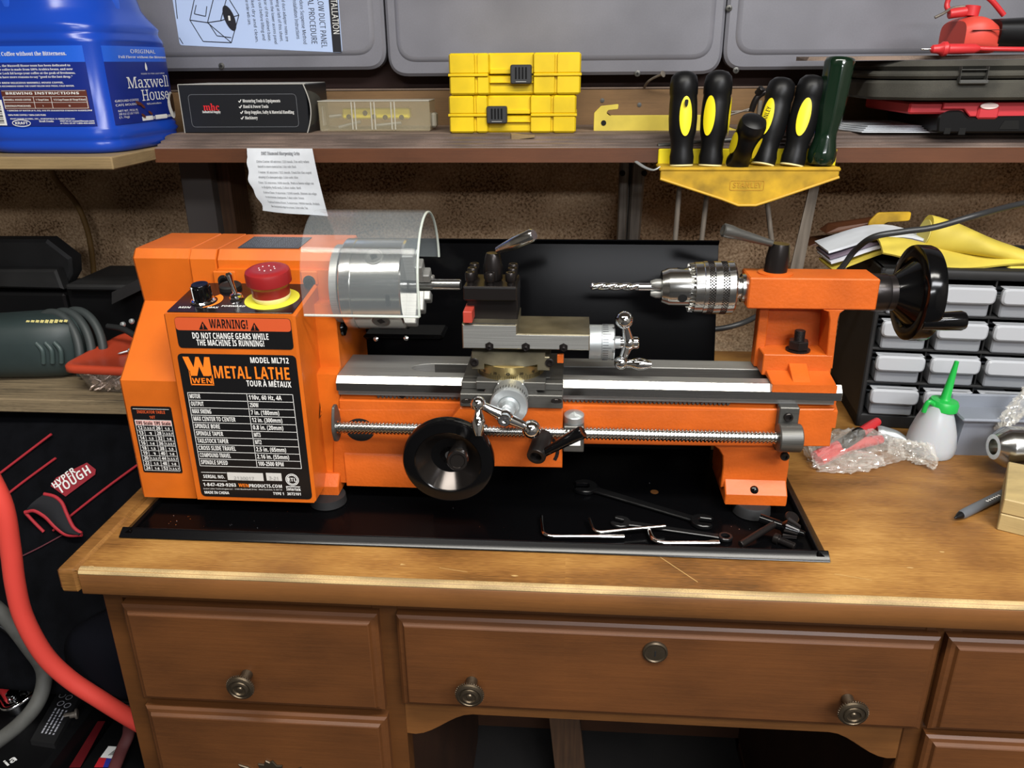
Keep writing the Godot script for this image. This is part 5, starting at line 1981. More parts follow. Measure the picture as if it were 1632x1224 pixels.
func build_desk_right() -> void:
	var s := st()
	# drawer organizer
	var base := Vector3(0.3619 - 0.008, 0.0, -0.925)
	var o := thing("drawer_organizer", "black parts cabinet with rows of frosted plastic drawers at the right of the desk", "organizer", base)
	o.rotation_degrees = Vector3(0, -4.5, 0)
	var W := 0.315
	var H := 0.199
	var D := 0.15
	s = st()
	boxp(s, Vector3(0, 0, -D), Vector3(0.006, H, 0), 0.0015)
	boxp(s, Vector3(W - 0.006, 0, -D), Vector3(W, H, 0), 0.0015)
	boxp(s, Vector3(0, 0, -D), Vector3(W, H, -D + 0.004), 0.0015)
	boxp(s, Vector3(0, 0, -D), Vector3(W, 0.017, 0.0), 0.0015)
	prism(s, rounded(v2([[0.0, H - 0.012], [0.0, H], [-D, H], [-D, H - 0.012]]), 0.005), 0, W, 0.001, Transform3D(Basis(Vector3(0, 0, 1), Vector3(0, 1, 0), Vector3(-1, 0, 0)), Vector3(W, 0, 0)))
	var rows := 4
	var cols := 5
	var cw := (W - 0.012) / cols
	var rh := (H - 0.029) / rows
	for r in range(1, rows):
		boxp(s, Vector3(0.004, 0.017 + rh * r - 0.0015, -D), Vector3(W - 0.004, 0.017 + rh * r + 0.0015, 0.0), 0.0006)
	for c in range(1, cols):
		boxp(s, Vector3(0.006 + cw * c - 0.001, 0.01, -D), Vector3(0.006 + cw * c + 0.001, H - 0.01, -0.004), 0.0004)
	part("cabinet_frame", s, M.black_matte, o, "", true)
	var proto := organizer_drawer([], cw - 0.006, rh - 0.007)
	var first: MeshInstance3D = null
	for r in rows:
		for c in cols:
			var dr: MeshInstance3D
			if first == null:
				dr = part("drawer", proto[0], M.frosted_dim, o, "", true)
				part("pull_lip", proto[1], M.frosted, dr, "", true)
				first = dr
			else:
				dr = first.duplicate()
				dr.name = "drawer"
				o.add_child(dr, true)
			dr.position = Vector3(0.009 + cw * c, 0.0185 + rh * r, 0.002)
	# grey plastic bin standing before the organizer
	s = st()
	var g0 := Vector3(0.4551, 0.006, -0.852)
	g0.y = 0.0
	var gt := Vector3(0.4314, 0.0592, -0.84)
	gt.x += 0.006
	g0.x = gt.x + 0.003
	var gx := g0.x + 0.14
	hexa(s, [Vector3(g0.x, 0, -0.878), Vector3(gx, 0, -0.878), Vector3(gx, gt.y - 0.012, -0.878), Vector3(gt.x, gt.y - 0.012, -0.878), Vector3(g0.x, 0, -0.852), Vector3(gx, 0, -0.852), Vector3(gx, gt.y - 0.012, -0.846), Vector3(gt.x + 0.004, gt.y - 0.012, -0.846)])
	var bin := thing("plastic_bin", "grey plastic bin behind the green-capped bottle", "bin", Vector3(g0.x + 0.05, 0, -0.885))
	part("body", s, M.grey_plastic, bin)
	s = st()
	boxp(s, Vector3(gt.x - 0.001, gt.y - 0.013, -0.88), Vector3(gx + 0.003, gt.y - 0.009, -0.84), 0.0015)
	boxp(s, Vector3(gt.x - 0.001, gt.y - 0.011, -0.88), Vector3(gx + 0.003, gt.y + 0.006, -0.876), 0.0015)
	part("rim", s, M.grey_plastic, bin)
	# oil bottle with green spout
	var bc := Vector3(0.42 - 0.005, 0.0, -0.858)
	var bot := thing("oil_bottle", "small frosted squeeze bottle with green cap and long green spout", "bottle", bc)
	s = st()
	turn(s, [[0.02, 0.0], [0.0245, 0.001], [0.0262, 0.005], [0.0265, 0.012], [0.0245, 0.026], [0.0205, 0.04], [0.0168, 0.05], [0.0145, 0.055], [0.0135, 0.06], [0, 0.06]], bc, Vector3(0.015, 1, 0), 40)
	part("body", s, M.bottle, bot)
	s = st()
	turn(s, [[0.0142, 0.0535], [0.0158, 0.055], [0.0158, 0.0625], [0.0142, 0.0655], [0.0065, 0.0665], [0.0052, 0.069], [0.0026, 0.108], [0.0024, 0.112], [0.0, 0.1125]], bc, Vector3(0.09, 1, 0.0), 28)
	part("spout_cap", s, M.green_plastic, bot)
	s = st()
	tube(s, spline([bc + Vector3(-0.0065, 0.061, 0.006), bc + Vector3(-0.0135, 0.0655, 0.007), bc + Vector3(-0.0165, 0.061, 0.007), bc + Vector3(-0.0175, 0.053, 0.0065)], 5), 0.0028, 10)
	part("cap_strap", s, M.green_plastic, bot)
	# spare drill chuck lying on its side
	var cc := Vector3(0.4521, 0.0364, -0.8)
	var ch := thing("drill_chuck", "spare bright steel drill chuck lying on the desk at the right edge of the photo", "drill chuck", Vector3(cc.x + 0.03, 0, -0.80))
	s = st()
	var cy := cc.y
	turn(s, [[0.008, 0.012], [0.0085, 0.0], [0.0135, 0.0], [0.0145, 0.001], [0.0215, 0.011], [0.0222, 0.013], [0.0222, 0.045], [0.02, 0.047], [0.012, 0.047], [0.012, 0.07], [0.0, 0.07]], cc, Vector3(1, -0.02, -0.05), 56, false)
	turn(s, [[0.0, 0.011], [0.0084, 0.011]], cc, Vector3(1, -0.02, -0.05), 40, false)
	part("body", s, M.steel_bright, ch)
	s = st()
	turn(s, [[0.0045, -0.001], [0.0045, 0.0004], [0.0036, 0.0006], [0.003, -0.001], [0, -0.001]], cc + Vector3(0.027, 0.0045, 0.0215), Vector3(0, 0.2, 1), 20)
	part("key_hole", s, M.steel_dark, ch)
	s = st()
	rod(s, cc + Vector3(0.03, -0.018, 0.014), cc + Vector3(0.05, -0.02, 0.02), 0.004)
	part("key_stub", s, M.blued, ch)
	# pale wooden box at the edge
	var wx: float = 0.4241
	var w0 := Vector3(0.438, 0, -0.7007)
	s = st()
	var wb := thing("wooden_box", "small pale wooden box with a sliding lid at the right edge of the desk", "box", Vector3(w0.x + 0.02, 0, w0.z - 0.03))
	var k0 := Vector3(0.4122, 0.0252, -0.692)
	var B := Basis(Vector3.UP, deg_to_rad(-28))
	var bo := Vector3(k0.x, 0, -0.692)
	var bx := func(a: Vector3, b: Vector3, sf: SurfaceTool) -> void: box(sf, bo + B * ((a + b) / 2), (b - a).abs(), 0.001, B)
	bx.call(Vector3(0, 0.0, -0.09), Vector3(0.12, 0.018, 0.0), s)
	part("box_body", s, M.pale_box, wb)
	s = st()
	bx.call(Vector3(0, 0.0186, -0.09), Vector3(0.12, 0.034, 0.0), s)
	var lid := part("box_lid", s, M.pale_box, wb)
	s = st()
	bx.call(Vector3(0.03, 0.034, -0.07), Vector3(0.1, 0.0344, -0.02), s)
	part("paper_label", s, M.paper, lid)
	# marker pen
	var m0 := Vector3(0.3774, 0.0045, -0.7035)
	var m1 := Vector3(0.4486, 0.0045, -0.7555)
	var md := (m1 - m0).normalized()
	var pen := thing("marker_pen", "grey marker pen with black tip lying in front of the wooden box", "pen", Vector3(0.4165, 0, -0.7373))
	s = st()
	turn(s, [[0.0038, 0.011], [0.0046, 0.014], [0.0048, 0.03], [0.0048, 0.12], [0, 0.12]], m0, md, 24)
	part("barrel", s, M.marker_grey, pen)
	s = st()
	turn(s, [[0.0, 0.0], [0.0009, 0.0008], [0.0014, 0.003], [0.003, 0.0075], [0.0038, 0.0112], [0, 0.0112]], m0, md, 20)
	part("tip", s, M.black_plastic, pen)
	s = st()
	var mu := Vector3.UP
	var side := md.cross(mu).normalized()
	for i in 6:
		var q := m0 + md * (0.05 + 0.0042 * i) + side * 0.0024 + mu * 0.0041
		stroke(s, q - side * 0.0008, q + side * 0.0012 + md * 0.0016, 0.0014, (mu + side * 0.5).normalized(), 0.0006)
	part("worn_print", s, M.white_print, pen)
	# red-handled pliers in a clear bag
	var pb := thing("pliers", "red handled pliers wrapped inside a crumpled clear plastic bag", "pliers", Vector3(0.326, 0, -0.8664))
	for q in [[Vector3(0.2741, 0.011, -0.8177), Vector3(0.3123, 0.017, -0.8409), Vector3(0.3652, 0.022, -0.8911)], [Vector3(0.2783, 0.008, -0.8116), Vector3(0.3181, 0.012, -0.8417), Vector3(0.3617, 0.012, -0.8638)]]:
		s = st()
		tube(s, spline(q, 8), [0.0055, 0.0058, 0.006, 0.0062, 0.0064, 0.0064, 0.0064, 0.0064, 0.0064, 0.0064, 0.0064, 0.0064, 0.0062, 0.006, 0.0058, 0.0055, 0.0052], 14)
		part("handle", s, M.red_dip, pb)
	s = st()
	tube(s, spline([Vector3(0.3046, 0.014, -0.8369), Vector3(0.3153, 0.022, -0.8373), Vector3(0.3327, 0.024, -0.8538)], 6), 0.0072, 14)
	part("grip_band", s, M.black_plastic, pb)
	s = st()
	tube(s, spline([Vector3(0.3601, 0.014, -0.8764), Vector3(0.3799, 0.012, -0.8732), Vector3(0.393, 0.01, -0.8598)], 6), [0.008, 0.009, 0.0095, 0.009, 0.0085, 0.008, 0.0075, 0.007, 0.006, 0.005, 0.004, 0.003, 0.002], 12)
	part("jaws", s, M.satin, pb)
	s = st()
	crumple(s, Vector3.ZERO, Vector3(0.2754, 0, -0.8223), Vector3(0.3836, 0, -0.8487), 1.0, 31, 0.55, func(t): return Vector2(0.045, 0.024) * (0.5 + 0.5 * sin(PI * clampf(t * 0.9 + 0.08, 0, 1))))
	crumple(s, Vector3.ZERO, Vector3(0.2824, 0, -0.8077), Vector3(0.3586, 0, -0.8271), 1.0, 36, 0.7, func(t): return Vector2(0.032, 0.011) * (0.4 + 0.6 * sin(PI * clampf(t, 0.05, 0.95))))
	crumple(s, Vector3.ZERO, Vector3(0.3768, 0, -0.8531), Vector3(0.4083, 0, -0.824), 1.0, 33, 0.8, func(t): return Vector2(0.012 + 0.016 * t, 0.015 + 0.004 * t))
	single("plastic_bag", s, M.clear_film, "crumpled clear plastic bag holding red pliers on the right of the desk", "bag")
	s = st()
	crumple(s, Vector3.ZERO, Vector3(0.4838, 0.0346, -0.84), Vector3(0.5089, 0.0656, -0.84), 1.0, 41, 0.8, func(t): return Vector2(0.012 + 0.01 * t, 0.012 + 0.012 * t))
	single("plastic_film", s, M.clear_film, "small crumple of clear film above the spare drill chuck at the right edge", "film")
	# black cable: behind the tailstock and up over the papers
	s = st()
	tube(s, spline([Vector3(0.0991, 0.1239, -0.93), Vector3(0.165, 0.121, -0.93), Vector3(0.2028, 0.1286, -0.93), Vector3(0.2451, 0.139, -0.96), Vector3(0.2847, 0.1597, -0.95), Vector3(0.3089, 0.1954, -0.93), Vector3(0.3191, 0.2197, -0.92), Vector3(0.3274, 0.2409, -0.893), Vector3(0.3565, 0.248, -0.889), Vector3(0.3883, 0.2529, -0.889), Vector3(0.4309, 0.2665, -0.889), Vector3(0.4958, 0.2749, -0.92), Vector3(0.6004, 0.2952, -0.93)], 10), 0.0034, 12)
	single("power_cable", s, mat("cable_black", "2b2c2d", 0.4), "black power cable running behind the tailstock and over the papers to the right", "cable")
	# papers and sleeves piled on the organizer
	var top := 0.2
	var pz := -0.985
	for k in 4:
		s = st()
		var pa := [Vector3(0.3085, 0.2044, -0.975), Vector3(0.3094, 0.1979, -0.97), Vector3(0.31, 0.1937, -0.965), Vector3(0.3119, 0.1858, -0.96)][k] as Vector3
		sheet(s, func(u, v): return Vector3(pa.x + u * 0.16, lerpf(pa.y, top + 0.002 + 0.0035 * (4 - k), smoothstep(0.0, 0.6, u)) + 0.012 * sin(PI * clampf(u * 1.3, 0, 1)), lerpf(pa.z - 0.06, pa.z + 0.012 * u, v)), 14, 4, 0.0028)
		single("magazine", s, [M.paper, mat("mag_violet", "6b5f6c", 0.6), mat("mag_white", "d8dbe6", 0.6), M.yellow_soft][k], ["topmost pale magazine sagging on the parts cabinet", "violet grey magazine under the topmost pale one", "white magazine in the middle of the pile on the parts cabinet", "lowest pale yellow folder of the pile on the parts cabinet"][k], "magazine", "magazines on the parts cabinet")
	# yellow hooked strip and yellow sleeves
	hook_strip(Vector3(0.3713, 0.1952, -1.04), Vector3(0.4228, 0.2164, -1.04), 0.8, "dull yellow hooked plastic strip lying on the parts cabinet behind the cable", -1.04)
	s = st()
	var sl := spline([Vector3(0.415, 0.2293, -0.975), Vector3(0.4525, 0.2241, -0.965), Vector3(0.4996, 0.2119, -0.955), Vector3(0.557, 0.1929, -0.95), Vector3(0.6298, 0.1789, -0.95)], 8)
	var rings := []
	for i in sl.size():
		var t := float(i) / (sl.size() - 1)
		var w := lerpf(0.017, 0.023, smoothstep(0, 0.3, t)) + 0.003 * sin(t * 21.0)
		var h := lerpf(0.022, 0.010, smoothstep(0.0, 0.5, t))
		var xf := Transform3D(Basis(Vector3(0, 0, -1), Vector3(0.2, 1, 0).normalized(), Vector3(1, -0.2, 0).normalized()), sl[i])
		rings.append(ring_of(xf, w, h, 2.2, 24))
	skin(s, rings)
	var ys := thing("yellow_sleeve", "rolled soft yellow sleeve with a round open end lying on the parts cabinet", "sleeve", Vector3(0.4763, 0.211, -0.965))
	part("roll", s, M.yellow_soft, ys)
	s = st()
	turn(s, [[0.0, 0.0], [0.0165, 0.0002], [0.0165, 0.0012]], sl[0] + Vector3(-0.0013, 0.0002, 0), Vector3(1, -0.2, 0), 24, false)
	part("open_end", s, mat("yellow_inside", "cfc26a", 0.7), ys)
	s = st()
	sheet(s, func(u, v): return Vector3(lerpf(0.3538, 0.62, u), lerpf(0.2089, 0.1911, u) + 0.012 * sin(v * PI) + 0.006 * sin(u * 9.0 + v * 2.0), -0.985 + 0.055 * v), 24, 8, 0.0025)
	single("yellow_sleeve", s, M.yellow_soft, "flat soft yellow sleeve spread under the rolled one on the parts cabinet", "sleeve")
	s = st()
	boxp(s, Vector3(0.4952, 0.1929, -0.93) + Vector3(0, 0, -0.02), Vector3(0.5172, 0.2018, -0.93) + Vector3(0.02, 0, 0), 0.003)
	single("yellow_tab", s, M.yellow_soft, "short yellow tab at the front edge of the parts cabinet top", "tab")
	# brown slats behind the papers
	for q in [[Vector3(0.3279, 0.2119, -1.06), Vector3(0.3907, 0.2223, -1.05), 0.008, "narrow brown wooden strip with a pointed end behind the magazines"], [Vector3(0.3152, 0.1911, -1.08), Vector3(0.3954, 0.2004, -1.07), 0.007, "darker brown strip beneath the pointed one behind the magazines"]]:
		s = st()
		var a: Vector3 = q[0]
		var b: Vector3 = q[1]
		hexa(s, [a + Vector3(0, 0, -0.03), b + Vector3(0, 0, -0.03), b + Vector3(0, q[2], -0.03), a + Vector3(0.01, q[2], -0.03), a, b, b + Vector3(0, q[2], 0), a + Vector3(0.015, q[2], 0)])
		single("wood_strip", s, M.shelf_wood, q[3], "strip", "wood strips behind the magazines")

# flat strip with a hooked end at the left, seen from the front
func hook_strip(a: Vector3, b: Vector3, k: float, label: String, z: float) -> void:
	var s := st()
	var h := 0.02 * k * 1.4
	var p := PackedVector2Array([Vector2(a.x + 0.01 * k, a.y), Vector2(a.x, a.y + h * 0.3), Vector2(a.x + 0.002, a.y + h * 1.6), Vector2(a.x + 0.014 * k, a.y + h * 2.1), Vector2(b.x, a.y + h * 2.15), Vector2(b.x, a.y + h * 1.65), Vector2(a.x + 0.03 * k, a.y + h * 1.55), Vector2(a.x + 0.022 * k, a.y + h * 1.3), Vector2(a.x + 0.03 * k, a.y + h * 1.05), Vector2(b.x + 0.05, a.y + h * 0.95), Vector2(b.x + 0.05, a.y)])
	prism(s, rounded(p, 0.004 * k), z - 0.004, z, 0.0008)
	single("hooked_strip", s, M.yellow_dirty, label, "strip")

# ------------------------------------------------------------ shelf over the bench
const TOP := 0.338

func mat_moulding() -> StandardMaterial3D:
	return tri(mat("moulding", "7c6a60", 0.6), Vector3(3, 10, 10), M.dusty_wood.albedo_texture)

func build_shelf() -> void:
	var F := Vector3(0, 0, 1)
	var s := st()
	var xl: float = -0.5246
	# shelf board with a moulded front edge
	var sh := thing("wall_shelf", "long dark wooden shelf with a stepped moulded front edge above the lathe", "shelf", Vector3(0.3, TOP - 0.03, -1.1))
	s = st()
	run_x(s, [[-1.0, 0.3077], [-1.0, 0.3232], [-1.0012, 0.3242], [-1.19, 0.3242], [-1.19, 0.318], [-1.02, 0.3077]], xl, 1.1, 0.0004)
	part("board", s, M.shelf_wood, sh)
	s = st()
	run_x(s, [[-1.004, 0.3242], [-1.005, 0.3256], [-1.012, 0.326], [-1.012, 0.328], [-1.0135, 0.3286], [-1.022, 0.3292], [-1.022, 0.3316], [-1.026, 0.3322], [-1.034, 0.3326], [-1.034, 0.3352], [-1.038, 0.3368], [-1.05, TOP], [-1.19, TOP], [-1.19, 0.3242]], xl, 1.1, 0.0003)
	part("stepped_moulding", s, mat_moulding(), sh)
	s = st()
	boxp(s, Vector3(xl + 0.002, TOP - 0.001, -1.188), Vector3(1.09, TOP + 0.0004, -1.0495), 0.0002)
	part("dust_film", s, M.dusty_wood, sh, "grey dusty top of the shelf")
	# raw plank at the left
	s = st()
	var pe: float = -0.5229
	boxp(s, Vector3(-1.3, 0.3105, -1.18), Vector3(pe, 0.3252, -0.9), 0.0015)
	single("shelf_plank", s, M.raw_wood, "raw pale shelf plank with rough sawn front under the blue coffee can", "plank")
	# ledger board behind with a dusty top, dark beam above it
	s = st()
	var sy: float = 0.3877
	var l := thing("ledger_board", "raw wooden ledger board with dusty top edge behind the things on the shelf", "board", Vector3(0.2, 0.3, -1.215))
	boxp(s, Vector3(-1.4, 0.29, -1.235), Vector3(1.5, sy - 0.002, -1.19), 0.001)
	part("board", s, M.ledger_wood, l)
	s = st()
	boxp(s, Vector3(-1.4, sy - 0.0022, -1.236), Vector3(1.5, sy, -1.1885), 0.0006)
	part("dusty_edge", s, M.dusty_wood, l)
	for q in [Vector3(0.0902, 0.3646, -1.19), Vector3(0.0385, 0.3706, -1.19)]:
		s = st()
		turn(s, [[0.003, 0], [0.003, 0.0008], [0, 0.001]], q, F, 14)
		part("nail_head", s, M.steel_dark, l)
	s = st()
	boxp(s, Vector3(-1.4, sy, -1.239), Vector3(1.5, 0.46, -1.222), 0.001)
	single("back_beam", s, mat("beam_dark", "3a2620", 0.8), "dark reddish beam in the gap below the grey panels", "beam")
	panels()
	# shelf supports
	s = st()
	boxp(s, Vector3(-0.5547, 0.03, -1.19), Vector3(-0.5106, 0.3077, -1.12), 0.001)
	single("shelf_post", s, mat("post_grey", "4d4845", 0.8), "dark grey wooden post under the shelf left of the hanging note", "post")
	s = st()
	boxp(s, Vector3(-0.5178, 0.03, -1.2), Vector3(-0.4917, 0.3077, -1.14), 0.001)
	single("shelf_post", s, M.brown_post, "brown wooden post beside the grey post under the shelf", "post")
	var br := thing("shelf_bracket", "old metal shelf bracket with two bolts under the shelf behind the splash guard", "bracket", Vector3(0.0805, 0.2, -1.16))
	s = st()
	var bl: float = 0.0648
	var bw: float = 0.1007 - bl
	prism(s, v2([[bl, 0.305], [bl, 0.02], [bl + bw * 0.82, 0.02], [bl + bw, 0.305]]), -1.18, -1.172, 0.001)
	boxp(s, Vector3(bl, 0.02, -1.18), Vector3(bl + 0.012, 0.305, -1.15), 0.0015)
	prism(s, v2([[bl + bw * 0.45, 0.305], [bl + bw * 0.36, 0.02], [bl + bw * 0.82, 0.02], [bl + bw, 0.305]]), -1.173, -1.155, 0.003)
	part("plate", s, M.old_metal, br)
	for q in [Vector3(0.0683, 0.2765, -1.15), Vector3(0.0989, 0.2761, -1.153)]:
		s = st()
		turn(s, [[0.004, -0.002], [0.004, 0.0012], [0.002, 0.0022], [0, 0.0022]], q, F, 16)
		part("bolt", s, M.hole, br)
	coffee_can()
	paper_box()
	# clear case of drill bits
	clear_case()
	# yellow cases
	yellow_case(-0.1568, 0.0022, TOP + 0.0006, 0.3831, -1.045, 0.38, "lower of two yellow hard plastic cases stacked on the shelf")
	yellow_case(-0.1548, 0.0069, 0.3839, 0.4317, -1.043, 0.55, "upper of two yellow hard plastic cases stacked on the shelf")
	s = st()
	hexa(s, [Vector3(-0.0798, 0.3323, -1.03) + Vector3(0, 0.0005, -0.02), Vector3(-0.0486, 0.3345, -1.03) + Vector3(0, 0.001, -0.02), Vector3(-0.0486, 0.3367, -1.03) + Vector3(0, 0, -0.02), Vector3(-0.0798, 0.3383, -1.03) + Vector3(0, 0, -0.02), Vector3(-0.0775, 0.3315, -1.03), Vector3(-0.0486, 0.3345, -1.03), Vector3(-0.0486, 0.3367, -1.03), Vector3(-0.0774, 0.3375, -1.03)])
	single("wood_sliver", s, M.raw_wood, "sliver of pale wood under the lower yellow case", "sliver")
	# bent nail
	s = st()
	var np := spline([Vector3(0.0953, 0.3858, -1.192), Vector3(0.0986, 0.3943, -1.175), Vector3(0.1058, 0.4, -1.165), Vector3(0.1163, 0.4048, -1.155)], 6)
	tube(s, np, 0.0016, 10)
	turn(s, [[0.0035, 0], [0.0045, 0.0006], [0.0042, 0.0012], [0, 0.0014]], np[np.size() - 1], np[np.size() - 1] - np[np.size() - 2], 16)
	single("nail", s, M.old_metal, "bent nail sticking up from the ledger board", "nail")
	# yellow hooked strip on the shelf
	s = st()
	var a := Vector3(0.025, 0.3379, -1.08)
	var b := Vector3(0.2108, 0.3374, -1.08)
	var y1: float = 0.357
	var y2: float = 0.3729
	var p := PackedVector2Array([Vector2(a.x, a.y), Vector2(b.x, a.y), Vector2(b.x - 0.02, 0.3443), Vector2(0.17, y1), Vector2(0.0452, y1), Vector2(0.0411, 0.36), Vector2(0.0425, 0.3631), Vector2(0.0552, 0.3645), Vector2(0.0557, 0.3706), Vector2(0.0336, 0.3684), Vector2(0.0251, 0.3601)])
	prism(s, rounded(p, 0.0015), -1.086, -1.08, 0.0004)
	var hs := thing("hooked_strip", "long pale yellow hooked plastic strip on the shelf behind the screwdrivers", "strip", Vector3(b.x - 0.1, TOP, -1.08))
	part("strip", s, M.yellow_soft, hs)
	s = st()
	turn(s, [[0.0034, 0], [0.0034, 0.0005], [0, 0.0005]], Vector3(0.0375, 0.3479, -1.08), F, 16)
	part("hole", s, M.hole, hs)
	rack()
	right_of_shelf()
	# hanging note
	s = st()
	var n0 := Vector3(-0.4024, 0.3246, -0.997)
	var n1 := Vector3(-0.3184, 0.326, -0.997)
	var w := n1.x - n0.x
	var note_at := func(u: float, v: float) -> Vector3:
		var left := 0.0 + 0.17 * smoothstep(0.42, 1.0, v) + 0.012 * sin(v * 23.0) * (1.0 if v > 0.1 else 0.0)
		var right := 1.0 + 0.115 * v
		return Vector3(n0.x + w * lerpf(left, right, u), n0.y + 0.0006 - v * 0.083 * (1.0 - 0.1 * (1.0 - u) * v), -0.9965 + 0.006 * sin(v * 2.4 + u) + 0.004 * v * sin(u * 5.0) + 0.004 * v)
	sheet(s, note_at, 12, 24, 0.0004)
	var note := thing("paper_note", "torn white printed note hanging from the front edge of the shelf", "note", note_at.call(0.5, 1.0))
	part("sheet", s, M.paper, note)
	s = st()
	var on := func(q: Vector3) -> Vector3: return note_at.call(q.x, -q.y) + Vector3(0, 0, q.z)
	write(s, "DMT Diamond Sharpening Grits", Vector3(0.22, -0.09, 0), Vector3(0.8, -0.09, 0), 0.045, "rb", Vector3(0, 0, 1), 0.0012, on)
	var lines := ["Extra-Coarse: 60 micron / 220 mesh. Use only when", "desired to remove material fast. Color code: Black", "Coarse: 45 micron / 325 mesh. Used for the rapid", "shaping of a damaged edge. Color code: Blue", "Fine: 25 micron / 600 mesh. Puts a keen edge on", "a slightly dull tool. Color code: Red", "Extra-Fine: 9 micron / 1200 mesh. Hones an edge", "to maximum sharpness. Color code: Green", "Extra-Extra-Fine: 3 micron / 8000 mesh. Polish", "the sharpened edge to a razor. Color code: Tan"]
	for i in lines.size():
		var v := 0.2 + 0.073 * i + 0.012 * int(i / 2.0)
		write(s, lines[i], Vector3(0.16 if i % 2 else 0.15, -v, 0), Vector3(0.92 if i % 2 == 0 else 0.72, -v, 0), 0.032, "r", Vector3(0, 0, 1), 0.0012, on)
	part("printed_text", s, mat("note_ink", "5e6166", 0.6), note)

func panels() -> void:
	var F := Vector3(0, 0, 1)
	# three moulded grey covers side by side
	var xs := [[-0.95, -0.2612], [-0.2586, 0.1961], [0.1977, 1.3]]
	var yb := [0.4134, 0.4041, 0.409]
	var lab := ["left grey moulded cover carrying the pale blue instruction sheet", "middle grey moulded cover above the yellow cases", "right grey moulded cover above the screwdrivers"]
	for k in 3:
		var x0: float = xs[k][0]
		var x1: float = xs[k][1]
		var y0: float = yb[k]
		var o := thing("plastic_cover", lab[k], "cover", Vector3((x0 + x1) / 2, y0, -1.19), "grey moulded covers above the shelf")
		var s := st()
		prism(s, rrect(x0, y0, x1, 1.0, 0.028, 8), -1.2, -1.175, 0.004)
		part("shell", s, M.grey_panel, o)
		s = st()
		# raised inner field with rounded corners
		var rings := []
		var flatp := rrect(x0 + 0.012, y0 + 0.017, x1 - 0.012, 1.0, 0.03, 8)
		for q in [[0.0, -1.1765], [0.002, -1.1742], [0.005, -1.172], [0.008, -1.1715]]:
			var ring := PackedVector3Array()
			for p in inset(flatp, q[0]):
				ring.append(Vector3(p.x, p.y, q[1]))
			rings.append(ring)
		var t := Geometry2D.triangulate_polygon(inset(flatp, 0.008))
		skin(s, rings, true, [0, 0, 0], [], t)
		part("raised_field", s, M.grey_panel, o)
		for q in [[Vector3(-0.4962, 0.4198, -1.175)], [Vector3(0.0844, 0.4056, -1.175), Vector3(0.1998, 0.4846, -1.175)], [Vector3(0.2159, 0.4086, -1.175)]][k]:
			s = st()
			turn(s, [[0.0042, 0], [0.004, 0.001], [0.002, 0.0016], [0, 0.0017]], q, F, 16)
			var sc := part("screw", s, M.steel_dark, o)
			s = st()
			box(s, q + Vector3(0, 0, 0.0017), Vector3(0.004, 0.0009, 0.0006), 0.0001)
			box(s, q + Vector3(0, 0, 0.0017), Vector3(0.0009, 0.004, 0.0006), 0.0001)
			part("cross_slot", s, M.hole, sc)
	# instruction sheet stuck on the left panel, turned on its side
	var z := -1.1715
	var o := thing("instruction_sheet", "pale blue printed instruction sheet stuck sideways on the left grey panel", "sheet", Vector3(-0.4272, 0.4712, -1.17))
	var br := Vector3(-0.3205, 0.4353, -1.1715)
	var bl := Vector3(-0.5483, 0.447, -1.1715)
	var tl := Vector3(-0.5538, 0.504, -1.1715) + Vector3(0, 0.05, 0)
	tl.x = bl.x - 0.0
	var w: float = br.x - bl.x
	var s := st()
	prism(s, rounded(PackedVector2Array([Vector2(bl.x - 0.002, bl.y), Vector2(br.x, br.y), Vector2(br.x + 0.001, br.y + 0.2), Vector2(bl.x - 0.004, bl.y + 0.2)]), 0.004), z, z + 0.0005, 0.0)
	part("sheet", s, M.blue_sheet, o)
	# turned frame: along runs down the photo, up runs to the right
	var A := Vector3(0.0, -1, 0).normalized()
	var ink := st()
	var wht := st()
	var bx0: float = -0.3337
	var bx1: float = -0.3214
	poly_print(ink, [Vector3(bx0, br.y + 0.001, z), Vector3(bx1, br.y + 0.0005, z), Vector3(bx1, br.y + 0.19, z), Vector3(bx0, br.y + 0.19, z)], F, 0.0008)
	write(wht, "INSTALLATION", Vector3(bx0 + 0.003, 0.4591 + 0.056, z), Vector3(bx0 + 0.003, 0.4591, z), 0.0085, "s", F, 0.0012)
	var lines := [["DOWNFLOW DUCT PANEL", 513, 76, 0.088, 0.008], ["REMOVAL PROCEDURE", 497, 70, 0.083, 0.008], ["Procedure Suspense Method", 484, 70, 0.067, 0.005], ["Unit Installation Instructions", 473, 62, 0.06, 0.005], ["Panel removal steps and duct adapter notes are", 456, 66, 0.1, 0.0042], ["shown in the drawing at left of this sheet.", 447, 66, 0.09, 0.0042], ["Remove the screws from the lower access panel", 438, 70, 0.1, 0.0042], ["and lift the panel clear of the cabinet base.", 428, 66, 0.095, 0.0042], ["Slide the filter tray out before lifting and", 419, 64, 0.09, 0.0042], ["keep the gasket dry and clean.", 408, 68, 0.09, 0.0042], ["Refit in the reverse order with care.", 396, 40, 0.06, 0.0042]]
	var ys := {513: Vector3(-0.349, 0.4419, -1.1715), 497: Vector3(-0.3626, 0.4468, -1.1715), 484: Vector3(-0.3741, 0.4469, -1.1715), 473: Vector3(-0.3831, 0.4534, -1.1715), 456: Vector3(-0.3984, 0.4504, -1.1715), 447: Vector3(-0.4064, 0.4504, -1.1715), 438: Vector3(-0.4148, 0.4473, -1.1715), 428: Vector3(-0.4232, 0.4506, -1.1715), 419: Vector3(-0.431, 0.4523, -1.1715), 408: Vector3(-0.4412, 0.4492, -1.1715), 396: Vector3(-0.4489, 0.4715, -1.1715)}
	for q in lines:
		var e: Vector3 = ys[q[1]]
		write(ink, q[0], Vector3(e.x, e.y + q[3], z), Vector3(e.x, e.y, z), q[4], "s", F, 0.0008)
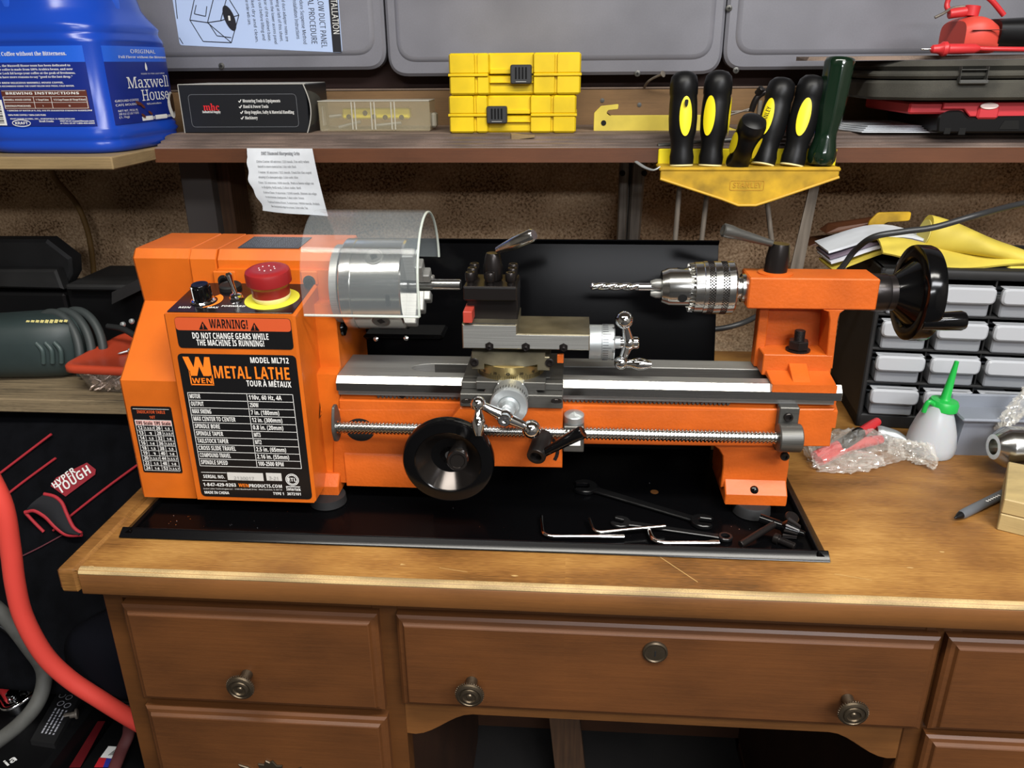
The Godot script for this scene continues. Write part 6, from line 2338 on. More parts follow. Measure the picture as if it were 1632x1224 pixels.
	# line drawing of a cabinet with a round fan
	var L := func(x0, y0, x1, y1) -> void: pass
	var D := [[Vector3(-0.5305, 0.4787, -1.1715), Vector3(-0.516, 0.4515, -1.1715)], [Vector3(-0.516, 0.4515, -1.1715), Vector3(-0.476, 0.4495, -1.1715)], [Vector3(-0.5305, 0.4787, -1.1715), Vector3(-0.5061, 0.4752, -1.1715)], [Vector3(-0.5061, 0.4752, -1.1715), Vector3(-0.476, 0.4495, -1.1715)], [Vector3(-0.5061, 0.4752, -1.1715), Vector3(-0.4871, 0.4774, -1.1715)], [Vector3(-0.4871, 0.4774, -1.1715), Vector3(-0.4604, 0.4841, -1.1715)], [Vector3(-0.4604, 0.4841, -1.1715), Vector3(-0.476, 0.4495, -1.1715)], [Vector3(-0.5305, 0.4787, -1.1715), Vector3(-0.5142, 0.5188, -1.1715)], [Vector3(-0.5061, 0.4752, -1.1715), Vector3(-0.4871, 0.5184, -1.1715)], [Vector3(-0.4871, 0.4774, -1.1715), Vector3(-0.4688, 0.5182, -1.1715)], [Vector3(-0.4604, 0.4841, -1.1715), Vector3(-0.4751, 0.5106, -1.1715)], [Vector3(-0.523, 0.4864, -1.1715), Vector3(-0.5075, 0.4831, -1.1715)], [Vector3(-0.5075, 0.4831, -1.1715), Vector3(-0.5038, 0.4956, -1.1715)], [Vector3(-0.523, 0.4864, -1.1715), Vector3(-0.5186, 0.4973, -1.1715)], [Vector3(-0.4952, 0.4585, -1.1715), Vector3(-0.4751, 0.4559, -1.1715)], [Vector3(-0.4952, 0.4585, -1.1715), Vector3(-0.5044, 0.4744, -1.1715)], [Vector3(-0.548, 0.4805, -1.1715), Vector3(-0.5467, 0.5039, -1.1715)], [Vector3(-0.5494, 0.4567, -1.1715), Vector3(-0.5453, 0.4486, -1.1715)]]
	for q in D:
		stroke(ink, q[0], q[1], 0.0011, F, 0.0008)
	var c := Vector3(-0.4742, 0.4804, -1.1715)
	var fan := []
	for i in 28:
		var a := TAU * i / 28
		fan.append(c + Vector3(cos(a) * 0.0075 - sin(a) * 0.004, sin(a) * 0.016, 0))
	poly_print(ink, fan, F, 0.001)
	part("print", ink, M.ink, o)
	poly_print(wht, [c + Vector3(-0.0014, -0.003, 0), c + Vector3(0.0014, -0.003, 0), c + Vector3(0.0014, 0.003, 0), c + Vector3(-0.0014, 0.003, 0)], F, 0.0014)
	part("white_print", wht, M.white_print, o)

func yellow_case(x0: float, x1: float, y0: float, y1: float, z: float, latch: float, label: String) -> void:
	var o := thing("hard_case", label, "case", Vector3((x0 + x1) / 2, y0, z - 0.05), "yellow hard cases on the shelf")
	var w := x1 - x0
	var h := y1 - y0
	var zb := z - 0.105
	var ym := y0 + h * 0.48
	for q in [["base", y0, ym - 0.0006], ["lid", ym + 0.0006, y1]]:
		var s := st()
		var a: float = q[1]
		var b: float = q[2]
		# stepped plan: proud blocks at the ends, shallow channels, recessed middle
		var plan := PackedVector2Array()
		for p in [[0.0, 0.003], [0.012, 0.0], [0.195, 0.0], [0.2, 0.004], [0.215, 0.004], [0.22, 0.001], [0.3, 0.001], [0.312, 0.0075], [0.635, 0.0075], [0.648, 0.001], [0.80, 0.001], [0.805, 0.004], [0.82, 0.004], [0.825, 0.0], [0.988, 0.0], [1.0, 0.003]]:
			plan.append(Vector2(x0 + w * p[0], -(z - p[1])))
		plan.append(Vector2(x1, -zb))
		plan.append(Vector2(x0, -zb))
		prism(s, plan, a, b, 0.0022, Transform3D(Basis(Vector3(1, 0, 0), Vector3(0, 0, -1), Vector3(0, 1, 0)), Vector3.ZERO))
		part(q[0], s, M.yellow_case, o)
	var s := st()
	for q in [[-0.006, 0.3], [0.645, 1.006]]:
		boxp(s, Vector3(x0 + w * q[0], ym - 0.0016, zb + 0.002), Vector3(x0 + w * q[1], ym + 0.0016, z + 0.0012), 0.0006)
	boxp(s, Vector3(x0 + w * 0.31, ym + 0.001, zb + 0.01), Vector3(x0 + w * 0.64, ym + h * 0.14, z - 0.0045), 0.0008)
	boxp(s, Vector3(x0 + w * 0.31, ym - h * 0.2, zb + 0.01), Vector3(x0 + w * 0.64, ym - h * 0.17, z - 0.003), 0.0006)
	part("rim", s, M.yellow_case, o)
	s = st()
	var lx := x0 + w * latch
	var lw := w * 0.08
	prism(s, rrect(lx - lw, ym - h * 0.22, lx + lw, ym + h * 0.24, 0.0025), z - 0.006, z + 0.004, 0.0012)
	var la := part("latch", s, mat("latch_grey", "2d2e30", 0.5), o)
	s = st()
	for i in 4:
		boxp(s, Vector3(lx - lw * 0.55 + lw * 0.32 * i, ym - h * 0.1, z + 0.0036), Vector3(lx - lw * 0.4 + lw * 0.32 * i, ym + h * 0.18, z + 0.0048), 0.0004)
	part("ribs", s, M.black_plastic, la)
	s = st()
	boxp(s, Vector3(lx - lw * 0.5, ym - h * 0.175, z + 0.0038), Vector3(lx + lw * 0.5, ym - h * 0.155, z + 0.0043), 0.0001)
	part("bright_edge", s, mat("latch_edge", "9a9a98", 0.5), la)

func coffee_can() -> void:
	var c := Vector3(-0.5359 - 0.079, 0.3254, -1.018)
	var o := thing("coffee_can", "big blue plastic coffee canister on the raw plank at top left", "canister", c)
	var th := deg_to_rad(-3.0)
	var B := Basis(Vector3.UP, th)
	var ring := func(y: float, a: float, e: float) -> PackedVector3Array:
		var p := PackedVector3Array()
		for i in 72:
			var t := TAU * i / 72
			var q := Vector2(cos(t), sin(t))
			var m := pow(pow(absf(q.x), e) + pow(absf(q.y), e), -1.0 / e)
			p.append(c + B * Vector3(q.x * m * a, y, q.y * m * a))
		return p
	var s := st()
	var rings := []
	for q in [[0.0, 0.078, 5.0], [0.002, 0.082, 5.0], [0.008, 0.0845, 5.0], [0.012, 0.083, 5.0], [0.016, 0.083, 5.0], [0.02, 0.0855, 5.0], [0.024, 0.083, 5.0], [0.0265, 0.083, 5.5], [0.028, 0.082, 5.5], [0.12, 0.082, 5.5], [0.1215, 0.083, 5.0], [0.125, 0.0835, 4.5], [0.129, 0.082, 4.2], [0.132, 0.082, 4.0], [0.137, 0.0835, 4.0], [0.142, 0.0815, 3.6], [0.15, 0.078, 3.0], [0.158, 0.0755, 2.6], [0.174, 0.0745, 2.3], [0.182, 0.0735, 2.0], [0.188, 0.0765, 2.0], [0.192, 0.0765, 2.0], [0.196, 0.072, 2.0], [0.21, 0.07, 2.0]]:
		rings.append(ring.call(q[0], q[1] * 1.05, q[2]))
	skin(s, rings)
	part("body", s, M.blue_can, o)
	s = st()
	turn(s, [[0.074, 0.199], [0.0765, 0.2005], [0.0765, 0.218], [0.073, 0.221], [0, 0.221]], c, Vector3.UP, 64)
	part("lid", s, M.blue_label, o)
	# oval grip dimples round the shoulder
	for k in 8:
		s = st()
		var an := TAU * k / 8 + 0.25
		var d := B * Vector3(cos(an), 0, sin(an))
		turn(s, [[0.0, 0.0012], [0.008, 0.0009], [0.014, 0.0], [0.0155, -0.002]], c + d * 0.0792 + Vector3(0, 0.166, 0), d + Vector3(0, 0.08, 0), 24, false, 0.6)
		part("grip_dimple", s, mat("can_dimple", "2a5cd2", 0.2), o)
	# labels: two faces, positions measured along the face from the near corner
	var a := 0.0861
	var front := B * Vector3(0, 0, 1)   # left visible face
	var fx := B * Vector3(1, 0, 0)
	var on := func(face: int, u: float, v: float, lift: float) -> Vector3:
		# u: metres along the face measured from its centre, following the rounded corner
		var t := clampf(u / a, -0.995, 0.995)
		var e := 5.5
		var dd := pow(1.0 - pow(absf(t), e), 1.0 / e)
		var p := Vector3(t * a, 0, dd * (a + lift))
		if face == 1:
			p = Vector3(p.z, 0, -p.x)
		return c + B * p + Vector3(0, v, 0)
	for face in 2:
		s = st()
		var u0 := -0.068
		var u1 := 0.068
		var f := face
		sheet(s, func(u, v): return on.call(f, lerpf(u0, u1, u), lerpf(0.031, 0.1, v), 0.0007), 22, 3, 0.0006)
		var lb := part("label", s, M.blue_label, o)
		s = st()
		sheet(s, func(u, v): return on.call(f, lerpf(u0, u1, u), lerpf(0.1, 0.117, v), 0.0007), 22, 2, 0.0006)
		part("label_band", s, M.blue_band, lb)
		var place := func(q: Vector3) -> Vector3: return on.call(f, q.x, q.y, 0.0007 + q.z)
		s = st()
		var W := func(x0: float, t: String, x1: float, y: float, h: float, kind: String) -> void: write(s, t, Vector3(x0, y, 0), Vector3(x1, y, 0), h, kind, Vector3(0, 0, 1), 0.0006, place)
		if face == 0:
			W.call(-0.066, "Full Flavored Coffee without the Bitterness.", 0.05, 0.107, 0.004, "rb")
			W.call(-0.066, "For over 100 years, the Maxwell House team has been dedicated to", 0.052, 0.0955, 0.0022, "rb")
			W.call(-0.066, "quality. Today, our coffee is made from 100% Arabica beans, and now", 0.054, 0.0915, 0.0022, "rb")
			W.call(-0.06, "our new Flavor Lock lid keeps your coffee at the peak of freshness.", 0.056, 0.0875, 0.0022, "rb")
			W.call(-0.05, "Now you have more reasons to say \"good to the last drop.\"", 0.052, 0.0835, 0.0022, "rb")
			W.call(-0.042, "TO BREW DELICIOUS MAXWELL HOUSE COFFEE,", 0.04, 0.0775, 0.0018, "b")
			W.call(-0.042, "WE RECOMMEND USING THE CHART BELOW AND FRESH, COLD WATER.", 0.052, 0.074, 0.0016, "b")
			W.call(-0.038, "1 SERVING OF WATER (6 FL OZ), USE ITS SUGGESTED STRENGTH GUIDELINE", 0.066, 0.0475, 0.0015, "b")
			W.call(-0.038, "100% PURE COFFEE / 100% CAFE PURO", 0.01, 0.0425, 0.0018, "b")
			W.call(-0.036, "KRAFT FOODS GLOBAL, INC., NORTHFIELD, IL 60093-2753 USA", 0.045, 0.0385, 0.0015, "b")
			W.call(0.026, "VISIT US AT maxwellhouse.com", 0.066, 0.036, 0.0016, "b")
			W.call(0.026, "or CALL US AT 1-800-432-6333", 0.066, 0.0335, 0.0016, "b")
			W.call(0.0, "Kraft Foods", 0.018, 0.0355, 0.0022, "rb")
			# barcode panel
			sheet(s, func(u, v): return on.call(f, lerpf(-0.066, -0.042, u), lerpf(0.032, 0.06, v), 0.0015), 4, 1, 0.0004)
			part("white_print", s, M.white_print, lb)
			s = st()
			for i in 14:
				var y := 0.0345 + 0.00178 * i
				sheet(s, func(u, v): return on.call(f, lerpf(-0.0635, -0.0445, u), y + lerpf(0.0, [0.0006, 0.0011, 0.0004][i % 3], v), 0.0019), 3, 1, 0.0002)
			part("barcode", s, M.black_print, lb)
			s = st()
			sheet(s, func(u, v): return on.call(f, lerpf(-0.04, 0.064, u), lerpf(0.0495, 0.0705, v), 0.0014), 12, 2, 0.0004)
			part("brewing_table", s, M.brown_label, lb)
			s = st()
			W = func(x0: float, t: String, x1: float, y: float, h: float) -> void: write(s, t, Vector3(x0, y, 0), Vector3(x1, y, 0), h, "b", Vector3(0, 0, 1), 0.0013, place)
			W.call(-0.034, "BREWING INSTRUCTIONS", 0.056, 0.0658, 0.0026)
			W.call(-0.038, "MAXWELL HOUSE COFFEE", -0.004, 0.0592, 0.0018)
			W.call(0.002, "1 Tbsp/Cdas", 0.018, 0.0592, 0.0018)
			W.call(0.024, "1/2 Cup/Tazas (8 Tbsp/Cdas)", 0.062, 0.0592, 0.0018)
			W.call(-0.038, "SERVINGS/PORCIONES", -0.006, 0.0525, 0.0018)
			W.call(0.009, "1", 0.0098, 0.0525, 0.0018)
			W.call(0.041, "10", 0.0432, 0.0525, 0.0018)
			for y in [0.0506, 0.057, 0.0632, 0.0696]:
				sheet(s, func(u, v): return on.call(f, lerpf(-0.039, 0.063, u), y + v * 0.0003, 0.0018), 10, 1, 0.0002)
			for x in [-0.039, -0.001, 0.021, 0.0627]:
				sheet(s, func(u, v): return on.call(f, x + u * 0.0004, lerpf(0.0506, 0.0632, v), 0.0018), 1, 1, 0.0002)
			# oval maker's mark
			for i in 20:
				var t0 := TAU * i / 20
				var t1 := TAU * (i + 1) / 20
				var p0: Vector3 = place.call(Vector3(-0.0225 + cos(t0) * 0.0115, 0.0345 + sin(t0) * 0.0036, 0.0012))
				var p1: Vector3 = place.call(Vector3(-0.0225 + cos(t1) * 0.0115, 0.0345 + sin(t1) * 0.0036, 0.0012))
				stroke(s, p0, p1, 0.0008, front, 0.0002)
			W.call(-0.0305, "KRAFT", -0.0145, 0.0331, 0.003)
			part("table_print", s, M.white_print, lb)
		else:
			W.call(-0.02, "ORIGINAL", 0.035, 0.1095, 0.0042, "s")
			W.call(-0.046, "Full Flavor without the Bitterness", 0.064, 0.104, 0.0025, "rb")
			W.call(-0.005, "GOOD TO THE LAST DROP", 0.05, 0.0855, 0.0016, "s")
			W.call(-0.038, "Maxwell", 0.058, 0.0705, 0.0125, "r")
			W.call(-0.012, "House", 0.052, 0.0555, 0.0125, "r")
			W.call(-0.064, "GROUND COFFEE", -0.02, 0.056, 0.0024, "s")
			W.call(-0.064, "CAFE MOLIDO", -0.026, 0.0515, 0.0024, "s")
			W.call(-0.004, "100% Arabica Beans", 0.03, 0.0505, 0.002, "s")
			W.call(-0.062, "NET WT. PESO N.", -0.025, 0.045, 0.0022, "s")
			W.call(-0.062, "39 OZ (2 LB 7 OZ)", -0.025, 0.0415, 0.0022, "s")
			W.call(-0.062, "(1.1kg)", -0.045, 0.038, 0.0022, "s")
			W.call(0.0, "MEDIUM DARK", 0.052, 0.0335, 0.003, "b")
			for q in [[-0.018, 0.012], [0.012, 0.014]]:
				sheet(s, func(u, v): return on.call(f, q[0] + u * q[1] * 2.0, lerpf(0.0325, 0.0375, v) , 0.0008), 4, 1, 0.0002)
			# falling drop
			var dp := []
			for i in 16:
				var t := TAU * i / 16
				dp.append(place.call(Vector3(0.008 + sin(t) * 0.0022 * (1.0 - 0.5 * cos(t)), 0.0945 + cos(t) * 0.0048, 0.0005)))
			poly_print(s, dp, fx, 0.0002)
			part("white_print", s, M.white_print, lb)
			# tilted white cup with coffee, clipped by the label's edge
			s = st()
			var cup := []
			for i in 20:
				var t := TAU * i / 20
				cup.append(place.call(Vector3(0.0585 + cos(t) * 0.0135, 0.0475 + sin(t) * 0.0165, 0.0008)))
			poly_print(s, cup, fx, 0.0002)
			part("cup", s, M.cup_white, lb)
			s = st()
			cup = []
			for i in 20:
				var t := TAU * i / 20
				cup.append(place.call(Vector3(0.0615 + cos(t) * 0.009, 0.0505 + sin(t) * 0.0115, 0.0012)))
			poly_print(s, cup, fx, 0.0003)
			part("coffee", s, M.coffee, lb)
		# coffee beans printed on the label
		s = st()
		var at := [[-0.063, 0.076], [-0.057, 0.0745], [-0.052, 0.0735], [-0.062, 0.0665]] if face == 0 else [[-0.024, 0.0535], [-0.018, 0.052], [-0.014, 0.0495], [-0.016, 0.0385], [0.0, 0.041]]
		for q in at:
			var bp := []
			for i in 14:
				var t := TAU * i / 14
				bp.append(place.call(Vector3(q[0] + cos(t) * 0.0042 - sin(t) * 0.0012, q[1] + sin(t) * 0.0024 - cos(t) * 0.0012, 0.001)))
			poly_print(s, bp, front if face == 0 else fx, 0.0002)
		part("coffee_beans", s, M.brown_label, lb)

func paper_box() -> void:
	var F := Vector3(0, 0, 1)
	var z := -1.058
	var a := Vector3(-0.508, 0.3378, -1.058)
	var b := Vector3(-0.341, 0.3382, -1.058)
	var t := Vector3(-0.508, 0.3979, -1.058)
	var y0 := TOP + 0.0006
	var y1: float = t.y
	var x0 := a.x
	var x1 := b.x
	var o := thing("cardboard_box", "long black cardboard box with white list and red lettering on the shelf", "box", Vector3((x0 + x1) / 2, y0, z - 0.045))
	var s := st()
	boxp(s, Vector3(x0, y0, z - 0.09), Vector3(x1, y1, z), 0.001)
	part("carton", s, mat("box_black", "17191d", 0.4), o)
	# loose end flap bulging at the right, pale cut edges
	s = st()
	sheet(s, func(u, v): return Vector3(x1 - 0.004 + 0.0085 * sin(PI * clampf(v * 0.9 + 0.05, 0, 1)) * (1.0 - 0.7 * u), lerpf(y0, y1, v), z + 0.001 - u * 0.09), 6, 10, 0.0008)
	part("end_flap", s, M.dusty_black, o)
	s = st()
	var ed := PackedVector3Array()
	for i in 11:
		var v := i / 10.0
		ed.append(Vector3(x1 - 0.004 + 0.0085 * sin(PI * clampf(v * 0.9 + 0.05, 0, 1)), lerpf(y0, y1, v), z + 0.0013))
	tube(s, ed, 0.0008, 6)
	tube(s, PackedVector3Array([Vector3(x0, y1, z), Vector3(x1, y1, z)]), 0.0007, 6)
	tube(s, PackedVector3Array([Vector3(x0, y0, z), Vector3(x0, y1, z)]), 0.0006, 6)
	boxp(s, Vector3(x0 + 0.001, y1 - 0.0002, z - 0.089), Vector3(x1 - 0.001, y1 + 0.0004, z - 0.001), 0.0)
	part("worn_edge", s, mat("worn_card", "a5a39c", 0.8), o)
	# printed frame line
	s = st()
	var fr := rrect(x0 + 0.0115, y0 + 0.0075, x1 - 0.0135, y1 - 0.012, 0.005, 4)
	for i in fr.size():
		var p := fr[i]
		var q := fr[(i + 1) % fr.size()]
		stroke(s, Vector3(p.x, p.y, z), Vector3(q.x, q.y, z), 0.0005, F, 0.0003)
	part("frame_line", s, mat("frame_grey", "6d7075", 0.5), o)
	s = st()
	for q in [["Measuring Tools & Equipments", Vector3(-0.425, 0.3762, -1.058), Vector3(-0.3756, 0.376, -1.058)], ["Hand & Power Tools", Vector3(-0.4252, 0.3693, -1.058), Vector3(-0.392, 0.3692, -1.058)], ["Shop Supplies, Safty & Material Handling", Vector3(-0.4244, 0.3624, -1.058), Vector3(-0.359, 0.3622, -1.058)], ["Machinery", Vector3(-0.4246, 0.3555, -1.058), Vector3(-0.4079, 0.3555, -1.058)]]:
		write(s, q[0], q[1], q[2], 0.0036, "rb", F, 0.0006)
		var k: Vector3 = q[1] - Vector3(0.0042, 0, 0)
		stroke(s, k + Vector3(-0.0012, 0.0016, 0), k, 0.001, F, 0.0006)
		stroke(s, k, k + Vector3(0.0024, 0.0034, 0), 0.001, F, 0.0006)
	write(s, "Industrial Supply", Vector3(-0.4802, 0.3634, -1.058), Vector3(-0.456, 0.3633, -1.058), 0.0028, "rb", F, 0.0006)
	part("lettering", s, M.white_print, o, "white lettering")
	s = st()
	write(s, "mhc", Vector3(-0.4781, 0.3665, -1.058), Vector3(-0.4572, 0.3664, -1.058), 0.008, "rb", F, 0.0006)
	part("red_lettering", s, mat("mark_red", "d2232a", 0.5), o, "red lettering")
	s = st()
	boxp(s, Vector3(x1 + 0.006, y0 + 0.006, z - 0.052), Vector3(x1 + 0.0075, y0 + 0.03, z - 0.04), 0.0003)
	part("sticker", s, M.paper, o)

func clear_case() -> void:
	var F := Vector3(0, 0, 1)
	var a := Vector3(-0.3327, 0.3392, -1.075)
	var b := Vector3(-0.1863, 0.3388, -1.075)
	var y0 := TOP + 0.0006
	var y1: float = 0.3761
	var z := -1.075
	var o := thing("clear_case", "dusty clear plastic case holding yellow drill bit holders on the shelf", "case", Vector3((a.x + b.x) / 2, y0, z - 0.02))
	var s := st()
	prism(s, rrect(a.x, y0, b.x, y1, 0.003), z - 0.045, z, 0.001)
	part("shell", s, M.clear_case, o)
	s = st()
	for q in [-0.2862, -0.2606, -0.2342]:
		for d in [-0.0022, 0.0022]:
			boxp(s, Vector3(q + d - 0.0008, y0 + 0.002, z - 0.001), Vector3(q + d + 0.0008, y1 - 0.001, z + 0.001), 0.0004)
	boxp(s, Vector3(a.x, y1 - 0.0006, z - 0.045), Vector3(b.x, y1 + 0.0006, z + 0.0006), 0.0003)
	part("ribs", s, mat("case_rib", "b4b0a2", 0.35), o)
	var h := thing("bit_holder", "long yellow drill bit holder inside the dusty clear case", "holder", Vector3(-0.2606, 0.3542, -1.095))
	s = st()
	var h0 := Vector3(-0.3068, 0.3528, -1.095)
	var h1 := Vector3(-0.2167, 0.3665, -1.095)
	boxp(s, Vector3(h0.x, h0.y, -1.11), Vector3(h1.x, h1.y, -1.094), 0.002)
	part("bar", s, M.yellow_inlay, h)
	s = st()
	for q in [Vector3(-0.2755, 0.3606, -1.094), Vector3(-0.2641, 0.3558, -1.094), Vector3(-0.249, 0.355, -1.094), Vector3(-0.2978, 0.356, -1.094), Vector3(-0.2272, 0.3549, -1.094)]:
		turn(s, [[0.0032, 0], [0.0032, 0.0012], [0, 0.0012]], q, F, 14)
	part("sockets", s, M.hole, h)
	for q in [[Vector3(-0.3229, 0.3563, -1.09), Vector3(-0.3059, 0.3578, -1.09)], [Vector3(-0.3114, 0.3428, -1.09), Vector3(-0.2812, 0.3498, -1.09)], [Vector3(-0.2606, 0.345, -1.09), Vector3(-0.2268, 0.3481, -1.09)]]:
		s = st()
		rod(s, q[0], q[1], 0.0024, 0.0004, 14)
		part("bit", s, M.steel, h)
	s = st()
	boxp(s, Vector3(b.x - 0.001, y0 + 0.004, z - 0.03), Vector3(b.x + 0.006, y0 + 0.022, z - 0.012), 0.002)
	part("hinge_tab", s, mat("tab_grey", "8f8a7c", 0.5), o)

func handle_driver(called: String, label: String, base: Vector3, top: Vector3, r: float, inlays: Array, blade: Vector3, wide := 0.0, group := "black and yellow screwdrivers in the rack") -> Node3D:
	var o := thing(called, label, "screwdriver", base, group)
	var d := top - base
	var l := d.length()
	var s := st()
	turn(s, [[r * 0.66, 0], [r * 0.84, 0.001], [r * 0.86, l * 0.09], [r * 0.78, l * 0.16], [r * 0.8, l * 0.26], [r * 0.95, l * 0.36], [r, l * 0.5], [r * 0.97, l * 0.66], [r * 0.93, l * 0.74], [r * 0.98, l * 0.76], [r * 0.98, l * 0.86], [r * 0.88, l * 0.94], [r * 0.6, l * 0.985], [r * 0.25, l], [0, l]], base, d, 32)
	part("handle", s, M.black_plastic, o)
	var xf := frame_y(base, d)
	for a in inlays:
		var e: Vector3 = (xf.basis * Vector3(cos(a), 0, sin(a))).normalized()
		var t := d.normalized().cross(e).normalized()
		s = st()
		# oval inlay following the round of the handle
		var P := []
		var n := 28
		var tris := PackedVector3Array()
		var cen := base + d * 0.52 + e * (r + 0.0007)
		var at := func(u: float, v: float) -> Vector3:
			var ang := u * 0.42
			return base + d * (0.52 + v * 0.21) + (e * cos(ang) + t * sin(ang)) * (r * (1.0 - 0.035 * v * v) + 0.0009)
		for i in n:
			var a0 := TAU * i / n
			var a1 := TAU * (i + 1) / n
			for k in 3:
				var r0 := k / 3.0
				var r1 := (k + 1) / 3.0
				var q := [at.call(cos(a0) * r0, sin(a0) * r0), at.call(cos(a1) * r0, sin(a1) * r0), at.call(cos(a1) * r1, sin(a1) * r1), at.call(cos(a0) * r1, sin(a0) * r1)]
				tris.append_array([q[0], q[3], q[2], q[0], q[2], q[1]])
		var G := PackedInt32Array()
		gid += 1
		for i in tris.size() / 3:
			G.append(gid)
		# orient outward
		if (tris[1] - tris[0]).cross(tris[2] - tris[0]).dot(e) < 0:
			for i in range(0, tris.size(), 3):
				var q := tris[i + 1]
				tris[i + 1] = tris[i + 2]
				tris[i + 2] = q
		put(s, tris, G, false)
		part("inlay", s, M.yellow_inlay, o)
	s = st()
	turn(s, [[r * 0.7, -0.0018], [r * 0.82, -0.0012], [r * 0.82, 0.0004]], base, d, 24)
	part("ferrule", s, M.cream, o)
	s = st()
	if wide > 0.0:
		var bd := (blade - base)
		var bl := bd.length()
		tube(s, PackedVector3Array([base, base + bd * 0.3, blade]), wide, 6)
	else:
		rod(s, base, blade, 0.0031, 0.0004, 14)
	part("blade", s, M.old_metal, o)
	return o

func rack() -> void:
	var F := Vector3(0, 0, 1)
	var z := -0.956
	var x0: float = 0.0997
	var x1: float = 0.3018
	var yt: float = 0.307
	var o := thing("screwdriver_rack", "yellow pentagonal screwdriver rack hung on the shelf edge holding six screwdrivers", "rack", Vector3((x0 + x1) / 2, 0.29, -0.975))
	var s := st()
	# tip plate
	var fp := [Vector3(0.1003, 0.3063, -0.956), Vector3(0.1003, 0.2943, -0.956), Vector3(0.1724, 0.2717, -0.956), Vector3(0.1917, 0.2645, -0.956), Vector3(0.2117, 0.2646, -0.956), Vector3(0.231, 0.2711, -0.956), Vector3(0.3016, 0.2967, -0.956), Vector3(0.3015, 0.3078, -0.956)]
	prism(s, flat(fp), z - 0.003, z, 0.001)
	part("front_plate", s, M.yellow_dirty, o)
	s = st()
	boxp(s, Vector3(x0 - 0.001, yt - 0.004, -0.998), Vector3(x1 + 0.001, yt, z + 0.0012), 0.0012)
	part("ledge", s, M.yellow_dirty, o)
	s = st()
	boxp(s, Vector3(0.1009, yt - 0.004, -0.9995), Vector3(0.3084, 0.3239, -0.9965), 0.0012)
	part("back_plate", s, M.yellow_inlay, o)
	for q in [Vector3(0.139, 0.3182, -0.9965), Vector3(0.2975, 0.3145, -0.9965)]:
		s = st()
		turn(s, [[0.003, 0], [0.0028, 0.0006], [0, 0.0006]], q, F, 14)
		part("fixing_hole", s, M.hole, o)
	# raised rim along the sloping lower edges
	s = st()
	tube(s, PackedVector3Array([fp[1] + Vector3(0, 0, 0.001), fp[2] + Vector3(0, 0, 0.001), fp[3] + Vector3(0, 0, 0.001), fp[4] + Vector3(0, 0, 0.001), fp[5] + Vector3(0, 0, 0.001), fp[6] + Vector3(0, 0, 0.001)]), 0.0016, 8)
	part("rim", s, mat("rim_yellow", "c79c2a", 0.5), o)
	s = st()
	write(s, "STANLEY", Vector3(0.1841, 0.2846, -0.956), Vector3(0.2167, 0.2846, -0.956), 0.0062, "b", F, 0.0006)
	var rr := rrect(0.1806, 0.2817, 0.2189, 0.2924, 0.002, 3)
	for i in rr.size():
		var p := rr[i]
		var q := rr[(i + 1) % rr.size()]
		stroke(s, Vector3(p.x, p.y, z), Vector3(q.x, q.y, z), 0.0008, F, 0.0005)
	part("embossed_name", s, mat("emboss", "b58518", 0.5), o)
	# white clip left of the rack
	s = st()
	tube(s, spline([Vector3(0.0746, 0.3096, -0.99), Vector3(0.084, 0.3048, -0.975), Vector3(0.0934, 0.3031, -0.965), Vector3(0.1005, 0.3067, -0.965)], 6), 0.003, 8, 0.4)
	single("metal_clip", s, M.satin, "small pale metal clip at the left end of the yellow rack", "clip")
	var G := "black and yellow screwdrivers in the rack"
	var y := yt
	var base := func(v: Vector3) -> Vector3: return Vector3(v.x, y + 0.001, v.z)
	var stained := handle_driver("screwdriver", "leftmost black screwdriver in the yellow rack, stained yellow oval facing front", base.call(Vector3(0.1259, 0.3098, -0.975)), Vector3(0.1236, 0.4102, -0.985), 0.0163, [1.5], Vector3(0.1257, 0.1881, -0.985))
	handle_driver("screwdriver", "second black screwdriver from the left, yellow ovals on both flanks", base.call(Vector3(0.1592, 0.3098, -0.975)), Vector3(0.1629, 0.4106, -0.985), 0.0163, [2.15, 0.25], Vector3(0.1571, 0.1884, -0.985))
	handle_driver("stubby_screwdriver", "short stubby screwdriver leaning forward out of the yellow rack", base.call(Vector3(0.1892, 0.3086, -0.973)), Vector3(0.1973, 0.3622, -0.935), 0.0155, [2.75, 0.65], Vector3(0.1956, 0.2797, -0.985))
	var named := handle_driver("screwdriver", "black screwdriver just behind the stubby one, yellow oval with black name", base.call(Vector3(0.2206, 0.3092, -0.98)), Vector3(0.2383, 0.4018, -1), 0.0163, [2.3], Vector3(0.2481, 0.1892, -0.985))
	handle_driver("screwdriver", "black screwdriver next to the green one, clean yellow oval facing front", base.call(Vector3(0.2525, 0.3084, -0.975)), Vector3(0.2696, 0.4044, -0.99), 0.0163, [1.85], Vector3(0.255, 0.2711, -0.985))
	s = st()
	var bl := []
	for i in 9:
		var an := TAU * i / 9
		bl.append(Vector3(0.1252, 0.3776, -0.962) + Vector3(cos(an) * 0.0022, sin(an) * 0.0042 + cos(an * 2.0) * 0.001, 0.0))
	poly_print(s, bl, F, 0.001)
	part("stain", s, M.black_print, stained)
	# name on the fourth handle's inlay
	s = st()
	write(s, "STANLEY", Vector3(0.2156, 0.352, -0.968), Vector3(0.2211, 0.3715, -0.968), 0.005, "b", Vector3(-0.45, 0.0, 0.9).normalized(), 0.001)
	part("name", s, M.black_print, named)
	# green handled screwdriver
	var gb: Vector3 = base.call(Vector3(0.2834, 0.3102, -0.972))
	var gt := Vector3(0.2946, 0.4226, -0.985)
	var g := thing("screwdriver", "old dark green fluted screwdriver at the right end of the rack", "screwdriver", gb)
	s = st()
	var d := gt - gb
	var l := d.length()
	var xf := frame_y(gb, d)
	var rings := []
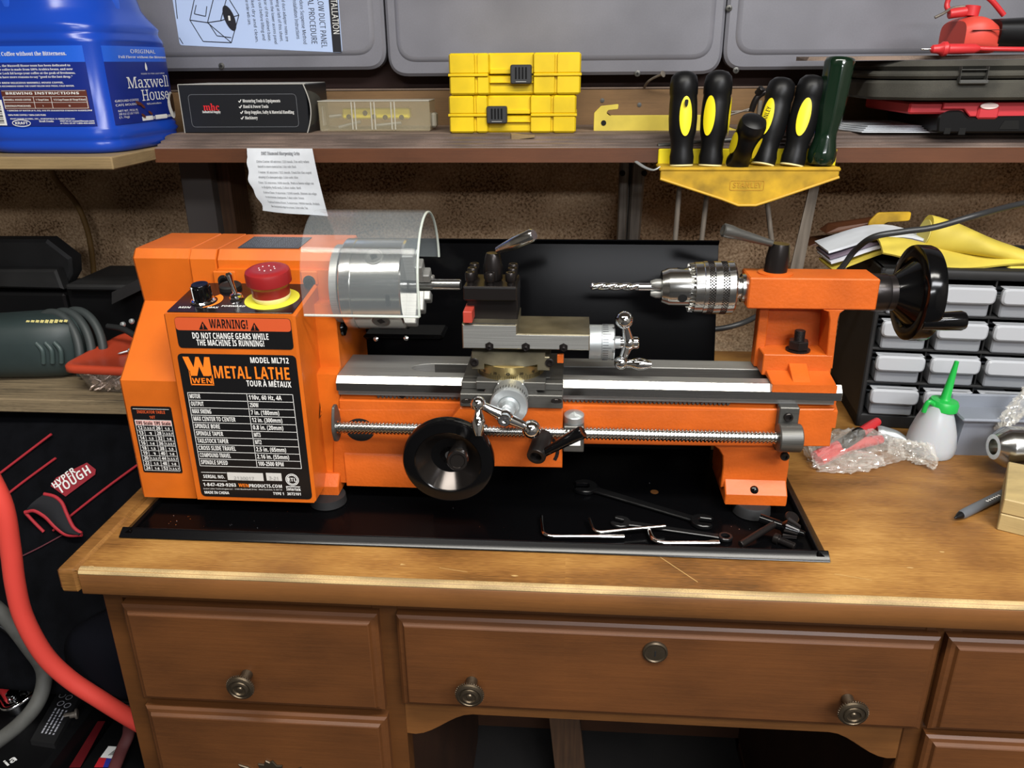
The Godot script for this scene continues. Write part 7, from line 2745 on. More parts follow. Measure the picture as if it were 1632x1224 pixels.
	for q in [[0.0125, 0.0], [0.0155, 0.006], [0.0158, 0.014], [0.0125, 0.028], [0.0125, 0.036], [0.015, 0.05], [0.0165, 0.065], [0.0168, l * 0.9], [0.0165, l - 0.005], [0.015, l - 0.001], [0.0125, l]]:
		var ring := PackedVector3Array()
		for i in 48:
			var a := TAU * i / 48
			var f := 0.0 if q[1] < 0.03 or q[1] > l * 0.93 else 0.07 * absf(sin(a * 4.0))
			ring.append(xf * Vector3(cos(a) * q[0] * (1.0 - f), q[1], sin(a) * q[0] * (1.0 - f)))
		rings.append(ring)
	skin(s, rings)
	part("handle", s, M.dark_green, g)
	s = st()
	hexa(s, [gb + Vector3(-0.006, 0, -0.002), gb + Vector3(0.004, 0, -0.002), Vector3(0.2844, 0.1805, -0.99) + Vector3(0, 0, -0.002), Vector3(0.2692, 0.1803, -0.99) + Vector3(0, 0, -0.002), gb + Vector3(-0.006, 0, 0.001), gb + Vector3(0.004, 0, 0.001), Vector3(0.2844, 0.1805, -0.99) + Vector3(0, 0, 0.001), Vector3(0.2692, 0.1803, -0.99) + Vector3(0, 0, 0.001)])
	part("blade", s, M.old_metal, g, "wide flat blade")
	# small things lying behind the handles
	s = st()
	rod(s, Vector3(0.1006, 0.3264, -1.01), Vector3(0.1926, 0.3326, -1.02), 0.0026)
	single("steel_rod", s, M.steel_dark, "thin dark rod lying along the shelf edge behind the black screwdrivers", "rod")
	s = st()
	boxp(s, Vector3(0.2494, 0.3225, -1.05) + Vector3(0, 0, -0.02), Vector3(0.2664, 0.3462, -1.05), 0.002)
	single("sanding_block", s, mat("dull_red", "9c5a50", 0.7), "dull red ribbed block behind the screwdrivers on the shelf", "block")
	s = st()
	rod(s, Vector3(0.2783, 0.3263, -1.04), Vector3(0.2982, 0.3417, -1.06), 0.008)
	single("blue_handle", s, mat("navy", "1b2350", 0.4), "dark blue handle end showing beside the green screwdriver", "handle")
	# caliper-like dark gauge between the fourth and stubby handles
	var cg := thing("dark_clamp", "small dark metal clamp on the shelf behind the screwdrivers", "clamp", Vector3(0.2406, 0.3543, -1.1))
	s = st()
	tube(s, spline([Vector3(0.2258, 0.3597, -1.1), Vector3(0.2306, 0.3748, -1.1), Vector3(0.2384, 0.3823, -1.1), Vector3(0.2476, 0.3838, -1.1)], 6), 0.004, 10)
	rod(s, Vector3(0.2315, 0.3808, -1.1), Vector3(0.2359, 0.3884, -1.095), 0.0045)
	part("arm", s, M.blued, cg)
	s = st()
	rod(s, Vector3(0.1969, 0.3552, -1.1), Vector3(0.2277, 0.3642, -1.1), 0.0014)
	rod(s, Vector3(0.2005, 0.3598, -1.1), Vector3(0.2296, 0.3612, -1.1), 0.0012)
	boxp(s, Vector3(0.2339, 0.3505, -1.1) + Vector3(0, 0, -0.006), Vector3(0.2394, 0.3733, -1.1), 0.001)
	part("rods", s, M.old_metal, cg)

func right_of_shelf() -> void:
	var F := Vector3(0, 0, 1)
	var s := st()
	# loose papers
	for k in 4:
		s = st()
		var a := Vector3(0.3144, 0.3416, -1.03) + Vector3(0.004 * k, TOP - 0.3416 + 0.0012 + 0.0018 * k, -0.006 * k)
		hexa(s, [a + Vector3(0, 0, -0.1), a + Vector3(0.2, 0.0, -0.1), a + Vector3(0.2, 0.0012, -0.1), a + Vector3(0, 0.0012, -0.1), a + Vector3(0.03, 0, 0.0), a + Vector3(0.22, 0.0, 0.01), a + Vector3(0.22, 0.0012, 0.01), a + Vector3(0.03, 0.0012, 0.0)])
		single("leaflet", s, M.paper, ["lowest of four white leaflets right of the green screwdriver", "second lowest of four white leaflets right of the green screwdriver", "second highest of four white leaflets right of the green screwdriver", "topmost of four white leaflets right of the green screwdriver"][k], "leaflet", "leaflets on the shelf")
	# red and black tool case below
	var z := -1.0
	var x0: float = 0.4013 + 0.016
	var lo := TOP + 0.0006
	var hi: float = 0.3745
	var ye: float = 0.3595
	var o := thing("tool_case", "black case with red upper half under the dusty black case on the shelf", "case", Vector3(0.55, lo, -1.07))
	s = st()
	prism(s, rounded(v2([[x0 + 0.002, lo + 0.002], [0.72, lo + 0.002], [0.72, hi - 0.004], [0.4517, ye - 0.002], [0.4434, 0.3655], [x0 + 0.012, 0.3655], [x0, ye]]), 0.004), -1.16, z, 0.002)
	part("base", s, M.black_plastic, o)
	s = st()
	boxp(s, Vector3(x0 - 0.032, ye + 0.002, -1.155), Vector3(0.718, hi, -1.005), 0.002)
	prism(s, v2([[x0 + 0.004, hi], [x0 + 0.004, 0.3669], [0.4448, 0.3669], [0.4531, ye - 0.001], [0.718, ye - 0.001], [0.718, hi]]), -1.01, z - 0.001, 0.001)
	part("lid", s, M.red_plastic, o)
	s = st()
	boxp(s, Vector3(0.4598, 0.356, -0.998) + Vector3(0, 0, -0.006), Vector3(0.4829, 0.3708, -0.998), 0.002)
	var la := part("latch", s, M.red_plastic, o)
	s = st()
	prism(s, circle(0.01, 20, Vector2(0.4704, 0.3703), 0.0036), -0.999, -0.9968, 0.0004)
	part("pale_wear", s, mat("wear_pale", "f0d8d2", 0.6), la)
	s = st()
	for q in [[Vector3(0.4267, 0.3395, -0.9995), Vector3(0.4338, 0.3464, -0.9995)], [Vector3(0.443, 0.3387, -0.9995), Vector3(0.4506, 0.3463, -0.9995)]]:
		boxp(s, q[0] - Vector3(0, 0, 0.002), q[1], 0.0003)
	hexa(s, [Vector3(0.487, 0.3448, -0.9995) - Vector3(0, 0, 0.002), Vector3(0.5092, 0.3448, -0.9995) - Vector3(0, 0, 0.002), Vector3(0.5071, 0.3544, -0.9995) - Vector3(0, 0, 0.002), Vector3(0.4912, 0.3544, -0.9995) - Vector3(0, 0, 0.002), Vector3(0.4869, 0.3449, -0.9993), Vector3(0.5091, 0.3448, -0.9993), Vector3(0.507, 0.3544, -0.9993), Vector3(0.4911, 0.3544, -0.9993)])
	part("moulded_slots", s, M.hole, o)
	# dusty black case above: two shells with a waist
	z = -0.985
	var c0: float = 0.33 + 0.013
	var yb: float = 0.3771
	var ym: float = 0.3989
	var yt: float = 0.4191
	o = thing("tool_case", "dusty black hard case on top of the red and black case", "case", Vector3(0.6, yb, -1.07))
	var plan := func(k: float) -> PackedVector2Array:
		return rounded(PackedVector2Array([Vector2(c0 + 0.045 + k, 0.985 + k), Vector2(0.8, 0.985 + k), Vector2(0.8, 1.18), Vector2(c0 + k, 1.18), Vector2(c0 + k, 1.02 + k)]), 0.012, 4)
	var down := Transform3D(Basis(Vector3(1, 0, 0), Vector3(0, 0, -1), Vector3(0, 1, 0)), Vector3.ZERO)
	s = st()
	prism(s, plan.call(0.0), yb, ym - 0.0008, 0.003, down)
	part("base", s, M.dusty_black, o)
	s = st()
	prism(s, plan.call(0.0), ym + 0.0008, ym + (yt - ym) * 0.45, 0.003, down)
	prism(s, plan.call(0.006), ym + (yt - ym) * 0.4, yt, 0.006, down)
	part("lid", s, M.dusty_black, o)
	s = st()
	for q in [[Vector3(0.4254, 0.3969, -0.98), Vector3(0.4251, 0.4125, -0.98)], [Vector3(0.4542, 0.3967, -0.98), Vector3(0.4537, 0.4122, -0.98)], [Vector3(0.4253, 0.3943, -0.98), Vector3(0.4565, 0.3987, -0.98)], [Vector3(0.426, 0.4086, -0.982), Vector3(0.4538, 0.4096, -0.982)]]:
		boxp(s, q[0] - Vector3(0, 0, 0.008), q[1], 0.001)
	part("latch", s, mat("latch_dusty", "4b4b49", 0.6), o)
	# thin sheet of wood on top
	s = st()
	var sy := yt + 0.0006
	var e0: float = 0.2674
	hexa(s, [Vector3(e0 + 0.02, sy, -1.15), Vector3(0.8, sy, -1.17), Vector3(0.8, sy + 0.0055, -1.17), Vector3(e0 + 0.02, sy + 0.005, -1.15), Vector3(e0, sy, -1.02), Vector3(0.8, sy, -0.985), Vector3(0.8, sy + 0.0055, -0.985), Vector3(e0 + 0.002, sy + 0.004, -1.02)])
	single("thin_board", s, M.dusty_wood, "thin grey board lying on the dusty black case under the red meter", "board")
	var top := sy + 0.0055
	# red holstered meter lying on the board
	o = thing("meter", "red rubber holstered black meter lying on the thin board at top right", "meter", Vector3(0.4632, top, -1.05))
	s = st()
	var m0: float = 0.4394
	var m1: float = 0.4795
	var mh: float = 0.4649
	var rings := []
	for i in 13:
		var t := i / 12.0
		var x := lerpf(m0, m1, t)
		var bulge := 0.72 + 0.28 * sin(PI * clampf(t * 0.75 + 0.2, 0, 1))
		var hh := (mh - top) / 2 * bulge
		rings.append(ring_of(Transform3D(Basis(Vector3(0, 0, -1), Vector3(0, 1, 0), Vector3(1, 0, 0)), Vector3(x, top + hh * (1.0 if bulge > 0.9 else 0.98) + 0.001, -1.055)), 0.04 * bulge, hh, 3.6, 32))
	skin(s, rings)
	part("holster", s, M.red_meter, o)
	s = st()
	for q in [[0.16, 0.9], [0.2, 0.92]]:
		var x := lerpf(m0, m1, q[0])
		var hh: float = (mh - top) / 2 * q[1]
		rings = [ring_of(Transform3D(Basis(Vector3(0, 0, -1), Vector3(0, 1, 0), Vector3(1, 0, 0)), Vector3(x, top + hh + 0.001, -1.055)), 0.04 * q[1] + 0.001, hh + 0.001, 3.6, 32), ring_of(Transform3D(Basis(Vector3(0, 0, -1), Vector3(0, 1, 0), Vector3(1, 0, 0)), Vector3(x + 0.0035, top + hh + 0.001, -1.055)), 0.04 * q[1] + 0.001, hh + 0.001, 3.6, 32)]
		skin(s, rings)
	boxp(s, Vector3(m0 + 0.004, top + (mh - top) * 0.62, -1.0165), Vector3(m1, top + (mh - top) * 0.635, -1.0135), 0.0002)
	part("strap", s, mat("strap_dark", "3a211d", 0.6), o)
	s = st()
	rings = []
	for i in 6:
		var t := i / 5.0
		rings.append(ring_of(Transform3D(Basis(Vector3(0, 0, -1), Vector3(0, 1, 0), Vector3(1, 0, 0)), Vector3(m1 - 0.002 + t * 0.18, lerpf(top + (mh - top) * 0.56, top + (mh - top) * 0.55, t), -1.055)), 0.036, (mh - top) * (0.42 if i > 0 else 0.38), 3.4, 32))
	skin(s, rings)
	part("body", s, M.black_plastic, o)
	s = st()
	rod(s, Vector3(0.427, 0.4685, -1.045), Vector3(0.4528, 0.4714, -1.045), 0.0055)
	rod(s, Vector3(0.4512, 0.4656, -1.045), Vector3(0.4524, 0.4767, -1.045), 0.0085)
	tube(s, spline([Vector3(0.4288, 0.4698, -1.045), Vector3(0.4252, 0.478, -1.05), Vector3(0.4295, 0.4883, -1.05), Vector3(0.4475, 0.492, -1.05), Vector3(0.4695, 0.4852, -1.05), Vector3(0.4907, 0.4667, -1.05)], 8), 0.003, 10)
	part("red_plug", s, M.red_dip, o)
	s = st()
	tube(s, spline([Vector3(0.4103, 0.4645, -1.04), Vector3(0.418, 0.4683, -1.04), Vector3(0.43, 0.4743, -1.045), Vector3(0.4435, 0.4761, -1.045)], 6), 0.0016, 8)
	part("wire_loop", s, M.old_metal, o)
	# test probe in front of the meter
	o = thing("test_probe", "red test probe with thin metal tip lying before the red meter", "probe", Vector3(0.4147, 0.4268, -1))
	s = st()
	var p0 := Vector3(0.3957, 0.427, -1)
	var p1 := Vector3(0.448, 0.4291, -1)
	p0.y = top + 0.0055
	p1.y = top + 0.0055
	turn(s, [[0.0022, 0], [0.0045, 0.002], [0.005, 0.008], [0.0058, 0.01], [0.0078, 0.0125], [0.0078, 0.0165], [0.0055, 0.019], [0.0052, (p1 - p0).length() * 0.9], [0.003, (p1 - p0).length()], [0, (p1 - p0).length()]], p0, p1 - p0, 22)
	part("probe_body", s, M.red_dip, o)
	s = st()
	turn(s, [[0.0, -0.011], [0.0011, -0.009], [0.0012, 0.001]], p0, p1 - p0, 10)
	part("probe_tip", s, M.chrome, o)
	s = st()
	tube(s, spline([p1, p1 + Vector3(0.04, -0.001, 0.002), p1 + Vector3(0.12, -0.002, -0.006), p1 + Vector3(0.2, -0.002, 0.0)], 6), 0.0026, 8)
	part("lead", s, M.red_dip, o)

# ------------------------------------------------------------ left of the desk
func build_left() -> void:
	var F := Vector3(0, 0, 1)
	var s := st()
	var pt := 0.0405
	# low plank shelf
	boxp(s, Vector3(-1.3, pt - 0.0185, -1.2), Vector3(-0.468, pt, -0.86), 0.0015)
	single("shelf_plank", s, M.weathered_wood, "low weathered plank beside the lathe carrying the green power tool", "plank")
	# brown cord on the wall
	s = st()
	tube(s, spline([Vector3(-0.7982, 0.2825, -1.2), Vector3(-0.7902, 0.2562, -1.2), Vector3(-0.7674, 0.223, -1.2), Vector3(-0.7585, 0.1792, -1.2), Vector3(-0.7609, 0.1291, -1.2), Vector3(-0.7698, 0.0774, -1.2), Vector3(-0.7893, -0.0199, -1.2)], 8), 0.0042, 10)
	single("hanging_cord", s, M.brown_cord, "old brown cord hanging down the concrete wall at left", "cord")
	# open black tool case
	var o := thing("tool_case", "open black plastic tool case on the low plank behind the green tool", "case", Vector3(-0.75, pt, -1.05))
	s = st()
	var lidp := [Vector3(-0.8489, 0.1976, -1.05), Vector3(-0.7267, 0.1984, -1.05), Vector3(-0.6972, 0.1723, -1.05), Vector3(-0.7004, 0.1499, -1.05), Vector3(-0.7187, 0.1261, -1.05), Vector3(-0.868, 0.1289, -1.05)]
	prism(s, flat(lidp), -1.08, -1.05, 0.004)
	prism(s, flat([Vector3(-0.8445, 0.1597, -1.03), Vector3(-0.7092, 0.161, -1.03), Vector3(-0.7048, 0.1326, -1.03), Vector3(-0.8515, 0.1345, -1.03)]), -1.05, -1.03, 0.003)
	part("lid", s, M.black_matte, o)
	s = st()
	boxp(s, Vector3(-0.8623, pt, -1.12), Vector3(-0.7048, 0.1267, -1.03), 0.003)
	part("tray", s, M.black_plastic, o)
	o = thing("tool_case", "low black case half beside the lathe's gear cover on the low plank", "case", Vector3(-0.55, pt, -1.06))
	s = st()
	prism(s, rrect(-0.7012, pt, -0.5696, 0.136, 0.006), -1.12, -1.03, 0.003)
	part("shell", s, M.black_plastic, o)
	s = st()
	prism(s, rrect(-0.6912, 0.1351, -0.5934, 0.144, 0.004), -1.13, -1.015, 0.003)
	part("rim", s, M.black_matte, o)
	s = st()
	hexa(s, [Vector3(-0.6189, 0.1243, -1) + Vector3(0, 0, -0.02), Vector3(-0.5403, 0.1615, -1) + Vector3(0, 0, -0.02), Vector3(-0.5381, 0.1742, -1) + Vector3(0, 0, -0.02), Vector3(-0.6161, 0.1383, -1) + Vector3(0, 0, -0.02), Vector3(-0.6195, 0.1216, -1), Vector3(-0.5411, 0.1572, -1), Vector3(-0.5381, 0.1742, -1), Vector3(-0.6161, 0.1383, -1)])
	part("hinge_arm", s, M.black_matte, o)
	s = st()
	for q in [Vector3(-0.6031, 0.0966, -0.99), Vector3(-0.5899, 0.1012, -0.99), Vector3(-0.5794, 0.0916, -0.99)]:
		turn(s, [[0.0, 0.003], [0.003, 0.0025], [0.004, 0]].map(func(v): return [v[0], -v[1]]), q, Vector3(0, -0.5, -1), 12)
	part("rivets", s, M.satin, o)
	# green angle tool: fat rounded motor body
	var g := thing("power_tool", "dark green corded power tool lying on the low plank with its cord coiled round it", "power tool", Vector3(-0.69, pt, -0.945))
	s = st()
	var gy := pt + 0.0405
	var rings := []
	var e0 := Vector3(-0.6328, 0.0925, -0.91)
	for q in [[-0.006, 0.30, 0.62], [0.0, 0.55, 0.8], [0.01, 0.78, 0.92], [0.03, 0.97, 1.0], [0.06, 1.0, 1.0], [0.1, 0.98, 0.97], [0.16, 0.93, 0.93], [0.24, 0.9, 0.9]]:
		var ctr := Vector3(e0.x - 0.006 - q[0] * 0.93, gy + 0.0, e0.z - 0.052 + q[0] * 0.16)
		var xf := Transform3D(Basis(Vector3(0.16, 0, 0.98), Vector3(0, 1, 0), Vector3(-0.98, 0, 0.16)), ctr)
		rings.append(ring_of(xf, 0.043 * q[1], 0.042 * q[2], 2.8, 40))
	skin(s, rings)
	part("motor_housing", s, M.tool_green, g)
	# vents and seam
	s = st()
	for k in 3:
		tube(s, spline([Vector3(-0.6774, 0.0934, -0.915), Vector3(-0.67, 0.084, -0.913), Vector3(-0.6731, 0.0665, -0.914)].map(func(v): return v + Vector3(0.011 * k, 0.001, 0.0 - 0.0016 * k)), 5), 0.003, 8)
	part("vent_ribs", s, mat("tool_rib", "3f4d4c", 0.45), g)
	s = st()
	for i in 9:
		var q := Vector3(-0.6929 + 0.0058 * i, gy + 0.0362, e0.z - 0.044 + 0.0262 - 0.0009 * i)
		var nn := Vector3(0.05, 0.75, 0.66).normalized()
		stroke(s, q, q + Vector3(0.0044, -0.0005, 0.0), 0.005 if i < 7 else 0.0035, nn, 0.0022)
	part("worn_lettering", s, mat("worn_yellow", "c9bd78", 0.6), g)
	s = st()
	for k in 3:
		var c := Vector3(-0.6591, 0.0711, -0.945) + Vector3(0.0118 * k - 0.012, 0.001 - 0.0005 * k, 0.008 - 0.007 * k)
		var loop := PackedVector3Array()
		for i in 33:
			var a := -0.5 + (PI * 0.9) * i / 32.0
			loop.append(c + Vector3(cos(a) * 0.041, sin(a) * 0.051, cos(a) * 0.012 - 0.016 * maxf(0.0, sin(a))))
		tube(s, loop, 0.0056, 12)
	part("coiled_cord", s, mat("cord_green", "363c3c", 0.55), g)
	s = st()
	tube(s, spline([Vector3(-0.6059, 0.1035, -0.96), Vector3(-0.5807, 0.1037, -0.95), Vector3(-0.5596, 0.0979, -0.94)], 6), 0.004, 8)
	part("cord_end", s, mat("cord_dark", "222425", 0.5), g)
	# lidded box of screws
	var c0 := Vector3(-0.5706, 0.0405, -0.8575)
	var t := thing("screw_box", "clear food box of screws with a translucent red-orange lid beside the lathe", "box", Vector3(-0.545, pt, -0.91))
	s = st()
	var cx := -0.535
	var cz := -0.935
	var B := Basis(Vector3.UP, deg_to_rad(-4))
	var ring := func(y: float, a: float, b: float) -> PackedVector3Array:
		var r := PackedVector3Array()
		for p in rrect(-a, -b, a, b, 0.02, 5):
			r.append(Vector3(cx, y, cz) + B * Vector3(p.x, 0, p.y))
		return r
	skin(s, [ring.call(pt + 0.0005, 0.066, 0.05), ring.call(pt + 0.004, 0.07, 0.054), ring.call(pt + 0.034, 0.079, 0.063)], true)
	part("tub", s, M.clear_tub, t)
	s = st()
	skin(s, [ring.call(pt + 0.03, 0.083, 0.067), ring.call(pt + 0.031, 0.085, 0.069), ring.call(pt + 0.038, 0.085, 0.069), ring.call(pt + 0.04, 0.083, 0.067), ring.call(pt + 0.0405, 0.078, 0.062), ring.call(pt + 0.039, 0.076, 0.06), ring.call(pt + 0.039, 0.02, 0.015)], true)
	part("lid", s, M.lid_orange, t)
	s = st()
	for i in 260:
		var p := Vector3(cx, pt, cz) + B * Vector3(rng.randf_range(-0.062, 0.05), rng.randf_range(0.006, 0.027), 0.0)
		var edge := rng.randf_range(0.0, 1.0)
		p.z = cz + rng.randf_range(0.03, 0.05) + 0.0
		var d := Vector3(rng.randf_range(-1, 1), rng.randf_range(-0.5, 0.5), rng.randf_range(-1, 1)).normalized()
		turn(s, [[0.0042, 0], [0.0036, 0.0014], [0.0016, 0.0024], [0.0014, 0.014], [0.0, 0.016]], p - d * 0.006, d, 7)
	var sc := single("screws", s, M.lid_tinted_screw, "mass of small mixed screws filling the lidded box", "screws")
	sc.set_meta("kind", "stuff")
	s = st()
	var q0 := Vector3(-0.5679, 0.0815, -0.9229)
	turn(s, [[0.0036, 0], [0.0034, 0.0012], [0.0016, 0.0028], [0.0014, 0.012], [0.0, 0.015]], q0 + Vector3(0.008, 0.002, 0.0), Vector3(-0.9, -0.12, 0.6), 12)
	single("screw", s, M.satin, "single screw lying on the red-orange lid", "screw")
	tool_bag()
	# red hose drooping past the bag
	s = st()
	var hp := spline([Vector3(-0.579, 0.0712, -0.66), Vector3(-0.5664, 0.0153, -0.66), Vector3(-0.5703, -0.0366, -0.66), Vector3(-0.5767, -0.0833, -0.66), Vector3(-0.5798, -0.1294, -0.662), Vector3(-0.5729, -0.1821, -0.667), Vector3(-0.5571, -0.2217, -0.674), Vector3(-0.5331, -0.2587, -0.683), Vector3(-0.5095, -0.2982, -0.695), Vector3(-0.4787, -0.3448, -0.71)], 8)
	tube(s, hp, 0.0098, 16)
	single("red_hose", s, M.hose_red, "thick dusty red hose drooping at the left of the desk", "hose")
	s = st()
	tube(s, spline([Vector3(-0.6937, -0.132, -0.72), Vector3(-0.6579, -0.1699, -0.72), Vector3(-0.6353, -0.2187, -0.72), Vector3(-0.6246, -0.2557, -0.72), Vector3(-0.6238, -0.2804, -0.7), Vector3(-0.6404, -0.3005, -0.68), Vector3(-0.6797, -0.3262, -0.66)], 8), 0.0088, 14)
	single("grey_cable", s, M.cable_grey, "thick dusty grey cable curling under the red hose", "cable")
	s = st()
	tube(s, spline([Vector3(-0.6879, -0.2007, -0.74), Vector3(-0.6644, -0.2276, -0.74), Vector3(-0.6544, -0.2655, -0.74), Vector3(-0.6583, -0.2952, -0.74)], 8), 0.0035, 10)
	single("thin_cable", s, M.black_plastic, "thin black cable between the hose and the grey cable", "cable")
	s = st()
	tube(s, spline([Vector3(-0.6429, -0.33, -0.8), Vector3(-0.6137, -0.3375, -0.78), Vector3(-0.5849, -0.3411, -0.77), Vector3(-0.542, -0.3468, -0.77)], 8), 0.006, 10)
	single("black_cable", s, M.black_gloss, "glossy black cable running behind the red hose to the desk side", "cable")
	# big black battery, top in view
	var by := -0.40
	o = thing("battery", "large black battery with white printed cap on the floor side at lower left", "battery", Vector3(-0.78, -0.76, -0.8))
	s = st()
	boxp(s, Vector3(-1.05, -0.62, -0.99), Vector3(-0.6495, by, -0.60), 0.006)
	boxp(s, Vector3(-1.06, -0.76, -1.0), Vector3(-0.6495 + 0.006, -0.615, -0.59), 0.004)
	part("case", s, M.black_plastic, o)
	s = st()
	var B0 := Vector3(-0.6898, -0.392, -0.7419)
	var B1 := Vector3(-0.6549, -0.392, -0.738)
	var B2 := Vector3(-0.6707, -0.392, -0.8268)
	var B3 := Vector3(-0.7066, -0.392, -0.833)
	hexa(s, [Vector3(B0.x, by - 0.001, B0.z), Vector3(B1.x, by - 0.001, B1.z), Vector3(B2.x, by - 0.001, B2.z), Vector3(B3.x, by - 0.001, B3.z), B0, B1, B2, B3])
	var cap := part("vent_cap", s, M.black_matte, o)
	s = st()
	var U := (B2 - B1)
	var V := (B0 - B1)
	for k in 4:
		var st0 := B1 + V * (0.22 + 0.16 * k) + U * 0.15
		for i in 9:
			stroke(s, st0 + U * (0.055 * i), st0 + U * (0.055 * i + 0.03 + 0.006 * ((i * 7 + k) % 4)), 0.0022, Vector3.UP, 0.0006)
	for q in [[0.3, 0.72], [0.62, 0.74], [0.42, 0.88], [0.74, 0.9]]:
		for i in 10:
			var a0 := TAU * i / 10
			var a1 := TAU * (i + 1) / 10
			var cc: Vector3 = B1 + V * q[0] + U * q[1]
			stroke(s, cc + Vector3(cos(a0), 0, sin(a0)) * 0.0042, cc + Vector3(cos(a1), 0, sin(a1)) * 0.0042, 0.0009, Vector3.UP, 0.0006)
	part("fine_print", s, mat("dim_white", "b9bac2", 0.6), cap)
	s = st()
	var t0 := Vector3(-0.7476, -0.385, -0.7991)
	turn(s, [[0.012, -0.014], [0.014, 0.0], [0.014, 0.004], [0.0085, 0.005], [0.0085, 0.016], [0.006, 0.018], [0, 0.018]], t0, Vector3.UP, 24)
	turn(s, [[0.009, -0.02], [0.01, 0.006], [0.007, 0.01], [0, 0.01]], Vector3(-0.7567, -0.385, -0.8343), Vector3.UP, 20)
	tube(s, spline([t0 + Vector3(-0.016, 0.006, 0.008), t0 + Vector3(0.0, 0.004, 0.019), t0 + Vector3(0.018, 0.008, 0.008), t0 + Vector3(0.03, 0.014, -0.012)], 6), 0.0032, 10)
	part("terminal_clamp", s, M.chrome, o)
	s = st()
	tube(s, spline([Vector3(-0.7971, -0.37, -0.8312), Vector3(-0.7687, -0.372, -0.8109), Vector3(-0.7508, -0.378, -0.7984)], 6), 0.008, 10)
	part("red_boot", s, M.red_dip, o)
	s = st()
	write(s, "ia", Vector3(-0.6971, -0.3985, -0.7053), Vector3(-0.6907, -0.3985, -0.7156), 0.012, "b", Vector3.UP, 0.001)
	part("big_lettering", s, M.white_print, o)
	s = st()
	tube(s, spline([Vector3(-0.7918, -0.375, -0.809), Vector3(-0.7586, -0.375, -0.8136), Vector3(-0.7303, -0.38, -0.8184)], 6), 0.0022, 8)
	part("ground_wire", s, M.cable_grey, o)
	var b2 := Vector3(-0.6435, -0.385, -0.7809)
	s = st()
	rod(s, Vector3(-0.6716, -0.394, -0.786), Vector3(-0.6571, -0.394, -0.7914), 0.004)
	rod(s, Vector3(-0.6589, -0.394, -0.7913), Vector3(-0.6561, -0.394, -0.7926), 0.007)
	single("bolt", s, M.old_metal, "dull bolt lying on top of the large black battery", "bolt")
	# second battery with stickers, tight against the desk side
	o = thing("battery", "second black battery with red stripe and white sticker beside the desk leg", "battery", Vector3(-0.56, -0.76, -0.78))
	var y2 := -0.43
	s = st()
	boxp(s, Vector3(-0.6495 + 0.018, -0.76, -0.98), Vector3(-0.475, y2, -0.62), 0.005)
	part("case", s, M.black_plastic, o)
	s = st()
	poly_print(s, [Vector3(-0.6419, -0.43, -0.7359), Vector3(-0.6271, -0.43, -0.7369), Vector3(-0.6376, -0.43, -0.8157), Vector3(-0.6481, -0.43, -0.815)], Vector3.UP, 0.0008)
	part("red_stripe", s, mat("dark_red", "5e1016", 0.5), o)
	s = st()
	poly_print(s, [Vector3(-0.6097, -0.43, -0.7543), Vector3(-0.5919, -0.43, -0.7534), Vector3(-0.5941, -0.43, -0.7732), Vector3(-0.6091, -0.43, -0.7732)], Vector3.UP, 0.001)
	var stk := part("sticker", s, M.white_print, o)
	s = st()
	poly_print(s, [Vector3(-0.609, -0.43, -0.7381), Vector3(-0.5974, -0.43, -0.7389), Vector3(-0.6008, -0.43, -0.7539), Vector3(-0.6106, -0.43, -0.7543)], Vector3.UP, 0.001)
	part("red_field", s, mat("sticker_red", "b3202a", 0.5), stk)
	s = st()
	poly_print(s, [Vector3(-0.5974, -0.43, -0.7389), Vector3(-0.5892, -0.43, -0.7394), Vector3(-0.5919, -0.43, -0.7534), Vector3(-0.6008, -0.43, -0.7539)], Vector3.UP, 0.001)
	part("blue_field", s, mat("sticker_blue", "2b2f8f", 0.5), stk)
	s = st()
	for i in 6:
		var q := Vector3(-0.6006, -0.43, -0.758) + Vector3(0.0022 * i, 0, -0.0003 * i)
		stroke(s, q, q + Vector3(0.004, 0, -0.009), 0.0011, Vector3.UP, 0.0014)
	part("barcode", s, M.black_print, stk)
	s = st()
	tube(s, spline([Vector3(-0.5816, -0.4, -0.7869), Vector3(-0.5755, -0.405, -0.7705), Vector3(-0.5781, -0.415, -0.7557), Vector3(-0.5742, -0.42, -0.7253)], 6), 0.008, 10, 0.5)
	part("carry_strap", s, mat("strap_maroon", "5a2a2a", 0.7), o)

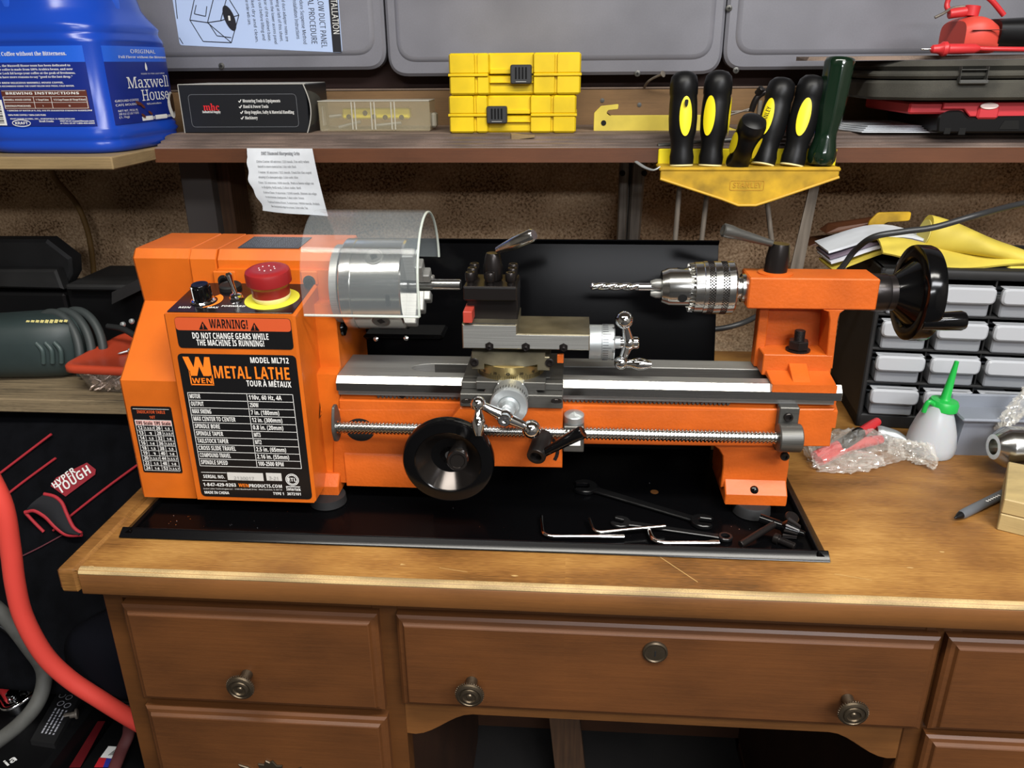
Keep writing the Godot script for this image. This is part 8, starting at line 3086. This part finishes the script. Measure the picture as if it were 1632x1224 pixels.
func tool_bag() -> void:
	var o := thing("tool_bag", "black cloth tool bag with red piping and red woven label under the low plank", "bag", Vector3(-0.75, -0.3, -0.9))
	var n := Vector3(0, 0.48, 1).normalized()
	var s := st()
	# soft body: rounded sections along x behind the sloping front
	var rings := []
	for q in [[-1.12, 0.9], [-1.1, 1.0], [-0.9, 1.03], [-0.75, 1.0], [-0.62, 1.02], [-0.505, 1.0], [-0.49, 0.94]]:
		var k: float = q[1]
		var ring := PackedVector3Array()
		for p in rounded(PackedVector2Array([Vector2(-0.72, -0.30), Vector2(-0.745, -0.24), Vector2(-0.8595, -0.0015), Vector2(-0.93, 0.012), Vector2(-1.14, 0.012), Vector2(-1.16, -0.30)]), 0.03, 5):
			ring.append(Vector3(q[0], lerpf(-0.15, p.y, k), lerpf(-0.93, p.x, k)))
		rings.append(ring)
	skin(s, rings)
	part("body", s, M.bag_cloth, o)
	# end pocket bulging towards the desk
	s = st()
	rings = []
	for q in [[0.0, 0.55], [0.012, 0.85], [0.03, 1.0], [0.06, 1.0], [0.08, 0.85], [0.088, 0.5]]:
		rings.append(ring_of(Transform3D(Basis(Vector3(0.55, 0, -0.83), Vector3(0, 1, 0), Vector3(0.83, 0, 0.55)), Vector3(-0.575 + q[0], -0.235, -0.75 + q[0] * 0.3)), 0.05 * q[1], 0.052 * q[1], 3.0, 28))
	skin(s, rings)
	part("pocket", s, mat("bag_navy", "0b0c12", 0.9, 0.0, 0.2), o)
	var lift := n * 0.004
	var pipe := mat("piping_red", "a3212c", 0.7)
	for q in [[Vector3(-0.7235, -0.0638, -0.8294), Vector3(-0.6804, -0.0331, -0.8441), Vector3(-0.6414, -0.0054, -0.8574)], [Vector3(-0.7211, -0.0946, -0.8146), Vector3(-0.6783, -0.0626, -0.8299), Vector3(-0.6338, -0.032, -0.8446)], [Vector3(-0.6314, -0.1123, -0.8061), Vector3(-0.6067, -0.0928, -0.8155), Vector3(-0.5643, -0.0618, -0.8304), Vector3(-0.5218, -0.0328, -0.8442)]]:
		s = st()
		tube(s, spline(q.map(func(v): return v + lift), 6), 0.0016, 8)
		part("piping", s, pipe, o)
	# woven label
	s = st()
	var lp := [Vector3(-0.6381, -0.063, -0.8298), Vector3(-0.6314, -0.0537, -0.8342), Vector3(-0.5928, -0.0359, -0.8427), Vector3(-0.5809, -0.0433, -0.8392), Vector3(-0.5813, -0.0489, -0.8365), Vector3(-0.6178, -0.0743, -0.8243)].map(func(v): return v + n * 0.003)
	poly_print(s, lp, n, 0.0015)
	var lb := part("woven_label", s, mat("label_red", "8e1d2a", 0.8), o)
	s = st()
	var l0 := Vector3(-0.6314, -0.0656, -0.8285) + n * 0.003
	var l1 := Vector3(-0.605, -0.0467, -0.8376) + n * 0.003
	write(s, "HYPER", l0, l1, 0.008, "b", n, 0.003)
	l0 = Vector3(-0.6236, -0.0717, -0.8256) + n * 0.003
	l1 = Vector3(-0.5855, -0.047, -0.8375) + n * 0.003
	write(s, "TOUGH", l0, l1, 0.0115, "b", n, 0.003)
	part("lettering", s, M.white_print, lb)
	# strap loop with red edges
	s = st()
	var a := [Vector3(-0.6621, -0.0923, -0.8157), Vector3(-0.6509, -0.0899, -0.8169), Vector3(-0.6357, -0.0964, -0.8137), Vector3(-0.622, -0.1071, -0.8086), Vector3(-0.6068, -0.115, -0.8048), Vector3(-0.5883, -0.1145, -0.8051)].map(func(v): return v + n * 0.014)
	var b := [Vector3(-0.6392, -0.0714, -0.8257), Vector3(-0.6259, -0.0738, -0.8246), Vector3(-0.6157, -0.0805, -0.8213), Vector3(-0.6084, -0.0929, -0.8154), Vector3(-0.5993, -0.1065, -0.8089), Vector3(-0.5884, -0.1131, -0.8057)].map(func(v): return v + n * 0.014)
	var sa := spline(a, 5)
	var sb := spline(b, 5)
	sheet(s, func(u, v):
		var i := int(round(u * (sa.size() - 1)))
		return sa[i].lerp(sb[i], v) + n * 0.006 * sin(v * PI), sa.size() - 1, 4, 0.002)
	part("strap", s, mat("strap_black", "131419", 0.9), o)
	s = st()
	tube(s, sa, 0.0026, 8)
	tube(s, sb, 0.0022, 8)
	tube(s, spline([Vector3(-0.6621, -0.0923, -0.8157) + n * 0.014, Vector3(-0.6531, -0.1039, -0.8101) + n * 0.008, Vector3(-0.6434, -0.114, -0.8053) + n * 0.004], 5), 0.002, 8)
	part("red_edging", s, pipe, o)
	# seams
	s = st()
	tube(s, spline([Vector3(-0.6684, -0.1411, -0.7923) + lift, Vector3(-0.6447, -0.13, -0.7976) + lift, Vector3(-0.6134, -0.1138, -0.8054) + lift], 5), 0.0009, 6)
	part("stitching", s, mat("stitch", "5f2a33", 0.8), o)
